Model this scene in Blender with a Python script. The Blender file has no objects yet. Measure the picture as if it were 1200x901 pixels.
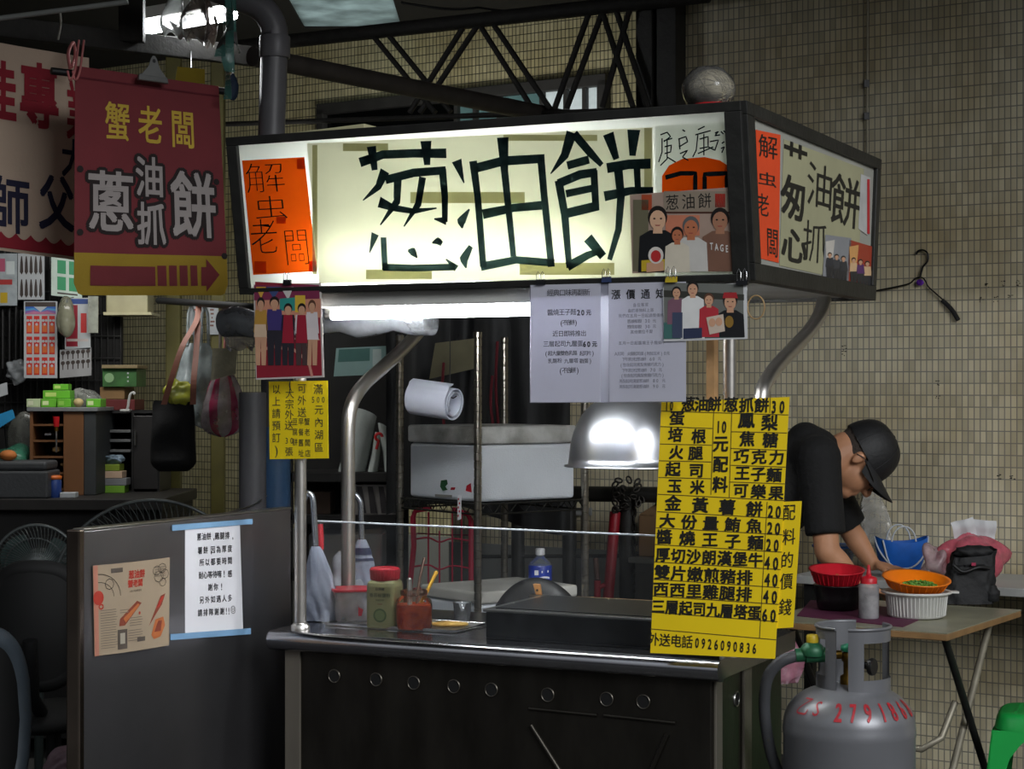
import bpy, bmesh, math, random
from mathutils import Vector, Matrix
random.seed(7)
SC = bpy.context.scene
COL = SC.collection
PI = math.pi
# ---------------------------------------------------------------- camera, world, lights, exposure
F, CX, HY, EZ = 2163.0, 600.0, 457.0, 1.45
cam_d = bpy.data.cameras.new('camera'); cam = bpy.data.objects.new('camera', cam_d); COL.objects.link(cam)
cam.location = (0, 0, EZ); cam.rotation_euler = (PI/2, 0, 0)
cam_d.sensor_width = 36.0; cam_d.lens = 36.0*F/1200.0; cam_d.shift_y = 6.5/1200.0
cam_d.clip_start = 0.05; cam_d.clip_end = 200
SC.camera = cam
SC.view_settings.view_transform = 'Standard'; SC.view_settings.look = 'None'
SC.view_settings.gamma = 1.0; SC.view_settings.use_curve_mapping = False
SC.view_settings.exposure = 0.0

W = bpy.data.worlds.new('world'); SC.world = W; W.use_nodes = True
nt = W.node_tree; nt.nodes.clear()
o_ = nt.nodes.new('ShaderNodeOutputWorld'); bg = nt.nodes.new('ShaderNodeBackground')
tc = nt.nodes.new('ShaderNodeTexCoord'); sp = nt.nodes.new('ShaderNodeSeparateXYZ'); rp = nt.nodes.new('ShaderNodeValToRGB')
nt.links.new(tc.outputs['Generated'], sp.inputs[0]); nt.links.new(sp.outputs['Z'], rp.inputs[0])
e = rp.color_ramp.elements
e[0].position = 0.0; e[0].color = (0.012, 0.012, 0.013, 1)
e[1].position = 1.0; e[1].color = (0.62, 0.66, 0.70, 1)
x = e.new(0.10); x.color = (0.04, 0.04, 0.043, 1)
x = e.new(0.42); x.color = (0.36, 0.38, 0.40, 1)
nt.links.new(rp.outputs[0], bg.inputs[0]); bg.inputs[1].default_value = 1.3
nt.links.new(bg.outputs[0], o_.inputs[0])

def area(name, loc, target, sx, sy, power, col=(1, 1, 1)):
    d = bpy.data.lights.new(name, 'AREA'); d.shape = 'RECTANGLE'; d.size = sx; d.size_y = sy; d.energy = power; d.color = col
    o = bpy.data.objects.new(name, d); COL.objects.link(o); o.location = loc
    o.rotation_euler = (Vector(target)-Vector(loc)).to_track_quat('-Z', 'Y').to_euler()
    return o
area('street_daylight', (4.6, -2.5, 5.2), (1.6, 6.2, 1.2), 5.0, 3.0, 560, (0.96, 0.98, 1.0))

area('bench_fill', (-1.55, 7.0, 2.1), (-1.75, 7.8, 1.1), .9, .25, 9, (1.0, .99, .95))  # added fill without a fixture, brightens the shop bench
area('back_wall_fill', (-.4, 8.4, 2.25), (-.6, 10.0, 1.9), 1.2, .3, 20, (1.0, .99, .94))  # added fill hidden behind the sign, brightens the back wall, no fixture

# ---------------------------------------------------------------- helpers: points
def P(px, py, Y): return Vector(((px-CX)/F*Y, Y, EZ-(py-HY)/F*Y))
def ray(px, py): return Vector(((px-CX)/F, 1.0, -(py-HY)/F))
EYE = Vector((0, 0, EZ))
def hit(px, py, p0, n):
    d = ray(px, py); return EYE + d*((Vector(p0)-EYE).dot(n)/d.dot(n))
U = Vector((-.8996, .4368, 0)); V = Vector((.4368, .8996, 0)); C0 = Vector((.4905, 4.42, 0)); UP = Vector((0, 0, 1))
def S(a, b, z): return C0 + U*a + V*b + UP*z
def PB(px, py, b): return hit(px, py, C0+V*b, V)
def PA(px, py, a): return hit(px, py, C0+U*a, U)
def PZ(px, py, z): return hit(px, py, (0, 0, z), UP)
def ab(p): d = Vector(p)-C0; return d.dot(U), d.dot(V)

# ---------------------------------------------------------------- helpers: materials
def lin(c):
    if isinstance(c, str):
        c = c.lstrip('#'); c = [int(c[i:i+2], 16)/255 for i in (0, 2, 4)]
        return tuple(x/12.92 if x <= .04045 else ((x+.055)/1.055)**2.4 for x in c) + (1,)
    return tuple(c)[:3] + (1,)
MATS = {}
def mat(name, col='#808080', rough=.6, metal=0.0, var=.12, scale=14.0, bump=0.0, bscale=None, stretch=None, spec=.5, trans=0.0, emit=0.0, alpha=1.0, col2=None, thr=None):
    """principled material whose colour wanders with a noise texture; optional bump"""
    if name in MATS: return MATS[name]
    m = bpy.data.materials.new(name); m.use_nodes = True; MATS[name] = m
    n = m.node_tree; b = n.nodes['Principled BSDF']
    c = lin(col)
    tcn = n.nodes.new('ShaderNodeTexCoord'); vec = tcn.outputs['Object']
    if stretch:
        mp = n.nodes.new('ShaderNodeMapping'); mp.inputs['Scale'].default_value = stretch
        n.links.new(vec, mp.inputs[0]); vec = mp.outputs[0]
    nz = n.nodes.new('ShaderNodeTexNoise'); nz.inputs['Scale'].default_value = scale; nz.inputs['Detail'].default_value = 4
    n.links.new(vec, nz.inputs['Vector'])
    r = n.nodes.new('ShaderNodeValToRGB'); n.links.new(nz.outputs['Fac'], r.inputs[0])
    if col2 is not None:
        c2 = lin(col2); t = thr or (.45, .62)
        r.color_ramp.elements[0].color = c; r.color_ramp.elements[1].color = c2
        r.color_ramp.elements[0].position = t[0]; r.color_ramp.elements[1].position = t[1]
    else:
        r.color_ramp.elements[0].color = tuple(max(0, x*(1-var)) for x in c[:3])+(1,)
        r.color_ramp.elements[1].color = tuple(min(1, x*(1+var)) for x in c[:3])+(1,)
        r.color_ramp.elements[0].position = .3; r.color_ramp.elements[1].position = .7
    n.links.new(r.outputs[0], b.inputs['Base Color'])
    b.inputs['Roughness'].default_value = rough; b.inputs['Metallic'].default_value = metal
    b.inputs['Specular IOR Level'].default_value = spec
    b.inputs['Transmission Weight'].default_value = trans; b.inputs['Alpha'].default_value = alpha
    if emit:
        n.links.new(r.outputs[0], b.inputs['Emission Color']); b.inputs['Emission Strength'].default_value = emit
    if bump:
        nb = n.nodes.new('ShaderNodeTexNoise'); nb.inputs['Scale'].default_value = bscale or scale*3; nb.inputs['Detail'].default_value = 3
        n.links.new(vec, nb.inputs['Vector'])
        bp = n.nodes.new('ShaderNodeBump'); bp.inputs['Strength'].default_value = bump; bp.inputs['Distance'].default_value = .01
        n.links.new(nb.outputs['Fac'], bp.inputs['Height']); n.links.new(bp.outputs[0], b.inputs['Normal'])
    return m
def film(name, col='#ffffff', body=.25, rough=.15, translucent=.3, bump=0.0, scale=20):
    """thin clear plastic: mostly see-through, with a gloss and some milky scatter"""
    if name in MATS: return MATS[name]
    m = bpy.data.materials.new(name); m.use_nodes = True; MATS[name] = m
    n = m.node_tree; n.nodes.clear(); N = n.nodes.new; L = n.links.new
    out = N('ShaderNodeOutputMaterial'); tr = N('ShaderNodeBsdfTransparent'); di = N('ShaderNodeBsdfDiffuse'); tl = N('ShaderNodeBsdfTranslucent'); gl = N('ShaderNodeBsdfGlossy')
    c = lin(col); di.inputs[0].default_value = c; tl.inputs[0].default_value = c; gl.inputs['Roughness'].default_value = rough
    m1 = N('ShaderNodeMixShader'); m1.inputs[0].default_value = translucent; L(di.outputs[0], m1.inputs[1]); L(tl.outputs[0], m1.inputs[2])
    m2 = N('ShaderNodeMixShader'); L(tr.outputs[0], m2.inputs[1]); L(m1.outputs[0], m2.inputs[2])
    nz = N('ShaderNodeTexNoise'); nz.inputs['Scale'].default_value = scale; nz.inputs['Detail'].default_value = 3
    tcn = N('ShaderNodeTexCoord'); L(tcn.outputs['Object'], nz.inputs['Vector'])
    mr = N('ShaderNodeMapRange'); mr.inputs[1].default_value = .3; mr.inputs[2].default_value = .7; mr.inputs[3].default_value = body*.6; mr.inputs[4].default_value = min(1, body*1.4)
    L(nz.outputs['Fac'], mr.inputs[0]); L(mr.outputs[0], m2.inputs[0])
    fr = N('ShaderNodeFresnel'); fr.inputs[0].default_value = 1.4
    m3 = N('ShaderNodeMixShader'); L(fr.outputs[0], m3.inputs[0]); L(m2.outputs[0], m3.inputs[1]); L(gl.outputs[0], m3.inputs[2])
    if bump:
        bp = N('ShaderNodeBump'); bp.inputs['Strength'].default_value = bump; bp.inputs['Distance'].default_value = .01
        L(nz.outputs['Fac'], bp.inputs['Height']); L(bp.outputs[0], gl.inputs['Normal']); L(bp.outputs[0], di.inputs['Normal']); L(bp.outputs[0], fr.inputs['Normal'])
    L(m3.outputs[0], out.inputs[0])
    return m
def backlit(name, col, through=.8, scale=9, var=.1):
    """sign sheet that lets the lamp behind it shine through"""
    if name in MATS: return MATS[name]
    m = bpy.data.materials.new(name); m.use_nodes = True; MATS[name] = m
    n = m.node_tree; n.nodes.clear(); N = n.nodes.new; L = n.links.new
    out = N('ShaderNodeOutputMaterial'); di = N('ShaderNodeBsdfDiffuse'); tl = N('ShaderNodeBsdfTranslucent'); mx = N('ShaderNodeMixShader')
    tcn = N('ShaderNodeTexCoord'); nz = N('ShaderNodeTexNoise'); nz.inputs['Scale'].default_value = scale; nz.inputs['Detail'].default_value = 5
    L(tcn.outputs['Object'], nz.inputs['Vector']); r = N('ShaderNodeValToRGB'); L(nz.outputs['Fac'], r.inputs[0])
    c = lin(col); r.color_ramp.elements[0].color = tuple(x*(1-var) for x in c[:3])+(1,); r.color_ramp.elements[1].color = tuple(min(1, x*(1+var)) for x in c[:3])+(1,)
    r.color_ramp.elements[0].position = .3; r.color_ramp.elements[1].position = .65
    L(r.outputs[0], di.inputs[0]); L(r.outputs[0], tl.inputs[0]); mx.inputs[0].default_value = through
    L(di.outputs[0], mx.inputs[1]); L(tl.outputs[0], mx.inputs[2]); L(mx.outputs[0], out.inputs[0])
    return m

# ---------------------------------------------------------------- helpers: meshes
GLY = {}
def glyph(ch, off=0.0):
    k = (ch, round(off, 3))
    if k not in GLY:
        cu = bpy.data.curves.new('glyph', 'FONT'); cu.body = ch; cu.size = 1; cu.resolution_u = 2; cu.offset = off
        ob = bpy.data.objects.new('glyph', cu); COL.objects.link(ob); bpy.context.view_layer.update()
        ev = ob.evaluated_get(bpy.context.evaluated_depsgraph_get()); me = bpy.data.meshes.new_from_object(ev)
        vs = [(v.co.x, v.co.y) for v in me.vertices]; fs = [tuple(p.vertices) for p in me.polygons]
        GLY[k] = (vs, fs, max([v[0] for v in vs] or [.3]))
        bpy.data.objects.remove(ob); bpy.data.curves.remove(cu); bpy.data.meshes.remove(me)
    return GLY[k]
def fine_glyph(ch, cuts=3):
    vs, fs, mx = glyph(ch); bm = bmesh.new(); q = [bm.verts.new((x, y, 0)) for x, y in vs]
    for f in fs: bm.faces.new([q[i] for i in f])
    bmesh.ops.triangulate(bm, faces=bm.faces[:]); bmesh.ops.subdivide_edges(bm, edges=bm.edges[:], cuts=cuts, use_grid_fill=True)
    bm.verts.index_update(); out = [(v.co.x, v.co.y) for v in bm.verts], [tuple(v.index for v in f.verts) for f in bm.faces], mx
    bm.free(); return out
def adv(ch): return .56 if ord(ch) < 0x2000 and ch not in ' ' else (.3 if ch == ' ' else 1.0)

class Sheet:
    """a flat (or gently bowed) sheet between four corners (top-left, top-right, bottom-right, bottom-left); s to the right, t down, both 0..1"""
    def __init__(self, tl, tr, br, bl, bow=0.0, bow_t=0.0):
        self.c = [Vector(p) for p in (tl, tr, br, bl)]
        tl, tr, br, bl = self.c
        self.n = ((tr-tl)+(br-bl)).cross((tl-bl)+(tr-br)).normalized()
        if self.n.y > 0: self.n = -self.n
        self.bow, self.bow_t = bow, bow_t
        self.w = ((tr-tl).length+(br-bl).length)/2; self.h = ((bl-tl).length+(br-tr).length)/2
    def __call__(self, s, t, off=0.0):
        tl, tr, br, bl = self.c
        p = (tl*(1-s)+tr*s)*(1-t)+(bl*(1-s)+br*s)*t
        k = self.bow*math.sin(PI*min(1, max(0, s))) + self.bow_t*math.sin(PI*min(1, max(0, t)))
        return p + self.n*(off+k)
    def sub(self, s0, t0, s1, t1, off=0.0):
        return Sheet(self(s0, t0, off), self(s1, t0, off), self(s1, t1, off), self(s0, t1, off))
    def st(self, px, py):
        """sheet coordinates of the point seen at a pixel"""
        p = hit(px, py, self.c[0], self.n); s = t = .5
        for _ in range(12):
            q = self._flat(s, t); e_ = 1e-4
            ds = (self._flat(s+e_, t)-q)/e_; dt = (self._flat(s, t+e_)-q)/e_; r = p-q
            a, b, d = ds.dot(ds), ds.dot(dt), dt.dot(dt); det = a*d-b*b
            s += (r.dot(ds)*d-r.dot(dt)*b)/det; t += (r.dot(dt)*a-r.dot(ds)*b)/det
        return s, t
    def _flat(self, s, t):
        tl, tr, br, bl = self.c; return (tl*(1-s)+tr*s)*(1-t)+(bl*(1-s)+br*s)*t

class MB:
    def __init__(self): self.v = []; self.f = []; self.m = []; self.s = []; self.slots = []
    def slot(self, m):
        if m not in self.slots: self.slots.append(m)
        return self.slots.index(m)
    def add(self, vs, fs, m, smooth=False):
        o = len(self.v); k = self.slot(m); self.v += [Vector(p) for p in vs]
        for f in fs: self.f.append(tuple(o+i for i in f)); self.m.append(k); self.s.append(smooth)
        return self
    def hexa(self, p, m):   # p: 4 lower, 4 upper, same order
        return self.add(p, [(3, 2, 1, 0), (4, 5, 6, 7), (0, 1, 5, 4), (1, 2, 6, 5), (2, 3, 7, 6), (3, 0, 4, 7)], m)
    def box(self, o, ex, ey, ez, m):   # corner and three edge vectors
        o, ex, ey, ez = map(Vector, (o, ex, ey, ez))
        if ex.cross(ey).dot(ez) < 0: ex, ey = ey, ex
        return self.hexa([o, o+ex, o+ex+ey, o+ey, o+ez, o+ex+ez, o+ex+ey+ez, o+ey+ez], m)
    def cbox(self, c, x, y, z, m, ax=Vector((1, 0, 0)), ay=Vector((0, 1, 0)), az=UP):   # centred box along axes
        c = Vector(c); return self.box(c-ax*x/2-ay*y/2-az*z/2, ax*x, ay*y, az*z, m)
    def sbox(self, a0, a1, b0, b1, z0, z1, m): return self.box(S(a0, b0, z0), U*(a1-a0), V*(b1-b0), UP*(z1-z0), m)
    def tube(self, pts, r, m, seg=12, caps=True, smooth=True, closed=False):
        pts = [Vector(p) for p in pts]; n = len(pts); rs = r if isinstance(r, (list, tuple)) else [r]*n
        vs = []; prev = None
        for i in range(n):
            if closed: d = pts[(i+1) % n]-pts[i-1]
            else: d = pts[min(i+1, n-1)]-pts[max(i-1, 0)]
            d.normalize()
            if prev is None:
                a = d.cross(UP); a = a if a.length > .05 else d.cross(Vector((1, 0, 0)))
            else: a = prev - d*prev.dot(d)
            a.normalize(); prev = a; b = d.cross(a)
            for k in range(seg):
                t = 2*PI*k/seg; vs.append(pts[i]+(a*math.cos(t)+b*math.sin(t))*rs[i])
        fs = []
        for i in range(n if closed else n-1):
            j = (i+1) % n
            for k in range(seg):
                l = (k+1) % seg; fs.append((i*seg+k, i*seg+l, j*seg+l, j*seg+k))
        self.add(vs, fs, m, smooth)
        if caps and not closed:
            self.add(vs[:seg], [tuple(range(seg))[::-1]], m); self.add(vs[-seg:], [tuple(range(seg))], m)
        return self
    def lathe(self, o, prof, m, seg=32, ax=Vector((1, 0, 0)), ay=Vector((0, 1, 0)), az=UP, smooth=True, sx=1.0, sy=1.0):
        """profile of (radius, height) turned about az through o"""
        o = Vector(o); vs = []; fs = []
        for r, z in prof:
            for k in range(seg):
                t = 2*PI*k/seg; vs.append(o+ax*(r*sx*math.cos(t))+ay*(r*sy*math.sin(t))+az*z)
        for i in range(len(prof)-1):
            for k in range(seg):
                l = (k+1) % seg; fs.append((i*seg+k, i*seg+l, (i+1)*seg+l, (i+1)*seg+k))
        self.add(vs, fs, m, smooth)
        if prof[0][0] > 1e-5: self.add(vs[:seg], [tuple(range(seg))[::-1]], m)
        if prof[-1][0] > 1e-5: self.add(vs[-seg:], [tuple(range(seg))], m)
        return self
    def ball(self, c, rx, ry, rz, m, seg=20, rings=12, ax=Vector((1, 0, 0)), ay=Vector((0, 1, 0)), az=UP, fn=None):
        c = Vector(c); vs = [c+az*rz]; fs = []
        for i in range(1, rings):
            p = PI*i/rings
            for k in range(seg):
                t = 2*PI*k/seg; q = Vector((math.sin(p)*math.cos(t), math.sin(p)*math.sin(t), math.cos(p)))
                g = fn(q) if fn else 1.0
                vs.append(c+(ax*(q.x*rx)+ay*(q.y*ry)+az*(q.z*rz))*g)
        vs.append(c-az*rz)
        for k in range(seg): fs.append((0, 1+k, 1+(k+1) % seg))
        for i in range(rings-2):
            for k in range(seg):
                a = 1+i*seg+k; b = 1+i*seg+(k+1) % seg; fs.append((a, a+seg, b+seg, b))
        L = len(vs)-1; o = 1+(rings-2)*seg
        for k in range(seg): fs.append((o+k, L, o+(k+1) % seg))
        return self.add(vs, fs, m, True)
    def grid(self, fn, nx, ny, m, thick=0.0, nrm=None, smooth=True):
        """surface fn(s,t), optionally given a thickness along nrm (backwards)"""
        vs = [fn(i/nx, j/ny) for j in range(ny+1) for i in range(nx+1)]; w = nx+1
        fs = [(j*w+i, (j+1)*w+i, (j+1)*w+i+1, j*w+i+1) for j in range(ny) for i in range(nx)]
        self.add(vs, fs, m, smooth)
        if thick:
            bk = [p-nrm*thick for p in vs]; self.add(bk, [f[::-1] for f in fs], m, smooth)
            rim = [i for i in range(w)]+[j*w+nx for j in range(1, ny+1)]+[ny*w+i for i in range(nx-1, -1, -1)]+[j*w for j in range(ny-1, 0, -1)]
            n = len(rim); self.add([vs[i] for i in rim]+[bk[i] for i in rim], [((i+1) % n, i, n+i, n+(i+1) % n) for i in range(n)], m)
        return self
    def sheet(self, sh, m, thick=.0008, nx=8, ny=8): return self.grid(lambda s, t: sh(s, t), nx, ny, m, thick, sh.n)
    def patch(self, sh, s0, t0, s1, t1, m, off=.0006, n=4): return self.grid(lambda s, t: sh(s0+(s1-s0)*s, t0+(t1-t0)*t, off), n, n, m)
    def poly(self, sh, pts, m, off=.0008): return self.add([sh(s, t, off) for s, t in pts], [tuple(range(len(pts)))], m)
    def disc(self, sh, s, t, r, m, off=.0009, seg=16, ry=None):
        ry = ry or r; return self.poly(sh, [(s+r*math.cos(2*PI*k/seg)/sh.w, t+ry*math.sin(2*PI*k/seg)/sh.h) for k in range(seg)], m, off)
    def char(self, sh, ch, s, t, w, h, m, off=.001, bold=0.0, lean=0.0, rot=0.0):
        """one character in a cell centred on (s,t), cell w x h in sheet units"""
        vs, fs, mx = glyph(ch, min(bold, 0)); cxx = .5 if adv(ch) == 1.0 else mx/2
        for i, (ox, oy) in enumerate(((0, 0),) if bold <= 0 else ((bold, bold), (-bold, -bold), (bold, -bold), (-bold, bold))):
            out = []
            for x, y in vs:
                gx, gy = x-cxx+ox, y-.38+oy; gx += lean*gy
                if rot: gx, gy = gx*math.cos(rot)-gy*math.sin(rot), gx*math.sin(rot)+gy*math.cos(rot)
                out.append(sh(s+gx*w, t-gy*h, off+i*.00006))
            self.add(out, fs, m)
        return self
    def line(self, sh, text, s, t, size, m, off=.001, bold=0.0, squeeze=1.0, align='c', lean=0.0, jit=0.0):
        """a horizontal line of writing; size = character height in metres"""
        w, h = size/sh.w*squeeze, size/sh.h; tot = sum(adv(c) for c in text)*w
        x = s-tot/2 if align == 'c' else s
        for c in text:
            a = adv(c)*w
            if c != ' ': self.char(sh, c, x+a/2, t+(random.uniform(-jit, jit)*h if jit else 0), w, h, m, off, bold, lean, random.uniform(-jit, jit) if jit else 0)
            x += a
        return self
    def column(self, sh, text, s, t, size, m, pitch=1.05, off=.001, bold=0.0, jit=0.0):
        w, h = size/sh.w, size/sh.h
        for i, c in enumerate(text):
            if c != ' ': self.char(sh, c, s+(random.uniform(-jit, jit)*w if jit else 0), t+i*h*pitch, w, h, m, off, bold, 0, random.uniform(-jit, jit) if jit else 0)
        return self
    def stroke(self, sh, pts, m, off=.001):
        """a brush stroke: (s,t,width in metres) points joined with rounded width changes"""
        # resample
        q = []
        for i in range(len(pts)-1):
            for k in range(5):
                u = k/5; q.append([pts[i][j]*(1-u)+pts[i+1][j]*u for j in range(3)])
        q.append(list(pts[-1])); L = []; R = []
        for i, (s, t, w) in enumerate(q):
            a, b = q[max(i-1, 0)], q[min(i+1, len(q)-1)]
            dx, dy = (b[0]-a[0])*sh.w, (b[1]-a[1])*sh.h; l = math.hypot(dx, dy) or 1; nx, ny = -dy/l*w/2, dx/l*w/2
            L.append(sh(s+nx/sh.w, t+ny/sh.h, off)); R.append(sh(s-nx/sh.w, t-ny/sh.h, off))
        n = len(q); return self.add(L+R, [(i, i+1, n+i+1, n+i) for i in range(n-1)], m)
    def build(self, name, parent=None, origin=None, bevel=0.0, bseg=2, sub=0, label=None, flat=False):
        if origin is None:
            lo = [min(p[i] for p in self.v) for i in range(3)]; hi = [max(p[i] for p in self.v) for i in range(3)]
            origin = Vector(((lo[0]+hi[0])/2, (lo[1]+hi[1])/2, lo[2]))
        origin = Vector(origin)
        me = bpy.data.meshes.new(name); me.from_pydata([p-origin for p in self.v], [], self.f)
        for m in self.slots: me.materials.append(m)
        me.polygons.foreach_set('material_index', self.m); me.polygons.foreach_set('use_smooth', self.s)
        me.update(); ob = bpy.data.objects.new(name, me); COL.objects.link(ob)
        w = origin
        if parent is not None: ob.parent = parent; w = origin - world(parent)
        ob.location = w; ob['_w'] = tuple(origin)
        if bevel:
            b = ob.modifiers.new('edge', 'BEVEL'); b.width = bevel; b.segments = bseg; b.limit_method = 'ANGLE'; b.angle_limit = math.radians(40)
        if sub: sb = ob.modifiers.new('round', 'SUBSURF'); sb.levels = sub; sb.render_levels = sub
        if label: ob['label'] = label
        return ob
def world(o): return Vector(o['_w'])
def tag(o, label, cat, group=None):
    o['label'] = label; o['category'] = cat
    if group: o['group'] = group
    return o
def thing(name, label, cat, loc, group=None):
    o = bpy.data.objects.new(name, None); COL.objects.link(o); o.location = loc; o['_w'] = tuple(loc); o.empty_display_size = .1
    return tag(o, label, cat, group)
def structure(o): o['kind'] = 'structure'; return o
def copy_thing(o, delta, label, group=None):
    """copy of a thing with copies of its parts and sub-parts"""
    def cp(x, par):
        c = x.copy(); COL.objects.link(c); c.parent = par
        w = Vector(x['_w'])+Vector(delta); c['_w'] = tuple(w)
        if par is None: c.location = x.location+Vector(delta)
        for ch in [k for k in bpy.data.objects if k.parent == x]: cp(ch, c)
        return c
    c = cp(o, None); c['label'] = label
    if group: c['group'] = group
    return c
def arc(c, ax, ay, r, t0, t1, n=10): return [Vector(c)+ax*(r*math.cos(t0+(t1-t0)*i/n))+ay*(r*math.sin(t0+(t1-t0)*i/n)) for i in range(n+1)]
def bez(p0, p1, p2, p3, n=12):
    p0, p1, p2, p3 = map(Vector, (p0, p1, p2, p3)); o = []
    for i in range(n+1):
        t = i/n; o.append(p0*(1-t)**3+p1*(3*t*(1-t)**2)+p2*(3*t*t*(1-t))+p3*t**3)
    return o
def smooth_path(pts, n=6):
    """Catmull-Rom through points"""
    p = [Vector(x) for x in pts]; p = [p[0]*2-p[1]]+p+[p[-1]*2-p[-2]]; o = []
    for i in range(1, len(p)-2):
        for k in range(n):
            t = k/n; a, b, c, d = p[i-1], p[i], p[i+1], p[i+2]
            o.append(.5*((2*b)+(c-a)*t+(2*a-5*b+4*c-d)*t*t+(3*b-a-3*c+d)*t**3))
    o.append(p[-2]); return o

# ---------------------------------------------------------------- common materials
STEEL = mat('brushed_steel', '#a9a9a6', .28, 1.0, .12, 6, .05, 30, (1, 1, 8))
DSTEEL = mat('stained_dark_steel', '#7d786f', .34, 1.0, .35, 5, .08, 12)
CHROME = mat('chrome', '#d8d8d8', .16, 1.0, .05)
BLACKP = mat('black_painted_steel', '#23221f', .55, .0, .3, 20, .15, 60)
BLACK = mat('black_plastic', '#101011', .5, 0, .2)
INK = mat('black_ink', '#0d0f10', .45, 0, .1)
WHITE = mat('white_paper', '#e9e9ee', .8, 0, .03, 6)
WOOD = mat('pale_wood', '#a98a62', .6, 0, .25, 6, .1, 40, (1, 1, 12))
YELLOW = mat('yellow_card', '#f2d40c', .55, 0, .05, 8)
# ================================================================ helpers: writing placed where the photograph shows it
def spread_line(mb, sh, text, a, b, w, h, m, bold=0.0, off=.001, jit=0.0):
    """characters spaced evenly from a to b (pixel centres of first and last), cell w x h pixels"""
    n = len(text)
    for i, c in enumerate(text):
        if c == ' ': continue
        u = i/(n-1) if n > 1 else 0
        x, y = a[0]*(1-u)+b[0]*u, a[1]*(1-u)+b[1]*u
        s0, t0 = sh.st(x-w/2, y-h/2); s1, t1 = sh.st(x+w/2, y+h/2); s, t = sh.st(x, y)
        k = 1.0 if adv(c) == 1.0 else 1.25
        mb.char(sh, c, s, t, (s1-s0)*k, (t1-t0)*k, m, off, bold, 0, random.uniform(-jit, jit))
    return mb
def rule(mb, sh, a, b, wpx, m, off=.0009):
    s0, t0 = sh.st(*a); s1, t1 = sh.st(*b); q = sh.st(a[0]+wpx, a[1]); w = abs(q[0]-s0)*sh.w
    return mb.stroke(sh, [(s0, t0, w), (s1, t1, w)], m, off)
def pxpoly(mb, sh, pts, m, off=.0008): return mb.poly(sh, [sh.st(*p) for p in pts], m, off)
def pxrect(mb, sh, x0, y0, x1, y1, m, off=.0007):
    return pxpoly(mb, sh, [(x0, y0), (x1, y0), (x1, y1), (x0, y1)], m, off)
def ovalpx(mb, sh, x, y, rx, ry, m, off=.0009, n=18):
    return pxpoly(mb, sh, [(x+rx*math.cos(2*PI*k/n), y+ry*math.sin(2*PI*k/n)) for k in range(n)], m, off)
def pm(name, col): return mat('print_'+name, col, .45, 0, .06, 20)

# ================================================================ setting
def tiles(name, c1, c2, mortar, low):
    m = bpy.data.materials.new(name); m.use_nodes = True; n = m.node_tree; b = n.nodes['Principled BSDF']; N = n.nodes.new; L = n.links.new
    tcn = N('ShaderNodeTexCoord'); sx = N('ShaderNodeSeparateXYZ'); cx = N('ShaderNodeCombineXYZ'); L(tcn.outputs['Object'], sx.inputs[0]); L(sx.outputs[0], cx.inputs[0]); L(sx.outputs[2], cx.inputs[1])
    br = N('ShaderNodeTexBrick'); br.offset = 0; br.squash = 1; L(cx.outputs[0], br.inputs['Vector'])
    br.inputs['Scale'].default_value = 1; br.inputs['Brick Width'].default_value = .0232; br.inputs['Row Height'].default_value = .0447
    br.inputs['Mortar Size'].default_value = .0024; br.inputs['Mortar Smooth'].default_value = .25; br.inputs['Bias'].default_value = -.1
    br.inputs['Color1'].default_value = lin(c1); br.inputs['Color2'].default_value = lin(c2); br.inputs['Mortar'].default_value = lin(mortar)
    # old yellow-brown grime in patches
    nz = N('ShaderNodeTexNoise'); nz.inputs['Scale'].default_value = 1.7; nz.inputs['Detail'].default_value = 6; L(tcn.outputs['Object'], nz.inputs['Vector'])
    r = N('ShaderNodeValToRGB'); L(nz.outputs['Fac'], r.inputs[0]); r.color_ramp.elements[0].position = .42; r.color_ramp.elements[1].position = .72
    r.color_ramp.elements[0].color = (1, 1, 1, 1); r.color_ramp.elements[1].color = lin(low)
    mx = N('ShaderNodeMix'); mx.data_type = 'RGBA'; mx.blend_type = 'MULTIPLY'; mx.inputs[0].default_value = .8
    L(br.outputs['Color'], mx.inputs[6]); L(r.outputs[0], mx.inputs[7]); L(mx.outputs[2], b.inputs['Base Color'])
    b.inputs['Roughness'].default_value = .38
    bp = N('ShaderNodeBump'); bp.inputs['Strength'].default_value = .5; bp.inputs['Distance'].default_value = .003; bp.invert = True
    L(br.outputs['Fac'], bp.inputs['Height']); L(bp.outputs[0], b.inputs['Normal'])
    return m
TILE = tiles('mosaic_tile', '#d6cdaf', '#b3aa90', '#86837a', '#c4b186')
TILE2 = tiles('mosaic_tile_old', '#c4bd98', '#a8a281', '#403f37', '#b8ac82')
WD = Vector((.8387, -.5446, 0)); WN = Vector((-.5446, -.8387, 0))
def wall(name, p0, x0, x1, z0, z1, th, m):
    me = bpy.data.meshes.new(name); bm = bmesh.new(); bmesh.ops.create_cube(bm, size=1)
    for v in bm.verts: v.co = Vector((x0+(v.co.x+.5)*(x1-x0), (v.co.y+.5)*th, z0+(v.co.z+.5)*(z1-z0)))
    bm.to_mesh(me); bm.free(); me.materials.append(m); o = bpy.data.objects.new(name, me); COL.objects.link(o)
    o.location = (p0[0], p0[1], 0); o.rotation_euler = (0, 0, math.atan2(WD.y, WD.x)); return structure(o)
RW = Vector((1.617, 7.0, 0)); LW = Vector((-.952, 10.3, 0))
def PW(px, py, off=0.0): return hit(px, py, RW+WN*off, WN)
def PL(px, py, off=0.0): return hit(px, py, LW+WN*off, WN)
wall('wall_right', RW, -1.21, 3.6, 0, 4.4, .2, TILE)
wall('wall_middle', RW, -2.25, -1.21, 0, 2.02, .15, TILE)
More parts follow.
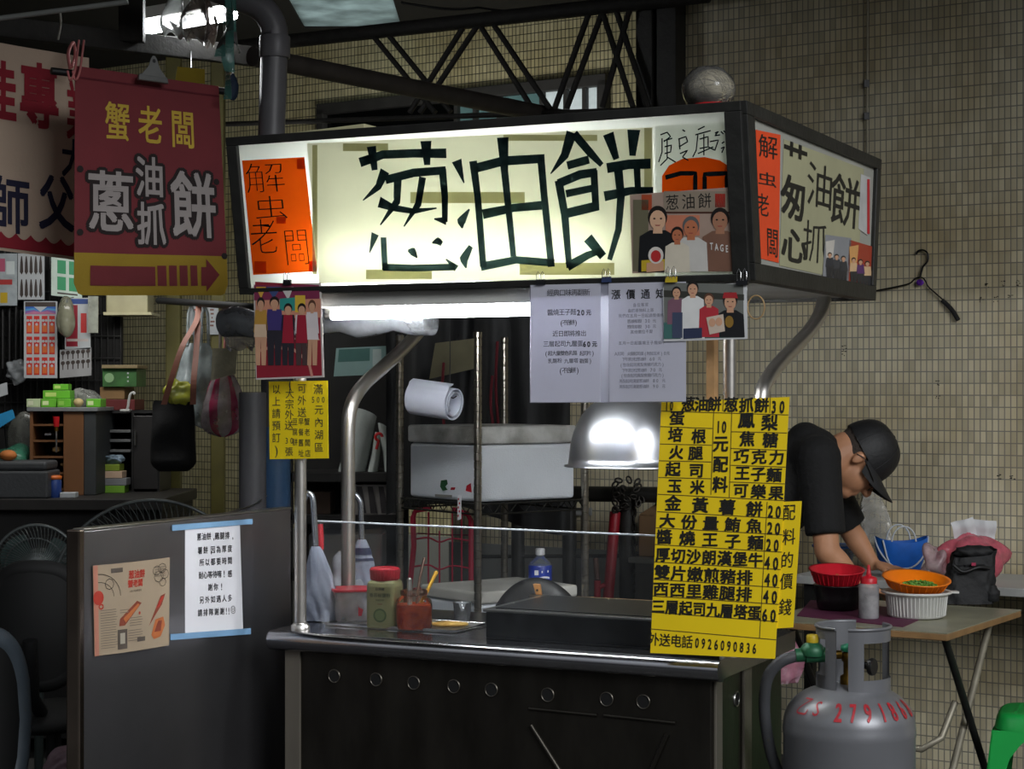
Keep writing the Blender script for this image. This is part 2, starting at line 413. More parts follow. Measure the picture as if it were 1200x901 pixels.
m_ = MB(); m_.box(RW-WD*2.25+WN*.02, WD*1.5, -WN*.019, UP*.775, mat('grey_dado_paint', '#7e7f7c', .6, 0, .15, 4)); structure(m_.build('baseboard_middle'))
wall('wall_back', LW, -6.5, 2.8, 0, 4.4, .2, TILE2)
GREYP = mat('grey_painted_plaster', '#8b8c86', .6, 0, .15, 4)
m_ = MB(); c_ = LW+WN*.0
m_.box(LW-WD*6+WN*.04, WD*8.7, -WN*.039, UP*.665, GREYP); structure(m_.build('baseboard_back'))
m_ = MB(); m_.box((-9, -8, -.1), (18, 0, 0), (0, 24, 0), (0, 0, .1), mat('dark_asphalt', '#3c3b39', .85, 0, .25, 3, .3, 80)); structure(m_.build('floor'))
ROOFM = mat('sooty_roof_sheet', '#12110f', .85, 0, .3, 5)
zc = 3.42
m_ = MB()
def slab(x0, x1, y0, y1): m_.box((x0, y0, zc), (x1-x0, 0, 0), (0, y1-y0, 0), (0, 0, .06), ROOFM)
slab(-6, -1.13, 3.1, 14); slab(-1.13, -.6, 3.1, 9.2); slab(-1.13, -.6, 10.05, 14); slab(-.6, 5.2, 3.1, 14)
structure(m_.build('ceiling'))
m_ = MB(); m_.box((-1.13, 9.2, zc+.01), (.53, 0, 0), (0, .85, 0), (0, 0, .008), backlit('dirty_skylight_sheet', '#c3cfcd', .9, 5, .3)); structure(m_.build('window_2'))
m_ = MB(); m_.box((-3.6, 4.0, 0), (-.1, 0, 0), (0, 9, 0), (0, 0, 3.42), mat('dark_blocker', '#2b2a27', .85, 0, .3, 3)); structure(m_.build('light_block_left'))  # unseen wall, added only to block light and keep this side dark

# dark steel column that ends the right wall, in two stiles
t = thing('steel_column', 'dark steel H column rising behind the ball of twine', 'column', PW(770, 457, .1)+UP*.57); structure(t)
for x0, x1 in ((745, 764), (769, 792)):
    m_ = MB(); a_ = PW(x0, 457, .1); b_ = PW(x1, 457, .1); a_.z = b_.z = 2.02
    m_.box(a_, b_-a_, -WN*.09, UP*1.4, BLACKP); m_.build('flange', t, bevel=.004)
m_ = MB(); a_ = PW(760, 457, .06); a_.z = 2.02; m_.box(a_, WD*.05, -WN*.03, UP*1.4, BLACKP); m_.build('web', t)

# high strip window in the back wall
t = thing('window_1', 'long dark-framed strip window high in the tiled wall', 'window', PL(545, 140, .03)); structure(t)
WF = mat('dark_window_frame', '#2a2927', .6, 0, .2)
wt = lambda x, y, o=.05: PL(x, y, o)
def bar(mb, a, b, th, dp, m):   # flat bar on the back wall between two points
    d = (b-a).normalized(); q = d.cross(WN).normalized()
    mb.box(a-q*th/2-WN*dp*.0, b-a, q*th, -WN*dp, m)
wz0, wz1 = PL(380, 175).z, PL(378, 130).z
xa, xb = (PL(378, 130)-LW).dot(WD), (PL(716, 100)-LW).dot(WD)
Wp = lambda x, z, o=.06: LW+WD*x+WN*o+UP*z
m_ = MB()
for z in (wz0, wz1): m_.box(Wp(xa, z-.03), WD*(xb-xa), -WN*.058, UP*.06, WF)
for x in (xa, xb-.05): m_.box(Wp(x, wz0), WD*.05, -WN*.058, UP*(wz1-wz0), WF)
m_.build('window_frame', t, bevel=.004)
PANE = [mat('dark_window_glass', '#060707', .1, 0, .1), mat('teal_window_glass', '#5e7f80', .25, 0, .15, 6), mat('bright_window_glass', '#c4d0d2', .3, 0, .2, 8, emit=.35)]
def frac(px): return (PL(px, 120)-LW).dot(WD)
edges = [xa+.04, frac(540), frac(562), frac(590), frac(640), frac(668), frac(690), xb-.04]
for i, g in enumerate((0, 1, 1, 1, 2, 2, 2)):
    m_ = MB(); m_.box(Wp(edges[i]+.008, wz0+.02, .02), WD*(edges[i+1]-edges[i]-.016), -WN*.012, UP*(wz1-wz0-.05), PANE[g]); m_.build('pane', t)
    if i:
        m_ = MB(); m_.box(Wp(edges[i]-.011, wz0+.02, .05), WD*.022, -WN*.03, UP*(wz1-wz0-.05), WF); m_.build('mullion', t)

# roof truss and brace pipe
TP = LW+WN*1.5
PT = lambda x, y: hit(x, y, TP, WN)
RUST = mat('sooty_steel', '#1f1d1a', .75, .0, .35, 25, .3, 50)
t = thing('roof_truss', 'sooty black roof truss of paired rods above the lit sign', 'truss', PT(560, 30))
m_ = MB(); m_.tube([PT(250, 58), PT(830, -6)], .033, RUST, 12); m_.build('chord', t)
m_ = MB(); m_.tube([PT(250, 146), PT(830, 126)], .012, RUST, 10); m_.build('lower_chord', t)
for a, b in (((438, 43), (510, 132)), ((456, 42), (528, 131)), ((544, 30), (480, 132)), ((560, 29), (492, 132)), ((562, 29), (625, 129)), ((578, 28), (645, 128)),
             ((690, 16), (650, 127)), ((706, 14), (664, 127)), ((706, 14), (742, 126)), ((722, 12), (760, 126)), ((738, 10), (706, 126))):
    m_ = MB(); m_.tube([PT(*a), PT(*b)], .013, RUST, 8); m_.build('web_rod', t)
m_ = MB(); m_.tube([P(296, 66, 6.6), P(730, 152, 8.3)], .036, mat('brown_steel_pipe', '#393430', .6, 0, .25, 12), 16)
tag(m_.build('brace_pipe'), 'brown steel pipe slanting across below the truss rods', 'pipe')
m_ = MB(); m_.tube(bez(P(470, 3, 8.0), P(500, 8, 8.0), P(530, 14, 8.0), P(560, 9, 8.0))+bez(P(560, 9, 8.0), P(600, 16, 8.0), P(660, 20, 8.0), P(720, 4, 8.0))[1:], .006, BLACK, 6)
tag(m_.build('power_cable'), 'thin black cable slung along the roof truss', 'cable')
# drain pipe with elbow
PVC = mat('grey_pvc', '#5b5a5d', .45, 0, .12, 7); PVC2 = mat('blue_pvc', '#3c5f86', .45, 0, .18, 9)
t = thing('drain_pipe', 'grey drain pipe with an elbow at the ceiling, blue lower down', 'pipe', P(322, 457, 6.3)-UP*1.45)
m_ = MB(); c0 = P(318, 160, 6.3); e0 = P(322, 42, 6.3)
m_.tube([P(322, 500, 6.3), c0, e0]+arc(e0+Vector((-.12, 0, 0)), Vector((1, 0, 0)), UP, .12, 0, PI*.42, 8)+[P(240, -18, 6.3), P(170, -38, 6.3)], .046, PVC, 24); m_.build('upper_pipe', t)
m_ = MB(); b0 = P(323, 500, 6.3); b1 = b0.copy(); b1.z = 0; m_.tube([b1, b0], .051, PVC2, 24); m_.build('lower_pipe', t, label='blue lower pipe')
m_ = MB(); m_.lathe(P(322, 51, 6.3), [(.051, -.05), (.053, -.045), (.053, .02), (.051, .025)], PVC, 24); m_.build('coupling', t)
WIRE = mat('galvanised_wire', '#8b8985', .4, 1, .1)
for k in range(5):
    m_ = MB(); z = .97+.008*k; q = Vector((b1.x, b1.y, z)); m_.tube([q+Vector((math.cos(a)*.053, math.sin(a)*.053, .004*math.sin(a))) for a in [2*PI*i/20 for i in range(20)]], .0022, WIRE, 6, closed=True); m_.build('wire_tie', t)
m_ = MB(); q = P(296, 460, 6.05); r = q.copy(); r.z = 0; m_.tube([r, q], .045, PVC, 24); m_.tube([q+UP*.0005, q+UP*.002], .039, BLACK, 24)
tag(m_.build('pipe_stub'), 'short open-topped grey pipe standing beside the blue pipe', 'pipe')
m_ = MB(); m_.tube(smooth_path([P(232, 607, 5.2), P(262, 602, 5.4), P(296, 592, 5.8), P(312, 581, 6.2)]), .003, WIRE, 6)
tag(m_.build('wire'), 'slack wire running from the blue pipe to the steel panel', 'wire')

# ================================================================ food cart
cart = thing('food_cart', 'stainless steel street food cart with vent holes along its dark front', 'food cart', S(.64, .3, 0))
FRONT = mat('scratched_steel_front', '#3d3a35', .38, .9, .3, 4, .05, 18, (3, 3, 1))
m_ = MB(); m_.sbox(.03, 1.245, .045, .6, .12, .752, FRONT); m_.build('cabinet', cart, bevel=.003)
ALU = mat('dull_aluminium', '#7b756a', .5, .6, .2, 10, .05, 30, (1, 1, .2))
for a0, b0 in ((1.2, .038), (.024, .05), (.024, .3), (1.2, .57)):
    m_ = MB()
    if b0 == .05: m_.sbox(.022, .03, .06, .105, .12, .75, ALU)
    elif b0 == .3: m_.sbox(.022, .03, .27, .33, .12, .75, ALU)
    else: m_.sbox(a0, a0+.048, b0, b0+.03, .12, .75, ALU)
    m_.build('corner_post', cart, bevel=.002)
m_ = MB()   # countertop with a rolled front lip
prof = [(.03+.027*math.cos(t), .773+.027*math.sin(t)) for t in [PI/2+PI*i/14 for i in range(15)]]
prof = [(.63, .800)]+prof+[(.05, .746), (.05, .752), (.63, .752)]
for aa in (0.0, 1.285): pass
n_ = len(prof); vs = [S(0, b, z) for b, z in prof]+[S(1.285, b, z) for b, z in prof]
TOPM = mat('polished_counter_steel', '#9c9ca0', .2, 1, .12, 5, .04, 9)
m_.add(vs, [(i, i+1, n_+i+1, n_+i) for i in range(n_-1)]+[(n_-1, 0, n_, 2*n_-1)], TOPM, False)
m_.add(vs, [tuple(range(n_))[::-1], tuple(range(n_, 2*n_))], TOPM); ob = m_.build('countertop', cart)
for p in ob.data.polygons: p.use_smooth = len(p.vertices) == 4
ob.modifiers.new('split', 'EDGE_SPLIT').split_angle = math.radians(35)
HOLE = mat('hole_dark', '#030303', .9, 0, 0)
for px, py in ((392, 792), (441, 796), (485, 800), (532, 804), (576, 808), (642, 814), (711, 819), (754, 822)):
    c = PB(px, py, .0445); m_ = MB()
    m_.lathe(c, [(.0185, -.002), (.0185, .003), (.0165, .004), (.0155, .002), (.0155, -.004)], DSTEEL, 24, U, UP, -V)
    m_.lathe(c, [(.0156, .0005), (.0156, .0022)], HOLE, 24, U, UP, -V); m_.build('vent_ring', cart)
m_ = MB(); c = PA(863, 819, .0295); m_.lathe(c, [(.02, -.002), (.02, .003), (.017, .003), (.0165, .001)], STEEL, 20, V, UP, -U); m_.lathe(c, [(.0165, -.001), (.0165, .0015)], HOLE, 20, V, UP, -U); m_.build('vent_ring', cart)
for a_, b_ in (((620, 830), (700, 838)), ((708, 838), (792, 847))):
    m_ = MB(); p, q = PB(a_[0], a_[1], .044), PB(b_[0], b_[1], .044); m_.tube([p, q], .005, FRONT, 8); m_.build('front_rib', cart)
m_ = MB(); m_.tube([PB(622, 850, .043), PB(660, 910, .043)], .007, FRONT, 8); m_.build('front_rib', cart)
m_ = MB(); m_.tube([PB(782, 860, .043), PB(760, 910, .043)], .007, FRONT, 8); m_.build('front_rib', cart)
POLEM = mat('stainless_pole', '#c4c0ba', .36, 1, .08, 4, .02, 6, (1, 1, 6))
for a, b, nm in ((1.212, .06, 0), (.0, .095, 0)):
    m_ = MB(); m_.tube([S(a, b, .8), S(a, b, 1.7)], .0165, POLEM, 20); m_.lathe(S(a, b, .8), [(.026, 0), (.026, .012), (.018, .02)], POLEM, 20); m_.build('straight_pole', cart)
for a, b0, pts in ((1.25, .36, ((408, 575), (408, 505), (412, 474), (426, 451), (448, 431), (474, 407), (497, 381), (510, 363))), (.03, .44, ((892, 520), (892, 470), (897, 449), (912, 427), (931, 407), (949, 387), (961, 368), (966, 350)))):
    b_ = S(a, b0, .8); q_ = PA(*pts[0], a); m_ = MB(); m_.tube([Vector((q_.x, q_.y, .8))]+smooth_path([PA(*p, a) for p in pts], 6), .0205, POLEM, 20)
    m_.lathe(Vector((q_.x, q_.y, .8)), [(.03, 0), (.03, .012), (.021, .02)], POLEM, 20); m_.build('bent_pole', cart)
for a in (.1, 1.2):
    for b in (.1, .54):
        m_ = MB(); c = S(a, b, .06); m_.lathe(c, [(.03, -.016), (.058, -.016), (.06, -.008), (.06, .008), (.058, .016), (.03, .016)], BLACK, 20, V, UP, U)
        m_.box(S(a-.02, b-.02, .075), U*.04, V*.04, UP*.05, STEEL); m_.build('caster', cart)
# griddle box on the counter
GRID = mat('black_griddle_steel', '#1c1c1f', .3, .9, .3, 6, .05, 20)
t = thing('griddle', 'long black steel griddle box sitting on the cart counter', 'griddle', S(.35, .3, .8))
m_ = MB(); m_.sbox(.03, .69, .14, .5, .8, .868, GRID); m_.build('griddle_body', t, bevel=.003)
m_ = MB(); m_.sbox(.024, .696, .134, .506, .868, .876, STEEL); m_.build('griddle_rim', t, bevel=.002)
m_ = MB(); m_.sbox(.05, .67, .16, .48, .876, .878, GRID); m_.build('cooking_plate', t)
# clear acrylic guard along the counter
ACR = film('clear_acrylic', '#dfe8ee', .015, .03, .3); ACE = mat('acrylic_edge_highlight', '#cfd6dd', .25, 0, .2, 30)
t = thing('acrylic_guard', 'clear acrylic splash guard standing along the counter, highlight painted white along its top edge', 'splash guard', S(.64, .1, .8))
gz = lambda a: 1.085+.006*a
m_ = MB(); m_.hexa([S(.16, .112, .801), S(1.19, .112, .801), S(1.19, .116, .801), S(.16, .116, .801), S(.16, .112, gz(.16)), S(1.19, .112, gz(1.19)), S(1.19, .116, gz(1.19)), S(.16, .116, gz(.16))], ACR); m_.build('guard_sheet', t)
m_ = MB(); m_.tube([S(.16, .114, gz(.16)), S(1.19, .114, gz(1.19))], .0028, ACE, 8); m_.build('top_edge', t)  # edge highlight painted as a pale colour on a thin bead
# ================================================================ illuminated sign on the cart
ZB, ZT = 1.710, 2.128; A0, A1 = -.0855, 1.362; FL = .066; BD = 1.10
def G(a, k, z0=0): # front face point at a, k from 0 (bottom) to 1 (top)
    return S(a, -FL*k, ZB+(ZT-ZB)*k)
sgn = thing('illuminated_sign', 'large backlit box sign over the cart with bold black brush characters', 'sign', S(.64, .55, ZB))
FRM = mat('dark_sign_frame', '#282826', .5, .3, .3, 18, .12, 60)
fn_ = (G(0, 1)-G(0, 0)).cross(U); fn_ = fn_.normalized() if fn_.dot(V) < 0 else -fn_.normalized()
fu = (G(0, 1)-G(0, 0)).normalized()
def fbar(a0, k0, a1, k1, dp=.03, proud=.012):
    m = MB(); p = [G(a0, k0), G(a1, k0), G(a1, k1), G(a0, k1)]
    f = [q+fn_*proud for q in p]; b = [q-fn_*dp for q in p]
    m.hexa([f[0], f[1], b[1], b[0], f[3], f[2], b[2], b[3]], FRM); return m
fbar(A0, .945, A1, 1.0).build('frame_bar', sgn, bevel=.002)
fbar(A0, 0, A1, .04).build('frame_bar', sgn, bevel=.002)
fbar(A0, .04, A0+.042, .945).build('frame_bar', sgn, bevel=.002)
fbar(A1-.033, .04, A1, .945).build('frame_bar', sgn, bevel=.002)
# side frame (facing right) and rear, top, underside
def SB(b, z): return S(A0, b, z)
def side_pt(u, k): return SB((-FL*k)*(1-u)+(BD+FL*k)*u, ZB+(ZT-ZB)*k)
def sbar(u0, k0, u1, k1, a=A0, sg=1):
    m = MB(); p = [side_pt(u0, k0), side_pt(u1, k0), side_pt(u1, k1), side_pt(u0, k1)]; d = U*(a-A0)
    f = [q+d-U*.012*sg for q in p]; b = [q+d+U*.03*sg for q in p]
    m.hexa([f[0], f[1], b[1], b[0], f[3], f[2], b[2], b[3]], FRM); return m
for a in ((0, .925, 1, 1), (0, 0, 1, .10), (0, .1, .045, .925), (.965, .1, 1, .925)):
    sbar(*a).build('side_frame_bar', sgn, bevel=.002)
LID = mat('grimy_sheet_metal', '#3a3936', .6, .5, .3, 6)
m_ = MB(); m_.hexa([S(A0+.03, -FL+.03, ZT-.03), S(A1, -FL+.03, ZT-.03), S(A1, BD+FL, ZT-.03), S(A0+.03, BD+FL, ZT-.03), S(A0+.03, -FL+.03, ZT-.012), S(A1, -FL+.03, ZT-.012), S(A1, BD+FL, ZT-.012), S(A0+.03, BD+FL, ZT-.012)], LID); m_.build('roof_sheet', sgn)
UND = mat('white_soffit_sheet', '#a9a9a6', .5, .2, .15, 6)
m_ = MB(); m_.sbox(A0+.03, A1, .2, BD, ZB+.01, ZB+.02, UND); m_.build('underside', sgn)
m_ = MB(); m_.sbox(A1-.02, A1-.005, .02, BD, ZB, ZT-.04, LID); m_.build('end_sheet', sgn)
m_ = MB(); m_.sbox(A0+.03, A1-.02, BD-.02, BD, ZB, ZT-.04, LID); m_.build('rear_sheet', sgn)
# lamp compartment behind the front sheet
HOU = mat('white_reflector', '#d8d8d2', .6, 0, .05); GRF = mat('dark_grey_reflector', '#3f3e3a', .7, 0, .1)
m_ = MB(); m_.sbox(A0+.03, A1-.03, .17, .18, ZB+.01, ZT-.03, GRF); m_.sbox(A0+.03, A1-.03, .03, .17, ZB+.004, ZB+.012, GRF)  # unseen reflector, darkened so the sign's glow fades away from the tube
m_.sbox(A0+.032, A0+.037, .03, .17, ZB+.012, ZT-.03, GRF); m_.build('reflector', sgn)
LAMP = bpy.data.materials.new('fluorescent_glow'); LAMP.use_nodes = True
b_ = LAMP.node_tree.nodes['Principled BSDF']; b_.inputs['Base Color'].default_value = (1, 1, 1, 1); b_.inputs['Emission Color'].default_value = (.95, .98, 1, 1); b_.inputs['Emission Strength'].default_value = 240
q0, q1 = ab(PB(735, 290, .09))[0], ab(PB(400, 290, .09))[0]
m_ = MB(); m_.tube([S(q0, .052, 1.812), S(q1, .052, 1.812)], .014, LAMP, 12); m_.build('inner_tube', sgn)
# front sheet and everything stuck on it
face = Sheet(G(A1-.02, .96), G(A0+.03, .96), G(A0+.03, .03), G(A1-.02, .03))
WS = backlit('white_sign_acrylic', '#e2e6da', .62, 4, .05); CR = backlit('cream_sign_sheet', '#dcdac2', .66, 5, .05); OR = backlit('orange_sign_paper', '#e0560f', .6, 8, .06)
TP_ = backlit('tape_shadow', '#a9a67c', .5, 8, .05); INKS = backlit('sign_ink', '#141f22', .55, 40, .5)
m_ = MB(); m_.sheet(face, WS, 0, 2, 2); m_.build('front_panel', sgn)
def fsub(tl, tr, br, bl, off):
    return Sheet(*[face(*face.st(*p), off) for p in (tl, tr, br, bl)])
cream = fsub((360, 168), (765, 149), (768, 326), (374, 332), .0016)
m_ = MB(); m_.sheet(cream, CR, 0, 4, 4)
for x0, y0, x1, y1 in ((366, 170, 372, 322), (481, 225, 615, 238), (429, 316, 506, 327), (609, 308, 720, 322), (402, 168, 455, 177), (590, 158, 700, 165), (755, 150, 764, 320)):
    pxrect(m_, cream, x0, y0, x1, y1, TP_, .0004)  # shadows of tape behind the sheet, painted as darker patches
zs = cream.w/(cream.st(600, 240)[0]-cream.st(500, 240)[0])
pxm = cream.w*(cream.st(600, 240)[0]-cream.st(500, 240)[0])/100   # metres per pixel
def br(*pts): m_.stroke(cream, [cream.st(410+x/3.3333, 140+y/3.3333)+(w/3.3333*pxm,) for x, y, w in pts], INKS, .0012+random.random()*.0004)
for s in (
 [(40, 168, 34), (130, 137, 30), (250, 132, 30), (378, 132, 34)], [(85, 105, 38), (98, 198, 24)], [(298, 84, 44), (303, 178, 24)],
 [(138, 200, 38), (112, 262, 26), (52, 316, 4)], [(140, 236, 30), (250, 208, 30), (376, 198, 28)], [(362, 192, 30), (372, 300, 26), (372, 400, 22)], [(378, 396, 30), (330, 388, 5)],
 [(188, 235, 32), (185, 320, 28), (120, 412, 5)], [(285, 225, 28), (268, 330, 26), (212, 418, 5)], [(115, 322, 40), (170, 345, 24), (250, 358, 20), (340, 346, 5)],
 [(100, 446, 32), (78, 520, 4)], [(132, 460, 24), (138, 588, 24)], [(130, 577, 26), (250, 580, 24), (412, 576, 24)], [(418, 582, 26), (376, 545, 5)],
 [(228, 512, 8), (246, 516, 32), (264, 540, 6)], [(322, 482, 5), (345, 474, 26), (360, 486, 18)],
 [(418, 160, 40), (447, 248, 4)], [(468, 350, 6), (436, 398, 34), (440, 425, 6)], [(474, 495, 18), (446, 545, 34), (455, 580, 6)],
 [(482, 162, 30), (500, 300, 26), (522, 575, 26)], [(485, 192, 32), (600, 162, 32), (762, 152, 30)], [(746, 142, 28), (760, 300, 26), (788, 575, 26)],
 [(512, 575, 30), (650, 548, 26), (800, 560, 26)], [(598, 70, 44), (605, 200, 28), (640, 535, 22)], [(520, 370, 34), (640, 345, 28), (750, 335, 30)],
 [(868, 50, 40), (840, 140, 30), (785, 212, 4)], [(876, 55, 30), (940, 130, 28), (985, 178, 18)], [(850, 180, 28), (935, 156, 28)],
 [(816, 238, 30), (840, 370, 28), (858, 580, 22)], [(815, 250, 30), (900, 215, 30), (966, 205, 28)], [(954, 198, 26), (962, 355, 26)], [(845, 290, 26), (950, 268, 24)],
 [(850, 366, 32), (970, 337, 32)], [(850, 575, 32), (930, 530, 26), (985, 510, 18)], [(930, 462, 38), (990, 535, 30)],
 [(1010, 55, 40), (1042, 155, 22)], [(1110, 40, 46), (1105, 142, 22)], [(1005, 190, 34), (1090, 175, 32), (1176, 172, 34)], [(995, 300, 34), (1100, 278, 26), (1186, 275, 20)],
 [(1048, 185, 32), (1060, 300, 28), (1050, 430, 24), (1015, 548, 18)], [(1122, 185, 24), (1127, 290, 22)]): br(*s)
m_.build('cream_sheet', sgn, label='cream sheet with three large black brush characters')
org = fsub((284, 188), (357, 184), (372, 318), (297, 322), .0016)
m_ = MB(); m_.sheet(org, OR, 0, 2, 2); ORD = backlit('orange_overlap', '#c03c10', .5, 8)
for x0, y0, x1, y1 in ((348, 186, 357, 198), (324, 254, 335, 262), (362, 306, 371, 318), (298, 306, 312, 320)): pxrect(m_, org, x0, y0, x1, y1, ORD, .0004)
def thin(mb, sh, pts, w, m=INK, off=.001): mb.stroke(sh, [sh.st(*p)+(w,) for p in pts], m, off)
spread_line(m_, org, '解', (311, 208), (311, 208), 54, 36, INKS, -.018, .002); spread_line(m_, org, '虫', (318, 243), (318, 243), 46, 28, INKS, -.018, .002)
spread_line(m_, org, '老', (310, 277), (310, 277), 40, 44, INKS, -.018, .002); spread_line(m_, org, '闆', (348, 289), (348, 289), 38, 46, INKS, -.018, .002)
m_.build('orange_sheet', sgn, label='orange sheet with four thin handwritten characters')
sig = fsub((768, 147), (856, 143), (858, 322), (770, 326), .0016)
m_ = MB(); m_.sheet(sig, WS, 0, 3, 3)
for pts in ([(774, 158), (782, 155), (786, 160), (778, 166)], [(776, 162), (776, 178), (772, 190)], [(778, 165), (788, 162)], [(779, 172), (787, 170), (786, 178), (779, 180)], [(782, 164), (782, 186), (774, 194)], [(782, 184), (792, 190)],
            [(800, 152), (803, 154)], [(795, 163), (804, 160), (806, 166), (796, 172)], [(796, 163), (797, 175)], [(797, 180), (806, 176), (800, 184), (807, 188)],
            [(818, 152), (826, 148)], [(815, 158), (833, 153)], [(818, 158), (816, 176), (812, 184)], [(820, 163), (830, 160), (830, 172), (820, 174)], [(825, 157), (825, 182)], [(818, 180), (836, 172)], [(832, 166), (842, 164), (838, 176), (830, 172)],
            [(838, 156), (842, 154), (838, 159), (844, 158)], [(845, 154), (848, 157)], [(848, 153), (852, 157)], [(846, 168), (849, 166)], [(845, 174), (849, 172), (846, 179)]):
    thin(m_, sig, pts, .0032, INKS)
ob_ = [(776, 250), (776, 206), (784, 194), (800, 186), (826, 184), (844, 188), (856, 196), (859, 206), (859, 250)]
pxpoly(m_, sig, ob_, OR, .0006)
for pts in ([(780, 208), (798, 203), (815, 203), (815, 225)], [(826, 225), (826, 204), (852, 203), (852, 225)]): thin(m_, sig, pts, .011, INKS, .0012)
m_.build('signed_sheet', sgn, label='white signed sheet above an orange panel')
# right-hand side sheet
sface = Sheet(side_pt(.02, .94), side_pt(.98, .94), side_pt(.98, .07), side_pt(.02, .07)); sface.n = -U
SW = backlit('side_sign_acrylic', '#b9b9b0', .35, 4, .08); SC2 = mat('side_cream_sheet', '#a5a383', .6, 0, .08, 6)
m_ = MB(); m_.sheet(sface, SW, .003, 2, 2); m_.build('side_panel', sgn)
def ssub(*q, off=.0015):
    s = Sheet(*[sface(*sface.st(*p), off) for p in q]); s.n = -U; return s
so = ssub((885, 152), (914, 158), (912, 308), (891, 303)); m_ = MB(); m_.sheet(so, mat('orange_paper', '#e04a1c', .7, 0, .06), .0005, 2, 2)
spread_line(m_, so, '解', (900, 172), (900, 172), 24, 34, INK); spread_line(m_, so, '虫', (899, 210), (899, 210), 24, 22, INK); spread_line(m_, so, '老', (894, 240), (894, 240), 16, 32, INK); spread_line(m_, so, '闆', (905, 284), (905, 284), 15, 40, INK)
m_.build('side_orange_strip', sgn, label='narrow orange strip with handwritten characters')
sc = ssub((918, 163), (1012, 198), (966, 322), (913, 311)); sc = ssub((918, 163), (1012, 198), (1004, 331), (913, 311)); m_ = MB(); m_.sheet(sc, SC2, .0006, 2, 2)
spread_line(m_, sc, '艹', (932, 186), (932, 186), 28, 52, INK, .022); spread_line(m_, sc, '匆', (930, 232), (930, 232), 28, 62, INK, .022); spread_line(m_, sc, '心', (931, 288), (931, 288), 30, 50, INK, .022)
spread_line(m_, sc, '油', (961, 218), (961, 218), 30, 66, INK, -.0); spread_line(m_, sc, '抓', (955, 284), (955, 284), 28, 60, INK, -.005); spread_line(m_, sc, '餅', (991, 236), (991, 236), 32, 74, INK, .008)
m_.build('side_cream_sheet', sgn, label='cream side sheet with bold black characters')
ws = ssub((1008, 204), (1019, 208), (1016, 276), (1005, 268), off=.0026); m_ = MB(); m_.sheet(ws, mat('grey_white_paper', '#b9b9b8', .7), .0005, 2, 2); pxrect(m_, ws, 1016, 210, 1019, 274, pm('red', '#c02030')); m_.build('blank_side_note', sgn)
def figure(mb, sh, x, y0, y1, top, low, skin, hair, wide=1.0, off=.001):
    """a small standing figure printed on a photograph, head at y0 and feet at y1 (pixels)"""
    h = y1-y0; r = h*.07*wide
    pxpoly(mb, sh, [(x-h*.10*wide, y0+h*.2), (x+h*.10*wide, y0+h*.2), (x+h*.13*wide, y0+h*.52), (x-h*.13*wide, y0+h*.52)], top, off)
    pxpoly(mb, sh, [(x-h*.11*wide, y0+h*.5), (x+h*.11*wide, y0+h*.5), (x+h*.09*wide, y1), (x+h*.01, y1), (x, y0+h*.62), (x-h*.01, y1), (x-h*.09*wide, y1)], low, off+.0001)
    ovalpx(mb, sh, x, y0+h*.1, r, h*.085, hair, off+.0001); ovalpx(mb, sh, x, y0+h*.125, r*.8, h*.065, skin, off+.0003)
    pxpoly(mb, sh, [(x-r*.4, y0+h*.17), (x+r*.4, y0+h*.17), (x+r*.4, y0+h*.22), (x-r*.4, y0+h*.22)], skin, off+.0002)
def bust(mb, sh, x, y0, w, y1, top, skin, hair, off=.001, cap=False):
    """head and shoulders printed on a photograph: head top y0, cut off at y1"""
    r = w*.24; hy = y0+r*1.25
    pxpoly(mb, sh, [(x-w*.2, hy+r*1.25), (x+w*.2, hy+r*1.25), (x+w*.46, hy+r*1.9), (x+w*.5, y1), (x-w*.5, y1), (x-w*.46, hy+r*1.9)], top, off)
    pxpoly(mb, sh, [(x-r*.45, hy+r*.6), (x+r*.45, hy+r*.6), (x+r*.5, hy+r*1.6), (x-r*.5, hy+r*1.6)], skin, off+.0001)
    ovalpx(mb, sh, x, hy-r*.15, r*1.02, r*1.2, hair, off+.0002); ovalpx(mb, sh, x, hy+r*.18, r*.84, r*1.05, skin, off+.0003)
    if cap: pxpoly(mb, sh, [(x-r*1.1, hy-r*.45), (x-r*.9, hy-r*1.3), (x+r*.9, hy-r*1.3), (x+r*1.1, hy-r*.45)], cap, off+.0004)
    for k in (-.35, .35): ovalpx(mb, sh, x+r*k, hy+r*.02, r*.13, r*.09, INK, off+.0005, 8)
    pxpoly(mb, sh, [(x-r*.3, hy+r*.68), (x+r*.3, hy+r*.68), (x+r*.2, hy+r*.8), (x-r*.2, hy+r*.8)], pm('lip', '#9a4a42'), off+.0005)
SKIN_P = pm('skin', '#c99a7c'); HAIR_P = pm('hair', '#1b1614')
for q, base, cols in ((((966, 275), (996, 279), (992, 341), (962, 334)), pm('grey_photo', '#8b8d92'), ('#2c2f38', '#3b3d44')), (((994, 281), (1021, 289), (1018, 350), (990, 341)), pm('red_photo', '#a33a24'), ('#d8b48a', '#5a2c6a'))):
    s = ssub(*q, off=.004); m_ = MB(); m_.sheet(s, base, .0008, 2, 2); x0 = q[0][0]
    pxpoly(m_, s, [(x0+1, q[0][1]+8), (x0+12, q[0][1]+6), (x0+10, q[0][1]+26), (x0+2, q[0][1]+30)], pm('pale_'+str(x0), '#c9c4bc' if x0 < 980 else '#d9a060'))
    for k in range(3): figure(m_, s, x0+6+8*k, q[0][1]+20+2*k, q[0][1]+54+3*k, pm('coat%d_%d' % (x0, k % 2), cols[k % 2]), pm('trousers_dark', '#23242b'), SKIN_P, HAIR_P, 1.1)
    m_.build('side_photo', sgn, label='small grey photo of a group' if x0 < 980 else 'small red photo of a group')
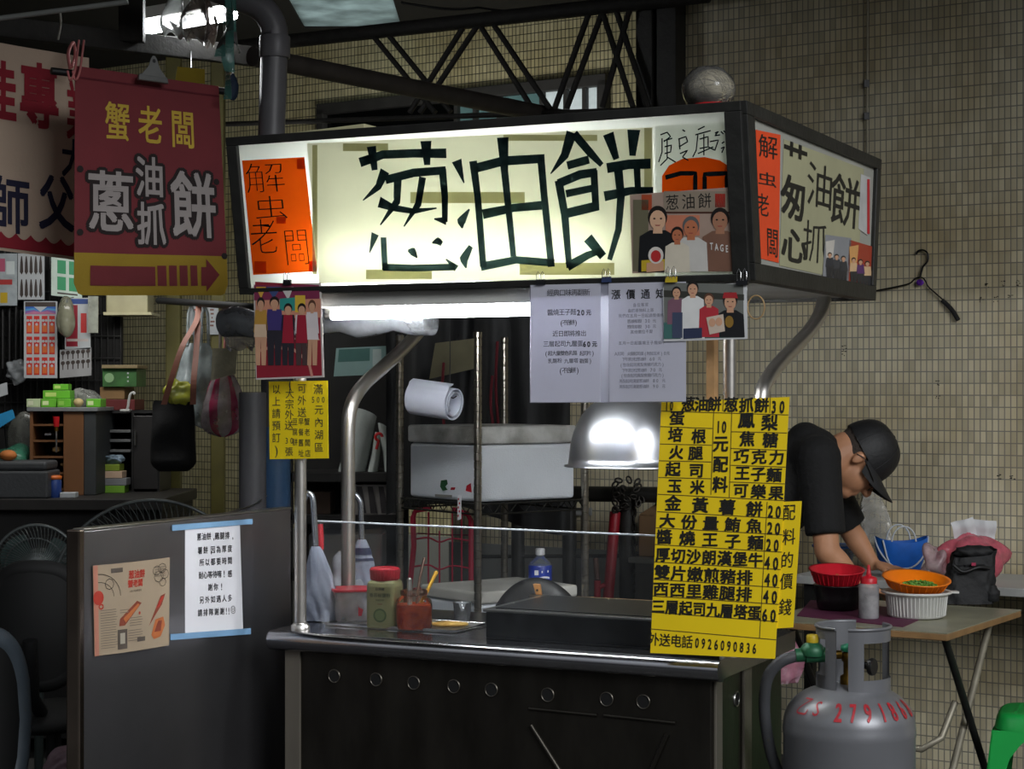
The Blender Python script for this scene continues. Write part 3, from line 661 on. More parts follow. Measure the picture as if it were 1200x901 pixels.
# photo stuck on the lower corner of the front
ph = Sheet(*[face(*face.st(*p), .006) for p in ((739, 228), (860, 219), (863, 317), (742, 320))])
ph.n = fn_; m_ = MB(); m_.sheet(ph, pm('photo_backdrop', '#a58e80'), .0012, 4, 4)
pxrect(m_, ph, 742, 234, 760, 318, pm('olive', '#6a6650')); pxrect(m_, ph, 778, 224, 858, 248, pm('photo_sign', '#8d8070')); pxrect(m_, ph, 752, 228, 764, 246, pm('photo_orange', '#a8482a'))
spread_line(m_, ph, '葱油餅', (788, 237), (826, 235), 17, 18, INK, 0); pxrect(m_, ph, 838, 227, 850, 243, pm('stamp_red', '#b03428')); pxrect(m_, ph, 778, 248, 856, 250, pm('brown_line', '#4a2c22')); pxrect(m_, ph, 780, 252, 820, 276, pm('salmon', '#c47a5e')); 
bust(m_, ph, 771, 242, 46, 319, pm('black_shirt', '#17181b'), pm('pale_skin', '#d6ac8c'), HAIR_P, .0012)
ovalpx(m_, ph, 769, 299, 9, 10, pm('shirt_badge', '#d8d0c8'), .0022); ovalpx(m_, ph, 769, 300, 6, 7, pm('badge_red', '#b83030'), .0024); pxpoly(m_, ph, [(752, 305), (788, 303), (788, 316), (752, 318)], pm('yellow_sleeve', '#c2a62c'), .0016); pxpoly(m_, ph, [(758, 308), (778, 306), (778, 317), (758, 319)], SKIN_P, .002)
bust(m_, ph, 810, 254, 40, 318, pm('white_shirt', '#c9c6c0'), pm('warm_skin', '#b8704f'), pm('grey_cap', '#5a5d5e'), .0014); bust(m_, ph, 794, 266, 30, 319, pm('cream_shirt', '#d4cbb8'), pm('warm_skin', '#b8704f'), HAIR_P, .002)
bust(m_, ph, 844, 244, 44, 318, pm('brown_shirt', '#7a5848'), pm('tan_skin', '#a5765c'), HAIR_P, .0012); spread_line(m_, ph, 'TAGE', (834, 288), (852, 291), 5, 9, pm('white_print', '#d8d4d0'), .02, .002)
tag(m_.build('group_photo'), 'photo of four people fixed over the lower corner of the lit sign', 'photo')
# lamp under the sign
lampf = thing('fluorescent_lamp', 'bare twin fluorescent lamp fixed under the lit sign', 'lamp', S(.8, .09, 1.64))
l1, l2 = PB(383, 369, .10), PB(383, 348, .045); az = ab(l1)[0]
m_ = MB(); m_.sbox(.2, az+.02, .02, .13, 1.672, ZB, HOU); m_.build('housing', lampf, bevel=.004)
LAMP2 = LAMP.copy(); LAMP2.name = 'bright_tube'; LAMP2.node_tree.nodes['Principled BSDF'].inputs['Emission Strength'].default_value = 75
for z, b in ((l1.z, .10), (l2.z-.012, .035)):
    m_ = MB(); m_.tube([S(.24, b, z), S(az-.02, b, z)], .0135, LAMP2, 14); m_.build('tube', lampf)
    for a in (.225, az-.018):
        m_ = MB(); m_.tube([S(a, b, z), S(a+.016, b, z)], .0145, STEEL, 14); m_.box(S(a-.002, b-.01, z), U*.02, V*.02, UP*(1.675-z), HOU); m_.build('end_cap', lampf)
# rolled plastic curtain behind the lamp
m_ = MB(); cu = film('cloudy_plastic', '#8c8f94', .6, .25, .3, .3, 14)
p0, p1 = PB(262, 372, .3), PB(505, 388, .3); a0_, a1_ = ab(p0)[0], ab(p1)[0]
zz = 1.645
m_.tube([S(a0_+(a1_-a0_)*i/12, .3, zz+.006*math.sin(i*2.1)) for i in range(13)], [.040+.005*math.sin(i*1.7) for i in range(13)], cu, 20)
m_.tube([S(a0_+(a1_-a0_)*i/12, .3, zz) for i in range(13)], .022, mat('grey_roll_core', '#5d5f60', .6), 12)
tag(m_.build('rolled_curtain'), 'rolled clear plastic rain curtain slung behind the fluorescent lamp', 'rain curtain')
# things lying on the sign
m_ = MB(); c = S(.13, .36, ZT-.012); TW = mat('pale_twine', '#8d8670', .8, 0, .3, 18, .6, 70, (1, 1, 5))
t = thing('twine_ball', 'ball of pale twine in clear wrap on a red base on the sign roof', 'twine ball', c)
c = PB(833, 119, .06); c.z = ZT-.012
m_.ball(c+UP*.062, .056, .056, .05, TW, 28, 16, fn=lambda q: 1+.02*math.sin(q.z*60)); 
ob = m_.build('twine', t)
m_ = MB()
for k in range(26):
    d = Vector((random.uniform(-1, 1), random.uniform(-1, 1), random.uniform(-.6, .9))).normalized(); e1 = d.cross(UP).normalized(); e2 = d.cross(e1)
    m_.tube([c+UP*.062+Vector((e1*math.cos(a)+e2*math.sin(a)))*.0572-UP*(0.006*((e1*math.cos(a)+e2*math.sin(a)).z)) for a in [2*PI*i/28 for i in range(28)]], .0011, TW, 5, closed=True)
m_.build('twine_wraps', t)
m_ = MB(); m_.ball(c+UP*.066-Vector((.006, 0, 0)), .066, .062, .056, film('clear_wrap', '#d7d5d0', .16, .15, .3, .4, 18), 24, 14, fn=lambda q: 1+.03*math.sin(q.x*9+q.y*7)); m_.build('plastic_wrap', t)
m_ = MB(); m_.lathe(c, [(.046, 0), (.05, .004), (.05, .026), (.042, .03)], mat('red_plastic', '#a8161c', .4), 28); m_.build('red_base', t, label='red plastic base')
m_ = MB(); q = [S(A1-.02, .55, ZT), S(.95, .55, ZT), S(.95, .72, ZT), S(A1-.02, .72, ZT)]
qa, qb = ab(PB(337, 150, .03))[0], ab(PB(434, 150, .03))[0]; q = [S(qa, .0, ZT-.012), S(qb, .0, ZT-.012), S(qb, .2, ZT-.012), S(qa, .2, ZT-.012)]
m_.hexa(q+[k+UP*(.022 if i in (0, 3) else .034) for i, k in enumerate(q)], mat('cream_board', '#b5b18c', .7, 0, .08)); tag(m_.build('foam_board', bevel=.003), 'flat cream board lying on the roof of the lit sign', 'board')

# ================================================================ notices and photos hung on the cart
CLIP = mat('binder_clip_black', '#15161a', .35, .6, .1); CLIPY = mat('yellow_clip', '#b9a11a', .4, .2)
def binder_clip(px, py, b, colr, label, scale=1.0):
    c = PB(px, py, b); t = thing('binder_clip', label, 'binder clip', c, None); w = .012*scale
    m = MB(); m.hexa([c-U*w-V*.006-UP*.002, c+U*w-V*.006-UP*.002, c+U*w+V*.001-UP*.002, c-U*w+V*.001-UP*.002, c-U*w-V*.003+UP*.012, c+U*w-V*.003+UP*.012, c+U*w+V*.001+UP*.012, c-U*w+V*.001+UP*.012], colr); m.build('clip_body', t)
    for k in (-.5, .5):
        m = MB(); q = c+U*w*k-V*.0045+UP*.008; m.tube([q+U*w*.3, q+U*w*.35+UP*.016*scale, q+UP*.024*scale, q-U*w*.35+UP*.016*scale, q-U*w*.3], .0009, CHROME, 6); m.build('wire_arm', t)
    return t
# two white notices in one clear sleeve
def pbs(b, *q): 
    s = Sheet(*[PB(p[0], p[1], b) for p in q]); s.n = -V; return s
NOTE = backlit('backlit_white_paper', '#dcdce8', .4, 6, .02); GREYT = pm('grey_text', '#4a4a52'); GREYL = pm('light_text', '#8d8d9a')
t = thing('price_notice', 'pair of white printed notices in one clear sleeve hanging under the sign', 'notice', PB(712, 471, -.012))
sl = pbs(-.014, (621, 334), (804, 330), (804, 471), (621, 472))
m_ = MB(); m_.sheet(sl, backlit('sleeve_film', '#9798a6', .2, 6, .02), 0, 6, 6); m_.build('sleeve', t)
pa = pbs(-.0158, (622, 334), (704, 332), (704, 471), (622, 471)); m_ = MB(); m_.sheet(pa, NOTE, 0, 3, 3)
for txt, y, x0, x1, w in (('經典口味再翻新', 343, 645, 688, 8), ('醬燒王子麵', 366, 645, 672, 7.4), ('(不含餅)', 378, 658, 675, 6.5), ('近日即將推出', 391, 651, 684, 7), ('三層起司九層蛋', 403, 640, 680, 7), ('(超大量雙色乳酪', 414, 640, 674, 5.6), ('起司片)', 414, 682, 695, 5.6), ('乳酪粉', 423, 645, 656, 5.6), ('九層塔', 423, 664, 675, 5.6), ('戳蛋)', 423, 682, 692, 5.6), ('(不含餅)', 434, 657, 677, 7)):
    spread_line(m_, pa, txt, (x0, y), (x1, y-.6), w, w*1.05, GREYT, .0)
for txt, y, x0, x1 in (('20', 366, 678, 683), ('元', 366, 690, 690), ('60', 403, 685, 690), ('元', 403, 697, 697)): spread_line(m_, pa, txt, (x0, y), (x1, y), 6, 7, GREYT, .03)
m_.build('flavour_sheet', t, label='printed sheet announcing new flavours')
pb = pbs(-.0158, (713, 332), (804, 330), (804, 470), (714, 471)); m_ = MB(); m_.sheet(pb, NOTE, 0, 3, 3)
spread_line(m_, pb, '漲價通知', (722, 345), (774, 344), 11, 12, INK, .01)
for txt, y, x0, x1 in (('各位客官', 357.5, 744, 758), ('由於原物料上漲', 364, 738, 764), ('我們在五月一日起調整價格', 370, 727, 776), ('葱油餅調整 30 元', 376.5, 737, 767), ('葱抓餅調整 30 元', 383, 737, 767), ('其他價位不變', 389, 741, 763), ('五月一日起醬燒王子麵如下', 402, 727, 778), ('A起司 火腿起司蛋(附加玉米)0元', 414.5, 722, 783), ('下午茶沙拉葱油餅 60 元', 421, 731, 773), ('(包含起司鳳梨焦糖巧克力)', 427.5, 728, 777), ('下午茶沙拉葱油餅 70 元', 434, 731, 774), ('(包含起司鳳梨焦糖巧克力)', 440, 729, 777), ('鳳梨起司漢堡葱油餅 80 元', 446.5, 728, 778), ('鳳梨起司漢堡葱油餅 90 元', 453, 728, 778)):
    spread_line(m_, pb, txt, (x0, y), (x1, y-.8), 4.3, 4.6, GREYL, .0)
m_.build('price_rise_sheet', t, label='printed sheet headed with four large characters')
binder_clip(634, 333, -.016, CLIP, 'black binder clip over the outer corner of the white flavour notice'); binder_clip(711, 330, -.016, pm('blue_clip', '#1b2c55'), 'dark blue binder clip between the two white notices')
binder_clip(787, 330, -.022, CLIPY, 'yellow clip holding the photo of two couples with a child', 1.2); binder_clip(870, 333, -.022, CLIP, 'black binder clip at the outer top corner of the photo below the sign', 1.2)
# laminated photo of five people
t = pbs(-.012, (297, 333), (376, 331), (380, 442), (300, 445)); m_ = MB(); m_.sheet(t, pm('laminate_edge', '#c9bfba'), .001, 3, 3)
pxpoly(m_, t, [(299, 330), (374, 334), (377.5, 440), (301, 443)], pm('crimson', '#8e2130'), .0004)
for i, (pts, c) in enumerate((([(298, 334), (374, 334), (375, 352), (298, 352)], '#7a2a4a'), ([(300, 336), (312, 336), (306, 350)], '#d0a040'), ([(312, 336), (330, 336), (321, 350)], '#3a4a78'), ([(330, 338), (344, 336), (338, 352)], '#c9c4c0'), ([(300, 352), (376, 350), (376, 372), (300, 374)], '#c98a70'), ([(328, 350), (352, 348), (350, 364), (328, 364)], '#2f8f86'), ([(346, 346), (358, 346), (358, 366), (346, 366)], '#d8b23c'))):
    pxpoly(m_, t, pts, pm('backdrop%d' % i, c), .0007+.0001*i)
thin(m_, t, [(301, 412), (320, 406), (345, 410), (362, 424), (366, 441)], .008, pm('stage_line', '#c88a7a'), .0012); thin(m_, t, [(301, 395), (375, 398)], .004, pm('stage_edge', '#c88a7a'), .0011)
figure(m_, t, 306, 347, 428, pm('ochre_top', '#b58a3c'), SKIN_P, SKIN_P, HAIR_P, .8, .0014); pxpoly(m_, t, [(299, 380), (312, 380), (313, 395), (298, 395)], pm('cream_skirt', '#d3b79a'), .0018)
figure(m_, t, 322, 346, 428, pm('purple_jacket', '#3f3470'), pm('slacks', '#2a2730'), SKIN_P, HAIR_P, 1.0, .0014)
figure(m_, t, 338, 354, 428, pm('black_top', '#22202a'), pm('slacks', '#2a2730'), SKIN_P, HAIR_P, .95, .0014); figure(m_, t, 354, 354, 428, pm('white_top', '#d8cfd0'), pm('slacks2', '#4a3838'), SKIN_P, HAIR_P, .95, .0014)
for x in (338, 354): pxpoly(m_, t, [(x-5, 369), (x+5, 369), (x+7, 402), (x-7, 402)], pm('apron_red', '#9a1f34'), .002)
figure(m_, t, 366, 350, 428, pm('white_top', '#d8cfd0'), SKIN_P, SKIN_P, pm('brown_hair', '#5a3a2a'), .8, .0014); pxpoly(m_, t, [(360, 384), (372, 384), (374, 398), (359, 398)], pm('white_skirt', '#ddd2d2'), .0018)
tag(m_.build('laminated_photo'), 'laminated red photo of five standing people below the orange sign sheet', 'photo')
binder_clip(337, 333, -.014, CLIP, 'wire-armed clip above the laminated red photo of five people')
# photo with a child at the other end
t = pbs(-.02, (777, 337), (875, 331), (876, 397), (778, 400)); m_ = MB(); m_.sheet(t, pm('sleeve_white', '#c9cacb'), .001, 3, 3)
pxpoly(m_, t, [(778, 331), (871, 333), (872, 395.5), (778.5, 397.5)], pm('photo_grey', '#6b6d68'), .0004); pxpoly(m_, t, [(778, 378), (872, 374), (872, 395), (778, 397)], pm('photo_teal', '#3f6a66'), .0006); pxpoly(m_, t, [(778, 340), (872, 345), (872, 352), (778, 348)], pm('photo_beam', '#35352f'), .0006)
bust(m_, t, 793, 336, 22, 380, pm('mauve', '#7a5666'), SKIN_P, HAIR_P, .0009); pxpoly(m_, t, [(788, 366), (800, 366), (800, 396), (788, 396)], pm('jeans', '#3f4860'), .0012)
bust(m_, t, 812, 330, 28, 397, pm('white_shirt2', '#dcdcda'), SKIN_P, HAIR_P, .001); pxpoly(m_, t, [(801, 385), (823, 384), (823, 396), (801, 397)], pm('navy', '#2d3550'), .0016)
bust(m_, t, 831, 344, 24, 395, pm('red_dress', '#b0303a'), SKIN_P, pm('brown_hair', '#5a3a2a'), .0013); bust(m_, t, 856, 343, 34, 395, pm('black_shirt', '#17181b'), SKIN_P, HAIR_P, .0012, cap=pm('red_cap', '#a0262c'))
pxpoly(m_, t, [(828, 372), (848, 368), (850, 388), (832, 392)], pm('book_pale', '#c9b8a8'), .0024); ovalpx(m_, t, 835, 378, 4, 5, SKIN_P, .0028); ovalpx(m_, t, 843, 377, 4, 5, SKIN_P, .0028); ovalpx(m_, t, 855, 377, 5, 7, pm('gold_print', '#8a6a2c'), .0024)
tag(m_.build('family_photo'), 'photo of a couple, a child and a red-capped man hung below the sign', 'photo')
m_ = MB(); q = PB(886, 360, .0); m_.tube([q+U*(-.03*math.cos(a))*.7+UP*(.028*math.sin(a)) for a in [2*PI*i/24 for i in range(24)]], .0018, mat('tan_band', '#a8895c', .6), 6, closed=True)
tag(m_.build('rubber_band'), 'tan rubber loop hanging beside the photo with the child', 'rubber band')
# small yellow notice on the pole
t = pbs(.035, (315, 447), (384, 446), (385, 537), (316, 538)); m_ = MB(); m_.sheet(t, YELLOW, .001, 3, 3); BLU = pm('blue_black_ink', '#1c2233')
spread_line(m_, t, '滿', (373, 456), (373, 456), 12, 13, BLU); spread_line(m_, t, '500', (367, 468), (379, 468), 6, 8, BLU); spread_line(m_, t, '元內湖區', (374, 480), (374, 524), 11, 12, BLU)
spread_line(m_, t, '可外送', (354, 455), (354, 483), 11, 12, BLU); spread_line(m_, t, '(大宗外送', (340, 449), (339, 498), 11, 12, BLU); spread_line(m_, t, '30', (336, 516), (342, 516), 6, 8, BLU); spread_line(m_, t, '張', (339, 529), (339, 529), 10, 11, BLU)
spread_line(m_, t, '以上請預訂)', (324, 456), (324, 527), 10.5, 12, BLU); spread_line(m_, t, '蟹老闆店', (360, 494), (361, 531), 7, 9, BLU); spread_line(m_, t, '早餐舊址', (353, 494), (353, 531), 6.5, 9, BLU); spread_line(m_, t, '豆腐餅', (346, 494), (346, 518), 6.5, 9, BLU)
tag(m_.build('delivery_notice'), 'small yellow handwritten notice fixed to the pole below the red photo', 'notice')
# tall yellow menu board
menu = thing('menu_board', 'tall yellow handwritten menu board with black characters hanging at the corner of the cart', 'menu board', PB(840, 772, -.05))
mn = Sheet(PB(775, 471, .03), PB(925, 465, .03), PB(908, 772, -.05), PB(762, 765, -.05)); mn.n = mn.n if mn.n.y < 0 else -mn.n
MZ = lambda x, y: (740+x/2.65, 450+y/2.65)
YB = mat('yellow_menu_card', '#eccb06', .42, 0, .04, 6)
m_ = MB(); m_.sheet(mn, YB, .003, 4, 8)
MI = pm('menu_ink', '#15130c'); MR = pm('menu_rule', '#5a4a10')
def mrow(txt, x0, x1, y0, y1, w, h, bold=.028): spread_line(m_, mn, txt, MZ(x0, y0), MZ(x1, y1), w/2.65, h/2.65, MI, bold, .001, .03)
mrow('10', 108, 125, 66, 66, 14, 34); mrow('葱油餅', 177, 258, 62, 62, 42, 46); mrow('葱抓餅', 310, 405, 64, 66, 44, 46); mrow('30', 442, 468, 70, 70, 22, 42)
mrow('蛋', 142, 142, 105, 105, 46, 46); mrow('培根', 137, 210, 157, 162, 44, 46); mrow('火腿', 140, 200, 212, 214, 44, 44); mrow('起司', 130, 202, 264, 268, 46, 46); mrow('玉米', 135, 205, 316, 320, 44, 46)
mrow('10', 268, 288, 132, 132, 20, 40); mrow('元配料', 278, 276, 185, 312, 46, 52)
mrow('鳳梨', 358, 430, 112, 120, 50, 50); mrow('焦糖', 360, 432, 170, 174, 46, 48); mrow('巧克力', 342, 452, 224, 228, 46, 46); mrow('王子麵', 345, 444, 276, 282, 46, 46); mrow('可樂果', 340, 450, 330, 338, 46, 46)
mrow('金黃薯餅', 130, 382, 370, 388, 50, 50); mrow('20', 432, 456, 394, 396, 24, 42); mrow('大份量鮪魚', 112, 382, 424, 440, 48, 46); mrow('20', 430, 454, 446, 448, 24, 42)
mrow('醬燒王子麵', 103, 386, 474, 492, 48, 48); mrow('20', 426, 450, 498, 500, 22, 42); mrow('厚切沙朗漢堡牛', 98, 386, 530, 546, 44, 48); mrow('40', 422, 448, 554, 556, 24, 44)
mrow('雙片嫩煎豬排', 96, 352, 584, 600, 48, 48); mrow('40', 422, 446, 606, 608, 24, 44); mrow('西西里雞腿排', 92, 350, 636, 652, 48, 48); mrow('40', 418, 444, 658, 660, 24, 44)
mrow('三層起司九層塔蛋', 84, 382, 690, 710, 40, 48); mrow('60', 414, 440, 716, 718, 24, 44)
mrow('外送电話', 70, 174, 792, 800, 34, 44, .01); mrow('0926090836', 204, 382, 802, 820, 17, 36, .02)
for a, b in (((92, 84), (488, 96)), ((90, 132), (252, 138)), ((88, 186), (250, 190)), ((86, 238), (248, 242)), ((84, 290), (247, 294)), ((82, 342), (478, 362)), ((310, 148), (484, 152)), ((308, 200), (482, 206)), ((306, 252), (480, 258)), ((304, 304), (478, 310)),
             ((80, 396), (476, 418)), ((76, 446), (470, 468)), ((74, 498), (468, 522)), ((70, 552), (464, 576)), ((68, 606), (460, 632)), ((66, 658), (458, 684)), ((62, 708), (454, 738)), ((58, 760), (450, 794)),
             ((256, 84), (247, 344)), ((312, 86), (304, 352)), ((422, 366), (398, 790)), ((286, 34), (284, 84)), ((432, 36), (430, 90))): rule(m_, mn, MZ(*a), MZ(*b), .9, MR, .0007)
m_.build('menu_sheet', menu)
mx = Sheet(*[mn._flat(*mn.st(*p))-mn.n*.0032 for p in ((909, 588), (939, 587), (929, 735), (900, 737))]); mx.n = mn.n
m_ = MB(); m_.sheet(mx, YB, .002, 2, 4)
for c, y, x in (('配', 398, 490), ('料', 474, 490), ('的', 546, 484), ('價', 612, 482), ('錢', 692, 478)): spread_line(m_, mx, c, MZ(x, y), MZ(x, y), 38/2.65, 52/2.65, MI, .005, .001, .06)
m_.build('menu_extension', menu, label='narrow strip taped along the menu edge')
m_ = MB(); m_.box(S(.025, .05, 1.0), U*.02, V*.03, UP*.69, mat('bare_wood_strip', '#b0895c', .7, 0, .2)); tag(m_.build('wood_strip'), 'thin bare wood strip beside the chrome pole behind the yellow menu', 'wood strip')
# ================================================================ folding table, wall table, gas cylinder, stool
TZ = .73; T0 = PZ(1110, 742, TZ); tw, td = .62, .70
LAM = mat('worn_table_laminate', '#8f8d78', .35, 0, .2, 7, .02, 30); TEDGE = mat('tan_table_edge', '#8a6a44', .5, 0, .2)
tb = thing('folding_table', 'worn folding table with tan edge standing behind the grey gas cylinder', 'table', T0-WD*tw/2-WN*td/2-UP*TZ)
corner = [T0-WD*tw, T0, T0-WN*td, T0-WD*tw-WN*td]
m_ = MB(); m_.hexa([p-UP*.003 for p in corner]+corner, LAM); m_.build('table_top', tb)
m_ = MB(); m_.hexa([p-UP*.024 for p in corner]+[p-UP*.003 for p in corner], TEDGE); m_.build('table_edge', tb, bevel=.003)
LEGM = mat('dark_tube_leg', '#2a2a29', .45, .5, .2); LEGL = mat('worn_pale_leg', '#8d8777', .45, .4, .2)
for k in (0, 1):
    o = -WD*(.06 if k == 0 else tw-.06)
    f0 = T0+o-WN*.10-UP*.024; b0 = T0+o-WN*(td-.08)-UP*.024; ff = T0+o-WN*.04; ff.z = .012; bf = T0+o-WN*(td-.04); bf.z = .012
    m_ = MB(); m_.tube([f0+WD*.015, bf+WD*.015], .012, LEGM, 10); m_.build('leg', tb)
    m_ = MB(); m_.tube([b0-WD*.015, ff-WD*.015], .012, LEGL, 10); m_.build('leg', tb, label='pale worn leg')
m_ = MB(); z = .30; q = lambda k, d, zz: Vector(T0-WD*k-WN*d)*1+UP*(zz-TZ)
m_.tube([q(.075, .28, .48), q(.09, .2, .38), q(.14, .17, .345), q(tw-.14, .17, .345), q(tw-.09, .2, .38), q(tw-.075, .28, .48)], .011, LEGL, 10); m_.build('cross_rung', tb, label='pale worn cross rung')
m_ = MB(); m_.tube([q(.045, .55, .14), q(tw-.045, .55, .14)], .008, LEGM, 8); m_.build('lower_rung', tb)
# pale table along the wall
wtb = thing('side_table', 'pale table along the tiled wall beneath the blue and pink bags', 'table', RW+WN*.26+WD*.5)
W2 = mat('pale_table_top', '#a9a9a6', .5, 0, .08, 5); z2 = .77
q0 = RW+WN*.02-WD*.38
m_ = MB(); m_.box(q0+UP*(z2-.03), WD*1.9, WN*.48, UP*.03, W2); m_.build('table_top', wtb, bevel=.003)
for a, b in ((.04, .04), (1.82, .04), (.04, .42), (1.82, .42)):
    m_ = MB(); m_.box(q0+WD*a+WN*b, WD*.035, WN*.035, UP*(z2-.03), LEGM); m_.build('leg', wtb)
# gas cylinder
gc = P(995, 457, 4.55); gc.z = 0
GASM = mat('grey_gas_enamel', '#77787c', .36, .35, .1, 5, .03, 25)
g = thing('gas_cylinder', 'grey steel gas cylinder with red stencilled numbers and a cut-out collar', 'gas cylinder', gc)
R = .161; prof = [(.13, .0), (.145, .012), (R, .06), (R, .600), (R+.0015, .606), (R+.0015, .622), (R, .628)]
dome = [(R*math.cos(t)**.75, .628+.098*math.sin(t)) for t in [PI/2*i/14 for i in range(1, 14)]]+[(.0, .727)]
m_ = MB(); m_.lathe(gc, prof+dome, GASM, 48)
class Dome:
    w = h = 1
    def __call__(self, s, t, off=0):   # s: angle, t: position up the dome 0..1
        k = PI/2*max(.02, min(.98, t)); r = R*math.cos(k)**.75+off; return gc+Vector((r*math.cos(s), r*math.sin(s), .628+.098*math.sin(k)+off*.6))
dm = Dome(); RED = mat('red_stencil_paint', '#a8222c', .5, 0, .3, 60)
for i, ch in enumerate('2791868'):
    th = -PI/2-.36+i*.245
    vs, fs, mx_ = fine_glyph(ch)
    [m_.add([dm(th+(x-mx_/2+dx)*.25, .345+(y-.35+dy)*.42, .0012+.0001*q) for x, y in vs], fs, RED) for q, (dx, dy) in enumerate(((.025, .02), (-.025, -.02), (.025, -.02), (-.025, .02)))]
for i, ch in enumerate('乙S'):
    th = -PI/2-1.05+i*.3; vs, fs, mx_ = fine_glyph(ch); m_.add([dm(th+(x-mx_/2)*.3, .38+(y-.35)*.36, .0012) for x, y in vs], fs, RED)
m_.build('tank', g)
def collar(t0, t1, wins):
    m = MB(); r = .091; cc = gc+Vector((.012, .01, 0)); zl, zh = .69, .868
    def pan(a, b, z0, z1): m.grid(lambda s, t: cc+Vector((r*math.cos(a+(b-a)*s), r*math.sin(a+(b-a)*s), z0+(z1-z0)*t)), max(3, int(abs(b-a)*10)), 3, GASM, 0); m.grid(lambda s, t: cc+Vector(((r-.004)*math.cos(a+(b-a)*s), (r-.004)*math.sin(a+(b-a)*s), z0+(z1-z0)*t)), max(3, int(abs(b-a)*10)), 3, GASM, 0)
    a = t0
    for w0, w1, z0, z1 in wins: pan(a, w0, zl, zh); pan(w0, w1, zl, z0); pan(w0, w1, z1, zh); a = w1
    pan(a, t1, zl, zh)
    m.tube([cc+Vector((r*math.cos(t0+(t1-t0)*i/16), r*math.sin(t0+(t1-t0)*i/16), zh)) for i in range(17)], .0045, GASM, 8)
    return m
collar(math.radians(-108), math.radians(25), [(math.radians(-84), math.radians(5), .745, .835)]).build('collar', g)
collar(math.radians(75), math.radians(232), [(math.radians(150), math.radians(212), .75, .84)]).build('collar', g)
BRS = mat('brass', '#8a6a2c', .35, .9, .2); GRN = mat('green_regulator', '#1f5a3c', .45, .2, .15)
m_ = MB(); c = gc+UP*.725; m_.lathe(c, [(.022, -.004), (.022, .02), (.014, .025), (.014, .055), (.018, .058), (.018, .078), (.01, .082)], BRS, 20); m_.build('valve', g)
m_ = MB(); m_.tube([c+UP*.06+Vector((.01, -.01, 0)), c+UP*.045+Vector((.05, -.035, 0))], .009, BLACK, 10); m_.lathe(c+UP*.048+Vector((.05, -.035, 0)), [(.02, -.006), (.022, 0), (.02, .006)], BLACK, 16, Vector((0, 0, 1)), Vector((.6, .8, 0)), Vector((.8, -.6, 0))); m_.build('valve_handle', g)
m_ = MB(); m_.lathe(c+UP*.088, [(.02, -.006), (.021, 0), (.02, .008), (.006, .012)], mat('teal_plastic', '#1f8f6a', .4), 16); m_.build('valve_cap', g, label='small teal valve cap')
rg = thing('gas_regulator', 'green gas regulator with a yellow cap clamped to the gas cylinder valve', 'regulator', P(955, 776, 4.55))
r0, r1 = P(932, 768, 4.55), P(986, 767, 4.55)
m_ = MB(); m_.tube([r0, P(945, 767, 4.55)], .017, GRN, 14); m_.tube([P(944, 767, 4.55), P(972, 767, 4.55)], [.021, .018], GRN, 14); m_.tube([P(970, 767, 4.55), r1], .011, BRS, 12); m_.lathe(P(952, 762, 4.55), [(.03, -.012), (.032, 0), (.026, .012), (.012, .022)], GRN, 20); m_.build('regulator_body', rg)
m_ = MB(); m_.lathe(P(952, 752, 4.55), [(.0145, -.004), (.0155, .002), (.0155, .014), (.013, .018)], mat('yellow_plastic', '#b9a020', .45), 20); m_.build('adjusting_cap', rg, label='yellow adjusting cap')
m_ = MB(); m_.tube(smooth_path([P(934, 768, 4.55), P(914, 776, 4.55), P(899, 796, 4.56), P(896, 835, 4.58), P(903, 880, 4.6), P(916, 930, 4.62), P(900, 1010, 4.66), P(880, 1040, 4.7)]), .0145, mat('grey_rubber_hose', '#3f4043', .5, 0, .15), 14)
tag(m_.build('gas_hose'), 'thick grey rubber gas hose arching down from the green regulator', 'hose')
# green plastic stool
GS = mat('green_stool_plastic', '#16a045', .4, 0, .08, 6)
sc0 = P(1220, 457, 5.75); sc0.z = 0; st = thing('plastic_stool', 'bright green plastic stool with arched legs near the folding table', 'stool', sc0)
ang = math.radians(-20); ax_ = Vector((math.cos(ang), math.sin(ang), 0)); ay_ = Vector((-math.sin(ang), math.cos(ang), 0))
H = .455; hw = .125
m_ = MB(); rr = lambda k, z, e=.5: [sc0+ax_*(k*(abs(math.cos(t))**e)*(1 if math.cos(t) > 0 else -1))+ay_*(k*(abs(math.sin(t))**e)*(1 if math.sin(t) > 0 else -1))+UP*z for t in [2*PI*(i+.5)/40 for i in range(40)]]
rings = [rr(hw+.012, H-.05), rr(hw+.006, H-.02), rr(hw, H-.006), rr(hw-.01, H), rr(hw-.05, H-.001), rr(.02, H-.003)]
vs = [p for r_ in rings for p in r_]; fs = [(i*40+k, i*40+(k+1) % 40, (i+1)*40+(k+1) % 40, (i+1)*40+k) for i in range(5) for k in range(40)]
m_.add(vs, fs+[tuple(range(200, 240))], GS, True)
for k in range(5): m_.cbox(sc0+ax_*(-.07+.035*k)+UP*(H+.001), .008, .16, .003, GS, ax_, ay_)
m_.build('seat', st)
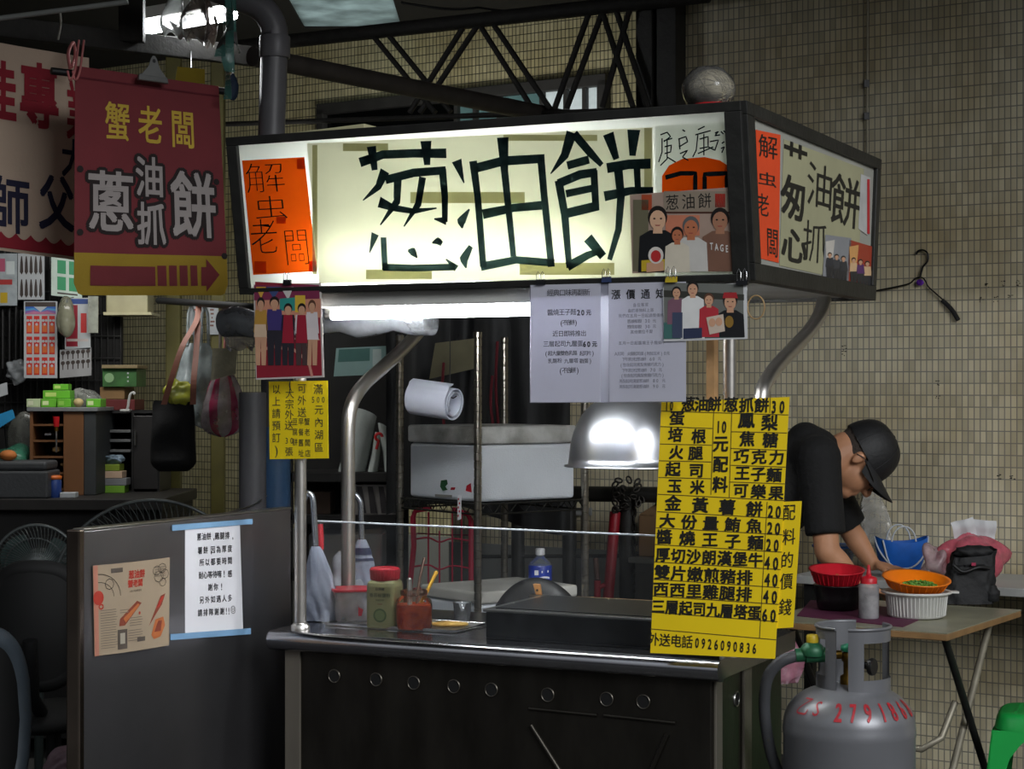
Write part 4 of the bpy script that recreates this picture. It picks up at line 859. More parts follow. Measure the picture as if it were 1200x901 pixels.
for sx in (-1, 1):
    for sy in (-1, 1):
        m_ = MB(); n = 10
        def L(face):  # outline of an angled leg wing: outer edge splays, inner edge curves into an arch
            o = []
            for i in range(n+1):
                z = (H-.05)*(1-i/n); sp_ = hw+.012+.045*(i/n); w_ = .055+.075*max(0, 1-i/n*3.2)**2
                o.append((sp_, w_, z))
            return o
        for wing in (0, 1):
            out = []; inn = []
            for sp_, w_, z in L(0):
                if wing == 0: out.append(sc0+ax_*sx*sp_+ay_*sy*sp_+UP*z); inn.append(sc0+ax_*sx*(sp_-w_)+ay_*sy*sp_+UP*z)
                else: out.append(sc0+ax_*sx*sp_+ay_*sy*sp_+UP*z); inn.append(sc0+ax_*sx*sp_+ay_*sy*(sp_-w_)+UP*z)
            inw = (-(ay_*sy) if wing == 0 else -(ax_*sx))*.006
            vs = out+inn+[p+inw for p in out]+[p+inw for p in inn]; N_ = n+1; fs = []
            for i in range(n):
                a, b, c, d = i, N_+i, 2*N_+i, 3*N_+i
                fs += [(a, b, b+1, a+1), (c, c+1, d+1, d), (b, d, d+1, b+1), (a, a+1, c+1, c)]
            m_.add(vs, fs, GS, False)
        m_.build('leg', st)
# ---------------------------------------------------------------- things on the folding table
m_ = MB(); q = [PZ(925, 716, TZ), PZ(925, 723, TZ), PZ(1073, 731, TZ), PZ(1062, 708, TZ), PZ(950, 702, TZ)]
q = [PZ(x, y, TZ) for x, y in ((934, 722), (1058, 735), (1076, 727), (1040, 712), (950, 704))]
m_.add(q+[p+UP*.003 for p in q], [(4, 3, 2, 1, 0), (5, 6, 7, 8, 9)]+[(i, (i+1) % 5, 5+(i+1) % 5, 5+i) for i in range(5)], mat('purple_mat', '#5a1f3f', .7, 0, .1)); tag(m_.build('table_mat'), 'dull purple mat lying under the bowls on the folding table', 'mat')
def on(px, py, z, x=0): return PZ(px, py, z)
BLB = mat('black_bowl_plastic', '#0d0d0e', .35, 0, .1)
bc = on(982, 714, TZ+.003)
m_ = MB(); m_.lathe(bc, [(.055, 0), (.066, .004), (.073, .04), (.077, .078), (.082, .080), (.078, .082), (.072, .078), (.062, .008), (.0, .006)], BLB, 36); tag(m_.build('black_bowl'), 'black plastic bowl holding the red colander on the folding table', 'bowl')
def colander(name, c, r, h, m, label, tilt):
    t = thing(name, label, 'colander', c); az = (UP+tilt).normalized(); ax = Vector((1, 0, 0)); ax = (ax-az*ax.dot(az)).normalized(); ay = az.cross(ax)
    mb = MB(); mb.lathe(c, [(r*.62, .002), (r*.78, .006), (r*.93, h), (r*1.0, h+.003), (r*1.0, h+.006), (r*.9, h+.004), (r*.75, .01), (r*.6, .006), (0, .005)], m, 40, ax, ay, az)
    for k in range(30):
        a = 2*PI*k/30; d = ax*math.cos(a)+ay*math.sin(a); mb.tube([c+d*r*.79+az*.007, c+d*r*.945+az*h], .0013, m, 5)
    mb.build('basket', t); return t, ax, ay, az
RP = mat('red_colander_plastic', '#c01a2a', .4, 0, .08); OP = mat('orange_colander_plastic', '#f07a0a', .4, 0, .06); GR = mat('cut_spring_onion', '#5f8f34', .6, 0, .35, 60)
rc = bc+UP*.083+Vector((-.005, 0, 0))
colander('red_colander', rc, .091, .045, RP, 'red plastic colander of greens resting on the black bowl', Vector((.0, -.12, 0)))
wc = on(1074, 722, TZ+.003); WB = mat('white_bowl_plastic', '#cfcfca', .4, 0, .05)
m_ = MB(); m_.lathe(wc, [(.082, 0), (.088, .004), (.095, .07), (.108, .074), (.112, .078), (.108, .082), (.096, .079), (.084, .008), (0, .006)], WB, 48)
for k in range(48):
    a = 2*PI*k/48; d = Vector((math.cos(a), math.sin(a), 0)); m_.tube([wc+d*.089+UP*.006, wc+d*.0955+UP*.068], .002, WB, 5)
m_.cbox(wc+Vector((.117, -.01, .078)), .025, .03, .006, WB); tag(m_.build('white_bowl'), 'white fluted plastic bowl under the orange colander', 'bowl')
oc, oax, oay, oaz = colander('orange_colander', wc+UP*.084+Vector((-.003, .0, 0)), .108, .034, OP, 'orange plastic colander of cut spring onion on the white bowl', Vector((.05, -.16, 0)))
def greens(c, r, n, az, label):
    m = MB()
    for k in range(n):
        a = random.uniform(0, 2*PI); d = r*math.sqrt(random.random()); p = c+Vector((d*math.cos(a), d*math.sin(a), 0)); p += az*(.004+.014*(1-d/r)*random.random())-Vector((0, 0, 1))*(az.y*(p.y-c.y)/max(.2, az.z))
        e = Vector((random.uniform(-1, 1), random.uniform(-1, 1), random.uniform(-.2, .4))).normalized(); m.tube([p-e*.006, p+e*.006], .0028, GR, 6)
    o = m.build('spring_onion'); o['kind'] = 'stuff'; return tag(o, label, 'spring onion')
greens(wc+UP*.094+Vector((.01, .0, 0)), .055, 150, oaz, 'cut green spring onion heaped in the orange colander')
greens(rc+UP*.012, .06, 60, Vector((0, -.1, 1)).normalized(), 'few green onion pieces lying in the red colander')
sb = thing('squeeze_bottle', 'clear squeeze bottle with a red nozzle between the two colanders', 'bottle', on(1018, 724, TZ+.003)); c = world(sb)
m_ = MB(); m_.lathe(c, [(.030, 0), (.032, .004), (.032, .098), (.030, .106), (.024, .110)], film('frosted_bottle', '#c9c9cc', .6, .2, .4), 28); m_.build('bottle_body', sb)
m_ = MB(); m_.lathe(c, [(.0295, .003), (.0295, .07), (0, .071)], mat('pale_sauce', '#a9a4a2', .4), 24); m_.build('sauce', sb)
m_ = MB(); m_.lathe(c+UP*.109, [(.026, 0), (.026, .016), (.022, .02), (.009, .024), (.006, .04), (.0035, .058)], RP, 24); m_.build('nozzle_cap', sb, label='red nozzle cap')
# black bag, pink bag, blue bag
def lump(c, rx, ry, rz, m, seed, amp=.12, f=5.0, ax=Vector((1, 0, 0)), ay=Vector((0, 1, 0)), flat=True, seg=36, rings=24, top=None):
    rnd = random.Random(seed); ph = [(rnd.uniform(0, 6), rnd.uniform(.5, 1.6)*f, Vector((rnd.uniform(-1, 1), rnd.uniform(-1, 1), rnd.uniform(-1, 1)))) for _ in range(7)]
    mb = MB(); c = Vector(c)
    def fn(q):
        g = 1+amp*sum(math.sin(a+b*q.dot(d)) for a, b, d in ph)/2.6
        return g
    mb.ball(c+UP*rz, rx, ry, rz, m, seg, rings, ax, ay, UP, fn)
    for v in mb.v:
        if flat and v.z < c.z+rz*.18: v.z = max(c.z, c.z+(v.z-c.z)*.35)
        if top and v.z > c.z+rz*top[0]:
            k = (v.z-(c.z+rz*top[0]))/(rz*(2-top[0])); s = 1-top[1]*min(1, k); v.x = c.x+(v.x-c.x)*s; v.y = c.y+(v.y-c.y)*s
    lo = min(v.z for v in mb.v)
    for v in mb.v: v.z += c.z-lo
    return mb
CLOTHB = mat('black_nylon', '#0e0e10', .7, 0, .3, 12, .5, 30)
bgc = on(1131, 706, TZ); bb = thing('black_bag', 'small black nylon bag with a roll top on the folding table corner', 'bag', bgc)
m_ = MB(); hx = .083; 
def bagp(s, t):  # s around, t up
    a = 2*PI*s; e = .55; x = hx*(1.08-.22*t)*abs(math.cos(a))**e*(1 if math.cos(a) > 0 else -1); y = .05*(1.1-.5*t)*abs(math.sin(a))**e*(1 if math.sin(a) > 0 else -1)
    w_ = .006*math.sin(7*a+9*t)+.004*math.sin(13*a-15*t); z = .172*t+(.018*math.sin(a*1.0+.7) if t > .8 else 0)
    return bgc+Vector((x*(1+w_*8)+.03*t, y*(1+w_*10), z))
m_.grid(bagp, 40, 16, CLOTHB); m_.build('bag_body', bb)
m_ = MB(); m_.ball(bgc+Vector((.03, 0, .172)), .068, .03, .022, CLOTHB, 24, 10, fn=lambda q: 1+.12*math.sin(9*q.x+5*q.z)); m_.build('rolled_top', bb)
m_ = MB(); m_.ball(bgc+Vector((.082, -.03, .032)), .028, .026, .033, CLOTHB, 16, 10, fn=lambda q: 1+.1*math.sin(8*q.z)); m_.build('side_pocket', bb)
m_ = MB(); m_.tube(smooth_path([bgc+Vector((-.05, -.05, .13)), bgc+Vector((-.02, -.06, .11)), bgc+Vector((.03, -.06, .125)), bgc+Vector((.07, -.045, .12))]), .006, BLACK, 8); m_.build('strap', bb)
m_ = MB(); m_.cbox(bgc+Vector((.015, -.053, .135)), .014, .006, .01, mat('pink_tag', '#a01c44', .5)); m_.build('tag', bb, label='small pink tag')
PINK = film('pink_plastic_film', '#f0788a', .85, .2, .45, .6, 26)
pkc = P(1135, 680, 6.52); pkc.z = z2
m_ = lump(pkc, .135, .085, .092, PINK, 5, .2, 5, top=(1.2, .35)); tag(m_.build('pink_bag'), 'crumpled pink plastic bag with white tissue on the pale wall table', 'plastic bag')
m_ = lump(pkc+Vector((-.12, -.02, 0)), .05, .05, .065, film('white_pink_film', '#dcc0c4', .6, .25, .4, .5, 26), 9, .25, 5); tag(m_.build('plastic_bag'), 'small pale knotted plastic bag against the crumpled pink one', 'plastic bag')
m_ = MB(); tc_ = pkc+Vector((.03, 0, .155)); TISS = mat('tissue_paper', '#c9c9cb', .85, 0, .06, 20)
for k, (dx, rt, w, h) in enumerate(((-.035, .25, .085, .085), (.03, -.08, .085, .08))):
    a = Vector((math.cos(rt), .1, math.sin(rt))); b = Vector((-math.sin(rt), .15, math.cos(rt)))
    m_.grid(lambda s, t: tc_+Vector((dx, .01*k, 0))+a*w*(s-.5)+b*h*(t-.2)+Vector((0, 1, 0))*(.012*math.sin(s*7+k)+.01*math.sin(t*6)), 8, 8, TISS, .001, Vector((0, -1, 0)))
tag(m_.build('tissue'), 'white crumpled tissue sticking out of the pink plastic bag', 'tissue')
blc = P(1056, 669, 6.93); blc.z = z2; BLU2 = mat('blue_woven_plastic', '#0f5cb8', .5, 0, .12, 30)
t = thing('blue_basket', 'bright blue rounded shopping bag with pale piping on the wall table', 'bag', blc)
def tub(s, tt):
    a = 2*PI*s; k = .70+.32*math.sin(tt*PI/2); e = .8
    return blc+Vector((.098*k*abs(math.cos(a))**e*(1 if math.cos(a) > 0 else -1), .06*k*math.sin(a), .122*tt+.012*tt*math.cos(2*a)))
m_ = MB(); m_.grid(tub, 40, 10, BLU2); m_.grid(lambda s, tt: blc+Vector((.068*tt*math.cos(2*PI*s), .042*tt*math.sin(2*PI*s), .002)), 40, 2, BLU2); m_.build('bag_body', t)
PIPE_ = mat('pale_piping', '#b9c0c6', .5, 0, .05)
m_ = MB(); m_.tube([tub(.5+.5*i/20, .98-.85*math.sin(PI*i/20)) + Vector((0, -.003, 0)) for i in range(21)], .0035, PIPE_, 8); m_.tube([tub(.62, .98)+Vector((0, -.004, 0)), tub(.64, .5)+Vector((0, -.004, 0)), tub(.66, .1)+Vector((0, -.004, 0))], .0035, PIPE_, 8); m_.build('piping', t)
for k in (-1, 1):
    m_ = MB(); m_.tube(bez(blc+Vector((-.045, .05*k, .115)), blc+Vector((-.04, .05*k, .19)), blc+Vector((.04, .05*k, .19)), blc+Vector((.045, .05*k, .115))), .003, PIPE_, 8); m_.build('handle', t)
for k, (px, py, yy, col, lb) in enumerate(((978, 660, 6.93, '#2d5fa8', 'blue-rimmed plastic tub behind the bending person'),)):
    c = P(px, py, yy); c.z = z2; m_ = MB(); m_.lathe(c, [(.06, 0), (.075, .09), (.082, .092), (.082, .1), (.072, .098), (.058, .006), (0, .004)], film('hazy_tub', '#9aa4b4', .6, .2, .3), 28); m_.lathe(c, [(.083, .091), (.086, .095), (.083, .1)], mat('blue_rim', col, .45), 28); tag(m_.build('plastic_tub'), lb, 'tub')
# clear plastic bag hanging from a nail in the wall
nb = PW(1020, 566, .02); m_ = MB(); CF = film('clear_bag_film', '#d9dad8', .34, .2, .4, .6, 22)
def hb(s, t):
    a = 2*PI*s; k = .012+.055*min(1, t*1.5)**.8; c = nb.lerp(PW(1034, 640, .06), t)+WN*.03
    return c+WD*(k*math.cos(a))+WN*(k*.45*math.sin(a))+UP*(.006*math.sin(5*a+8*t))+WD*(.008*math.sin(3*a+6*t))
m_.grid(hb, 28, 16, CF); tag(m_.build('hanging_bag'), 'clear plastic bag hanging on the tiled wall in front of the cap brim', 'plastic bag')
# pink bag hanging under the folding table
m_ = lump(q_ := Vector((T0-WD*.5+WN*.03).to_tuple()) - UP*.19, .05, .03, .08, film('pink_bag_film', '#d890a8', .6, .2, .4, .5, 25), 21, .18, 5, top=(1.0, .7)); tag(m_.build('pink_pouch'), 'pale pink plastic pouch hanging from the folding table edge', 'plastic bag')
# ---------------------------------------------------------------- things on the tiled wall
HB = mat('black_wire', '#121212', .4, .3, .1)
hg = thing('coat_hanger', 'black wire coat hanger with one padded arm on the tiled wall', 'coat hanger', PW(1078, 375, .012))
w = lambda x, y: PW(x, y, .012)
m_ = MB(); m_.tube(smooth_path([w(1024, 341), w(1045, 337), w(1066, 332), w(1073, 326), w(1082, 326), w(1088, 336), w(1098, 345), w(1112, 358), w(1124, 374)], 5), .0028, HB, 8); m_.tube([w(1078, 326), w(1080, 317)], .004, HB, 8); m_.build('wire_frame', hg)
m_ = MB(); m_.tube(smooth_path([w(1080, 318), w(1082, 312), w(1087, 306), w(1087, 297), w(1082, 293), w(1076, 294), w(1074, 298)], 5), .0035, HB, 8); m_.build('hook', hg)
m_ = MB(); m_.tube(smooth_path([w(1104, 352), w(1110, 357), w(1117, 365), w(1123, 375)], 5), .0085, mat('black_foam', '#161617', .9, 0, .2, 60), 12); m_.build('padding', hg)
m_ = MB(); m_.ball(PW(1078, 331, .016), .016, .004, .012, mat('purple_tag_foil', '#6a2fa8', .3, .3, .5, 80), 16, 8, WD, WN, UP); m_.build('tag', hg, label='shiny purple tag')
m_ = MB(); m_.tube([PW(1017, -40, .012), PW(1016, 130, .012), PW(1016, 200, .012)], .0035, mat('pale_cable', '#9a9480', .6), 8)
for y in (98, 136): m_.cbox(PW(1015.5, y, .012), .02, .012, .028, HB)
tag(m_.build('wall_cable'), 'pale cable clipped straight down the tiled wall', 'cable')
STM = mat('faded_stamp_ink', '#2a2620', .7, 0, .4, 90)
for x0, y0, x1, y1, txt, vert in ((1156, 333, 1193, 331, '通水管', 0), (1150, 351, 1183, 349, '修紗窗', 0), (1098, 449, 1098, 464, '抓漏', 1), (989, 408, 989, 414, '搬家', 1), (1170, 558, 1186, 560, '水電', 0)):
    s = Sheet(PW(x0-8, y0-8, .0015), PW(x1+8, y0-8, .0015), PW(x1+8, y1+8, .0015), PW(x0-8, y1+8, .0015)); s.n = WN
    m_ = MB()
    for i in range(len(txt)):
        u = i/(len(txt)-1); x, y = x0+(x1-x0)*u, y0+(y1-y0)*u
        for k in range(5): dx, dy, w_, h_ = random.uniform(-3, 2), random.uniform(-3.5, 3), random.uniform(.8, 3), random.uniform(.6, 1.4); pxrect(m_, s, x+dx, y+dy, x+dx+w_, y+dy+h_, STM, .0002*k)
    o = m_.build('stamped_advert'); structure(o)
# ================================================================ person
PY = 6.62
def Q(px, py, dy=0.0): return P(px, py, PY)*1+Vector((0, dy, 0))
SKIN = mat('person_skin', '#b98563', .55, 0, .08, 14); SHIRT = mat('black_cotton', '#0b0b0c', .85, 0, .2, 30, .3, 60); TROU = mat('dark_trousers', '#15161b', .85, 0, .2)
def fuse(name, mb, voxel, parent, sm=4, label=None, origin=None):
    o = mb.build('raw_'+name, origin=origin); r = o.modifiers.new('r', 'REMESH'); r.mode = 'VOXEL'; r.voxel_size = voxel; r.use_smooth_shade = True
    s = o.modifiers.new('s', 'SMOOTH'); s.factor = .5; s.iterations = sm
    bpy.context.view_layer.update(); me = bpy.data.meshes.new_from_object(o.evaluated_get(bpy.context.evaluated_depsgraph_get())); me.name = name
    for m in mb.slots[:1]:
        if not me.materials: me.materials.append(m)
    me.polygons.foreach_set('use_smooth', [True]*len(me.polygons))
    n = bpy.data.objects.new(name, me); COL.objects.link(n); n.location = Vector(o['_w'])-(world(parent) if parent else Vector()); n['_w'] = o['_w']; n.parent = parent
    if label: n['label'] = label
    bpy.data.objects.remove(o); return n
def limb(mb, pts, rs, m):
    for i in range(len(pts)-1):
        mb.tube([pts[i], pts[i+1]], [rs[i], rs[i+1]], m, 16)
    for p, r in zip(pts, rs): mb.ball(p, r, r, r, m, 16, 10)
per = thing('person', 'person in a black T-shirt, black cap and glasses bending over the tables', 'person', Vector((.80, PY, 0)))
HC = Q(1016, 532); HU = Vector((.87, 0, .49)).normalized(); HF = Vector((.49, 0, -.87)).normalized(); HLt = Vector((0, 1, 0))
def hp(f, u, l=0): return HC+HF*f+HU*u+HLt*l
b = MB()
b.ball(hp(-.006, .0), .106, .082, .105, SKIN, 24, 16, HF, HLt, HU)          # skull
b.ball(hp(.036, -.075), .07, .068, .078, SKIN, 20, 14, HF, HLt, HU)         # face
b.ball(hp(.072, -.135), .032, .038, .028, SKIN, 16, 10, HF, HLt, HU)        # chin
b.ball(hp(.0, -.105), .058, .064, .05, SKIN, 16, 10, HF, HLt, HU)           # jaw
b.tube([hp(.104, -.035), hp(.126, -.072)], [.009, .015], SKIN, 12); b.ball(hp(.121, -.074), .017, .018, .012, SKIN, 12, 8, HF, HLt, HU)   # nose
b.ball(hp(.1, -.103), .012, .024, .006, SKIN, 14, 8, HF, HLt, HU); b.ball(hp(.098, -.114), .012, .02, .006, SKIN, 14, 8, HF, HLt, HU) # lips
for l in (-1, 1): b.ball(hp(-.012, -.048, .083*l), .018, .010, .028, SKIN, 14, 8, HF, HLt, HU, fn=lambda q: 1+.1*q.z); b.ball(hp(.094, -.022, .03*l), .014, .024, .008, SKIN, 12, 8, HF, HLt, HU)
limb(b, [hp(-.045, -.06), hp(-.04, -.115), Q(966, 541)], [.072, .078, .086], SKIN)
# torso core
pel = Vector((.76, PY, .93)); chest = Q(938, 556); upc = Q(948, 540)
limb(b, [pel, Q(905, 585), chest, upc], [.13, .125, .125, .11], SKIN)
sh_n, sh_f = Q(950, 535, -.165), Q(966, 545, .16)
el_n, wr_n = Q(957, 640, -.22), Q(992, 676, -.2)
el_f, wr_f = Q(1006, 622, .21), Q(1030, 664, .13)
limb(b, [upc+Vector((0, -.06, 0)), sh_n], [.08, .062], SKIN); limb(b, [upc+Vector((0, .06, 0)), sh_f], [.08, .062], SKIN)
limb(b, [sh_n, sh_n.lerp(el_n, .5), el_n], [.058, .05, .044], SKIN); limb(b, [el_n, el_n.lerp(wr_n, .35), wr_n], [.043, .044, .029], SKIN)
limb(b, [sh_f, sh_f.lerp(el_f, .5), el_f], [.058, .05, .042], SKIN); limb(b, [el_f, el_f.lerp(wr_f, .35), wr_f], [.041, .042, .028], SKIN)
def hand(mb, wr, fwd, up, side, thumb):
    """palm, four bent fingers of different lengths and a thumb from the palm's side"""
    fwd, up, side = fwd.normalized(), up.normalized(), side.normalized()
    pc = wr+fwd*.045; mb.ball(pc, .052, .040, .016, SKIN, 18, 10, fwd, side, up)
    for i, (o, ln) in enumerate(((-.030, .062), (-.010, .074), (.011, .070), (.030, .054))):
        k0 = wr+fwd*(.082-.006*abs(i-1))+side*o; k1 = k0+fwd*ln*.48+side*o*.12+up*.004; k2 = k1+fwd*ln*.3-up*ln*.16; k3 = k2+fwd*ln*.18-up*ln*.2
        limb(mb, [k0, k1, k2, k3], [.0098, .0092, .0084, .0072], SKIN)
    s0 = wr+fwd*.025+side*thumb*.03; s1 = s0+fwd*.028+side*thumb*.026-up*.008; s2 = s1+fwd*.028+side*thumb*.006-up*.008
    limb(mb, [wr+fwd*.02+side*thumb*.012, s0, s1, s2], [.015, .0135, .0105, .0085], SKIN)
hand(b, wr_f, Vector((.9, -.25, -.22)), Vector((.25, 0, 1)), Vector((.25, .95, 0)), -1)
hand(b, wr_n, Vector((.8, .3, -.35)), Vector((.35, 0, 1)), Vector((-.3, .9, 0)), 1)
hip_n, hip_f = pel+Vector((0, -.09, -.05)), pel+Vector((0, .09, -.05))
kn = [Vector((.80, PY-.1, .5)), Vector((.80, PY+.11, .5))]; an = [Vector((.76, PY-.1, .09)), Vector((.78, PY+.12, .09))]
for h_, k_, a_ in zip((hip_n, hip_f), kn, an): limb(b, [h_, k_, a_], [.075, .05, .035], SKIN); limb(b, [a_-UP*.03, a_+Vector((.12, 0, -.055))], [.035, .03], SKIN)
fuse('body', b, .0055, per, 5)
# T-shirt
s = MB()
limb(s, [pel+UP*.05, Q(905, 585), chest, upc], [.15, .148, .145, .128], SHIRT)
limb(s, [upc+Vector((0, -.06, 0)), sh_n], [.10, .082], SHIRT); limb(s, [upc+Vector((0, .06, 0)), sh_f], [.10, .08], SHIRT)
def cuff(p0, p1, k): return p0.lerp(p1, k)
limb(s, [sh_n, cuff(sh_n, el_n, .45)], [.08, .072], SHIRT); e1 = cuff(sh_n, el_n, .82); s.tube([cuff(sh_n, el_n, .4), e1], [.073, .070], SHIRT, 20)
limb(s, [sh_f, cuff(sh_f, el_f, .45)], [.08, .072], SHIRT); e2 = cuff(sh_f, el_f, .98); s.tube([cuff(sh_f, el_f, .4), e2], [.073, .072], SHIRT, 20)
s.ball(Q(944, 522), .075, .11, .085, SHIRT, 20, 12)
s.tube([Q(952, 545), Q(967, 540)], [.105, .096], SHIRT, 20)
fuse('t_shirt', s, .007, per, 3)
s = MB(); limb(s, [pel+UP*.02, pel-UP*.06], [.158, .15], TROU)
for h_, k_, a_ in zip((hip_n, hip_f), kn, an): limb(s, [h_, k_, a_+UP*.03], [.092, .07, .06], TROU)
fuse('trousers', s, .012, per, 2)
for a_ in an:
    s = MB(); s.ball(a_+Vector((.06, 0, -.045)), .135, .05, .045, BLACK, 20, 10); fuse('shoe', s, .01, per, 1)
# hair, cap, glasses
HAIRM = mat('cropped_dark_hair', '#3a312b', .85, 0, .4, 120, .4, 200)
s = MB(); s.ball(hp(-.008, -.002), .1085, .0845, .106, HAIRM, 32, 22, HF, HLt, HU)
keep = []
for f in s.f:
    c = sum((s.v[i] for i in f), Vector())/len(f)-HC; cf, cu = c.dot(HF), c.dot(HU)
    if cu > -.075-.25*max(0, cf+.06) and cf < .03-(.05 if cu < -.03 else 0): keep.append(f)
s.f = keep; s.m = s.m[:len(keep)]; s.s = s.s[:len(keep)]; s.build('hair', per)
CAP = mat('black_cap_fabric', '#141416', .6, 0, .15, 40, .15, 90)
cap = MB(); cc = hp(-.006, .0)
n1, n2 = 40, 14
def capf(u, t):  # u around, t from rim (0) to top (1)
    a = 2*PI*u; p = PI/2*t; rr_ = math.cos(p)**.72
    return cc+HF*(.116*rr_*math.cos(a))+HLt*(.094*rr_*math.sin(a))+HU*(-.014+.128*math.sin(p)+.006*math.cos(2*a)*(1-t))
cap.grid(capf, n1, n2, CAP); cap.grid(lambda u, t: cc+(capf(u, t)-cc)*.97, n1, n2, CAP)
for k in range(3):
    cap.tube([cc+(capf(k/6+(0 if q <= 10 else .5), q/10 if q <= 10 else 2-q/10)-cc)*1.004 for q in range(21)], .0014, CAP, 5)
capo = cap.build('cap', per, origin=cc)
s = MB()
def brim(u, t):   # u across, t out
    a = (u-.5)*PI*.92; r0 = Vector((.112*math.cos(a), .092*math.sin(a))); out = .09*max(0, math.cos(a))**.6*t
    return cc+HF*(r0.x+out)+HLt*(r0.y*(1-.05*t))+HU*(-.010-.002*t+(-.04)*(abs(math.sin(a))**2)*t+.006*math.cos(2*a))
s.grid(brim, 20, 8, CAP, .003, HU); s.build('brim', capo)
s = MB(); s.ball(cc+HU*.115, .008, .008, .004, CAP, 12, 6, HF, HLt, HU); s.build('top_button', capo)
s = MB(); GLS = mat('dark_glasses_frame', '#17120f', .35, .2, .1)
for l in (-1, 1):
    c = hp(.112, -.048, .032*l); s.tube([c+HLt*(.023*math.cos(a))+HU*(.017*math.sin(a)) for a in [2*PI*i/20 for i in range(20)]], .0016, GLS, 6, closed=True)
    s.tube([c+HLt*.022*l, hp(.078, -.038, .086*l), hp(-.005, -.03, .096*l), hp(-.03, -.045, .092*l)], .0018, GLS, 6)
s.tube([hp(.114, -.046, -.009), hp(.118, -.042, 0), hp(.114, -.046, .009)], .0016, GLS, 6); s.build('glasses', per)
for l in (-1, 1):
    s = MB(); s.ball(hp(.098, -.048, .031*l), .008, .012, .005, mat('dark_eye', '#1a1411', .2), 12, 8, HF, HLt, HU); s.build('eye', per)
# ================================================================ things on the cart counter
CZ = .80
t = thing('steel_tray', 'shallow steel tray under the jars at the end of the counter', 'tray', PZ(465, 735, CZ))
tq = [PZ(382, 733, CZ), PZ(533, 743, CZ), PZ(571, 733, CZ), PZ(425, 724, CZ)]
m_ = MB(); m_.hexa([p+UP*.001 for p in tq]+[p+UP*.003 for p in tq], STEEL); m_.build('tray_base', t)
m_ = MB(); m_.tube([p+UP*.006 for p in tq], .0042, CHROME, 8, closed=True); m_.build('tray_rim', t)
TZ2 = CZ+.0035
def onT(px, py): return PZ(px, py, TZ2)
def sq(k, e, n=32, off=0): return [(k*(abs(math.cos(a))**e)*(1 if math.cos(a) >= 0 else -1), k*(abs(math.sin(a))**e)*(1 if math.sin(a) >= 0 else -1)) for a in [2*PI*(i+.5)/n+off for i in range(n)]]
def sqlathe(mb, c, prof, m, e=.35, ang=0, n=32, smooth=True):
    ax = Vector((math.cos(ang), math.sin(ang), 0)); ay = Vector((-math.sin(ang), math.cos(ang), 0)); vs = []; fs = []
    for r, z in prof: vs += [c+ax*x+ay*y+UP*z for x, y in sq(r, e, n)]
    for i in range(len(prof)-1):
        for k in range(n): fs.append((i*n+k, i*n+(k+1) % n, (i+1)*n+(k+1) % n, (i+1)*n+k))
    mb.add(vs, fs, m, smooth); mb.add(vs[:n], [tuple(range(n))[::-1]], m); mb.add(vs[-n:], [tuple(range(n))], m)
sj = onT(451, 734); t = thing('seasoning_jar', 'olive-green labelled seasoning jar with a red lid on the counter tray', 'jar', sj)
JG = mat('olive_jar_label', '#8f8f62', .45, 0, .06, 9); JG2 = mat('jar_shoulder', '#a9a884', .35, 0, .05)
m_ = MB(); sqlathe(m_, sj, [(.040, 0), (.042, .004), (.042, .112), (.040, .122), (.034, .128)], JG, .3, -.25, 40, False)
ax = Vector((math.cos(-.25), math.sin(-.25), 0)); fc = sj-Vector((-math.sin(-.25), math.cos(-.25), 0))*.0425
lab = Sheet(fc-ax*.034+UP*.118, fc+ax*.034+UP*.118, fc+ax*.034+UP*.006, fc-ax*.034+UP*.006); lab.n = Vector((math.sin(-.25), -math.cos(-.25), 0))
m_.line(lab, '白胡椒', .5, .1, .009, INK, .001, .02); m_.line(lab, '香蒜椒鹽粉', .5, .25, .012, pm('dark_green', '#2e3a22'), .001, .01); m_.line(lab, '特級風味', .5, .37, .006, pm('dark_green', '#2e3a22'), .001); m_.patch(lab, .4, .46, .6, .475, pm('brownred', '#7a3020'), .001)
m_.disc(lab, .5, .74, .019, pm('pepper_green', '#55663a'), .0009); m_.disc(lab, .5, .74, .014, pm('pepper_green2', '#74824e'), .0013); m_.build('jar_body', t)
m_ = MB(); m_.lathe(sj+UP*.127, [(.036, 0), (.039, .003), (.041, .03), (.039, .034), (.036, .035)], mat('red_lid_plastic', '#b8152a', .4, 0, .05), 28)
for k in range(28): a = 2*PI*k/28; m_.tube([sj+UP*.130+Vector((.0392*math.cos(a), .0392*math.sin(a), 0)), sj+UP*.156+Vector((.0408*math.cos(a), .0408*math.sin(a), 0))], .001, MATS['red_lid_plastic'], 5)
m_.build('lid', t, label='red ribbed lid')
cj = onT(485, 737); t = thing('sauce_jar', 'glass jar of orange-red chilli sauce holding spoons on the counter tray', 'jar', cj)
CHS = mat('chilli_sauce', '#e85414', .25, 0, .3, 40, col2='#a81e08', thr=(.4, .75)); 
m_ = MB(); sqlathe(m_, cj, [(.043, .004), (.047, .02), (.047, .062), (.044, .068)], CHS, .7, .2, 36); m_.build('sauce', t)
m_ = MB(); GLJ = film('jar_glass', '#e08a50', .10, .03, .3)
sqlathe(m_, cj, [(.044, 0), (.0485, .008), (.0490, .066), (.046, .08), (.034, .09), (.034, .094)], GLJ, .7, .2, 36); m_.lathe(cj, [(.035, .092), (.037, .094), (.037, .104), (.035, .106)], GLJ, 28); m_.build('glass', t)
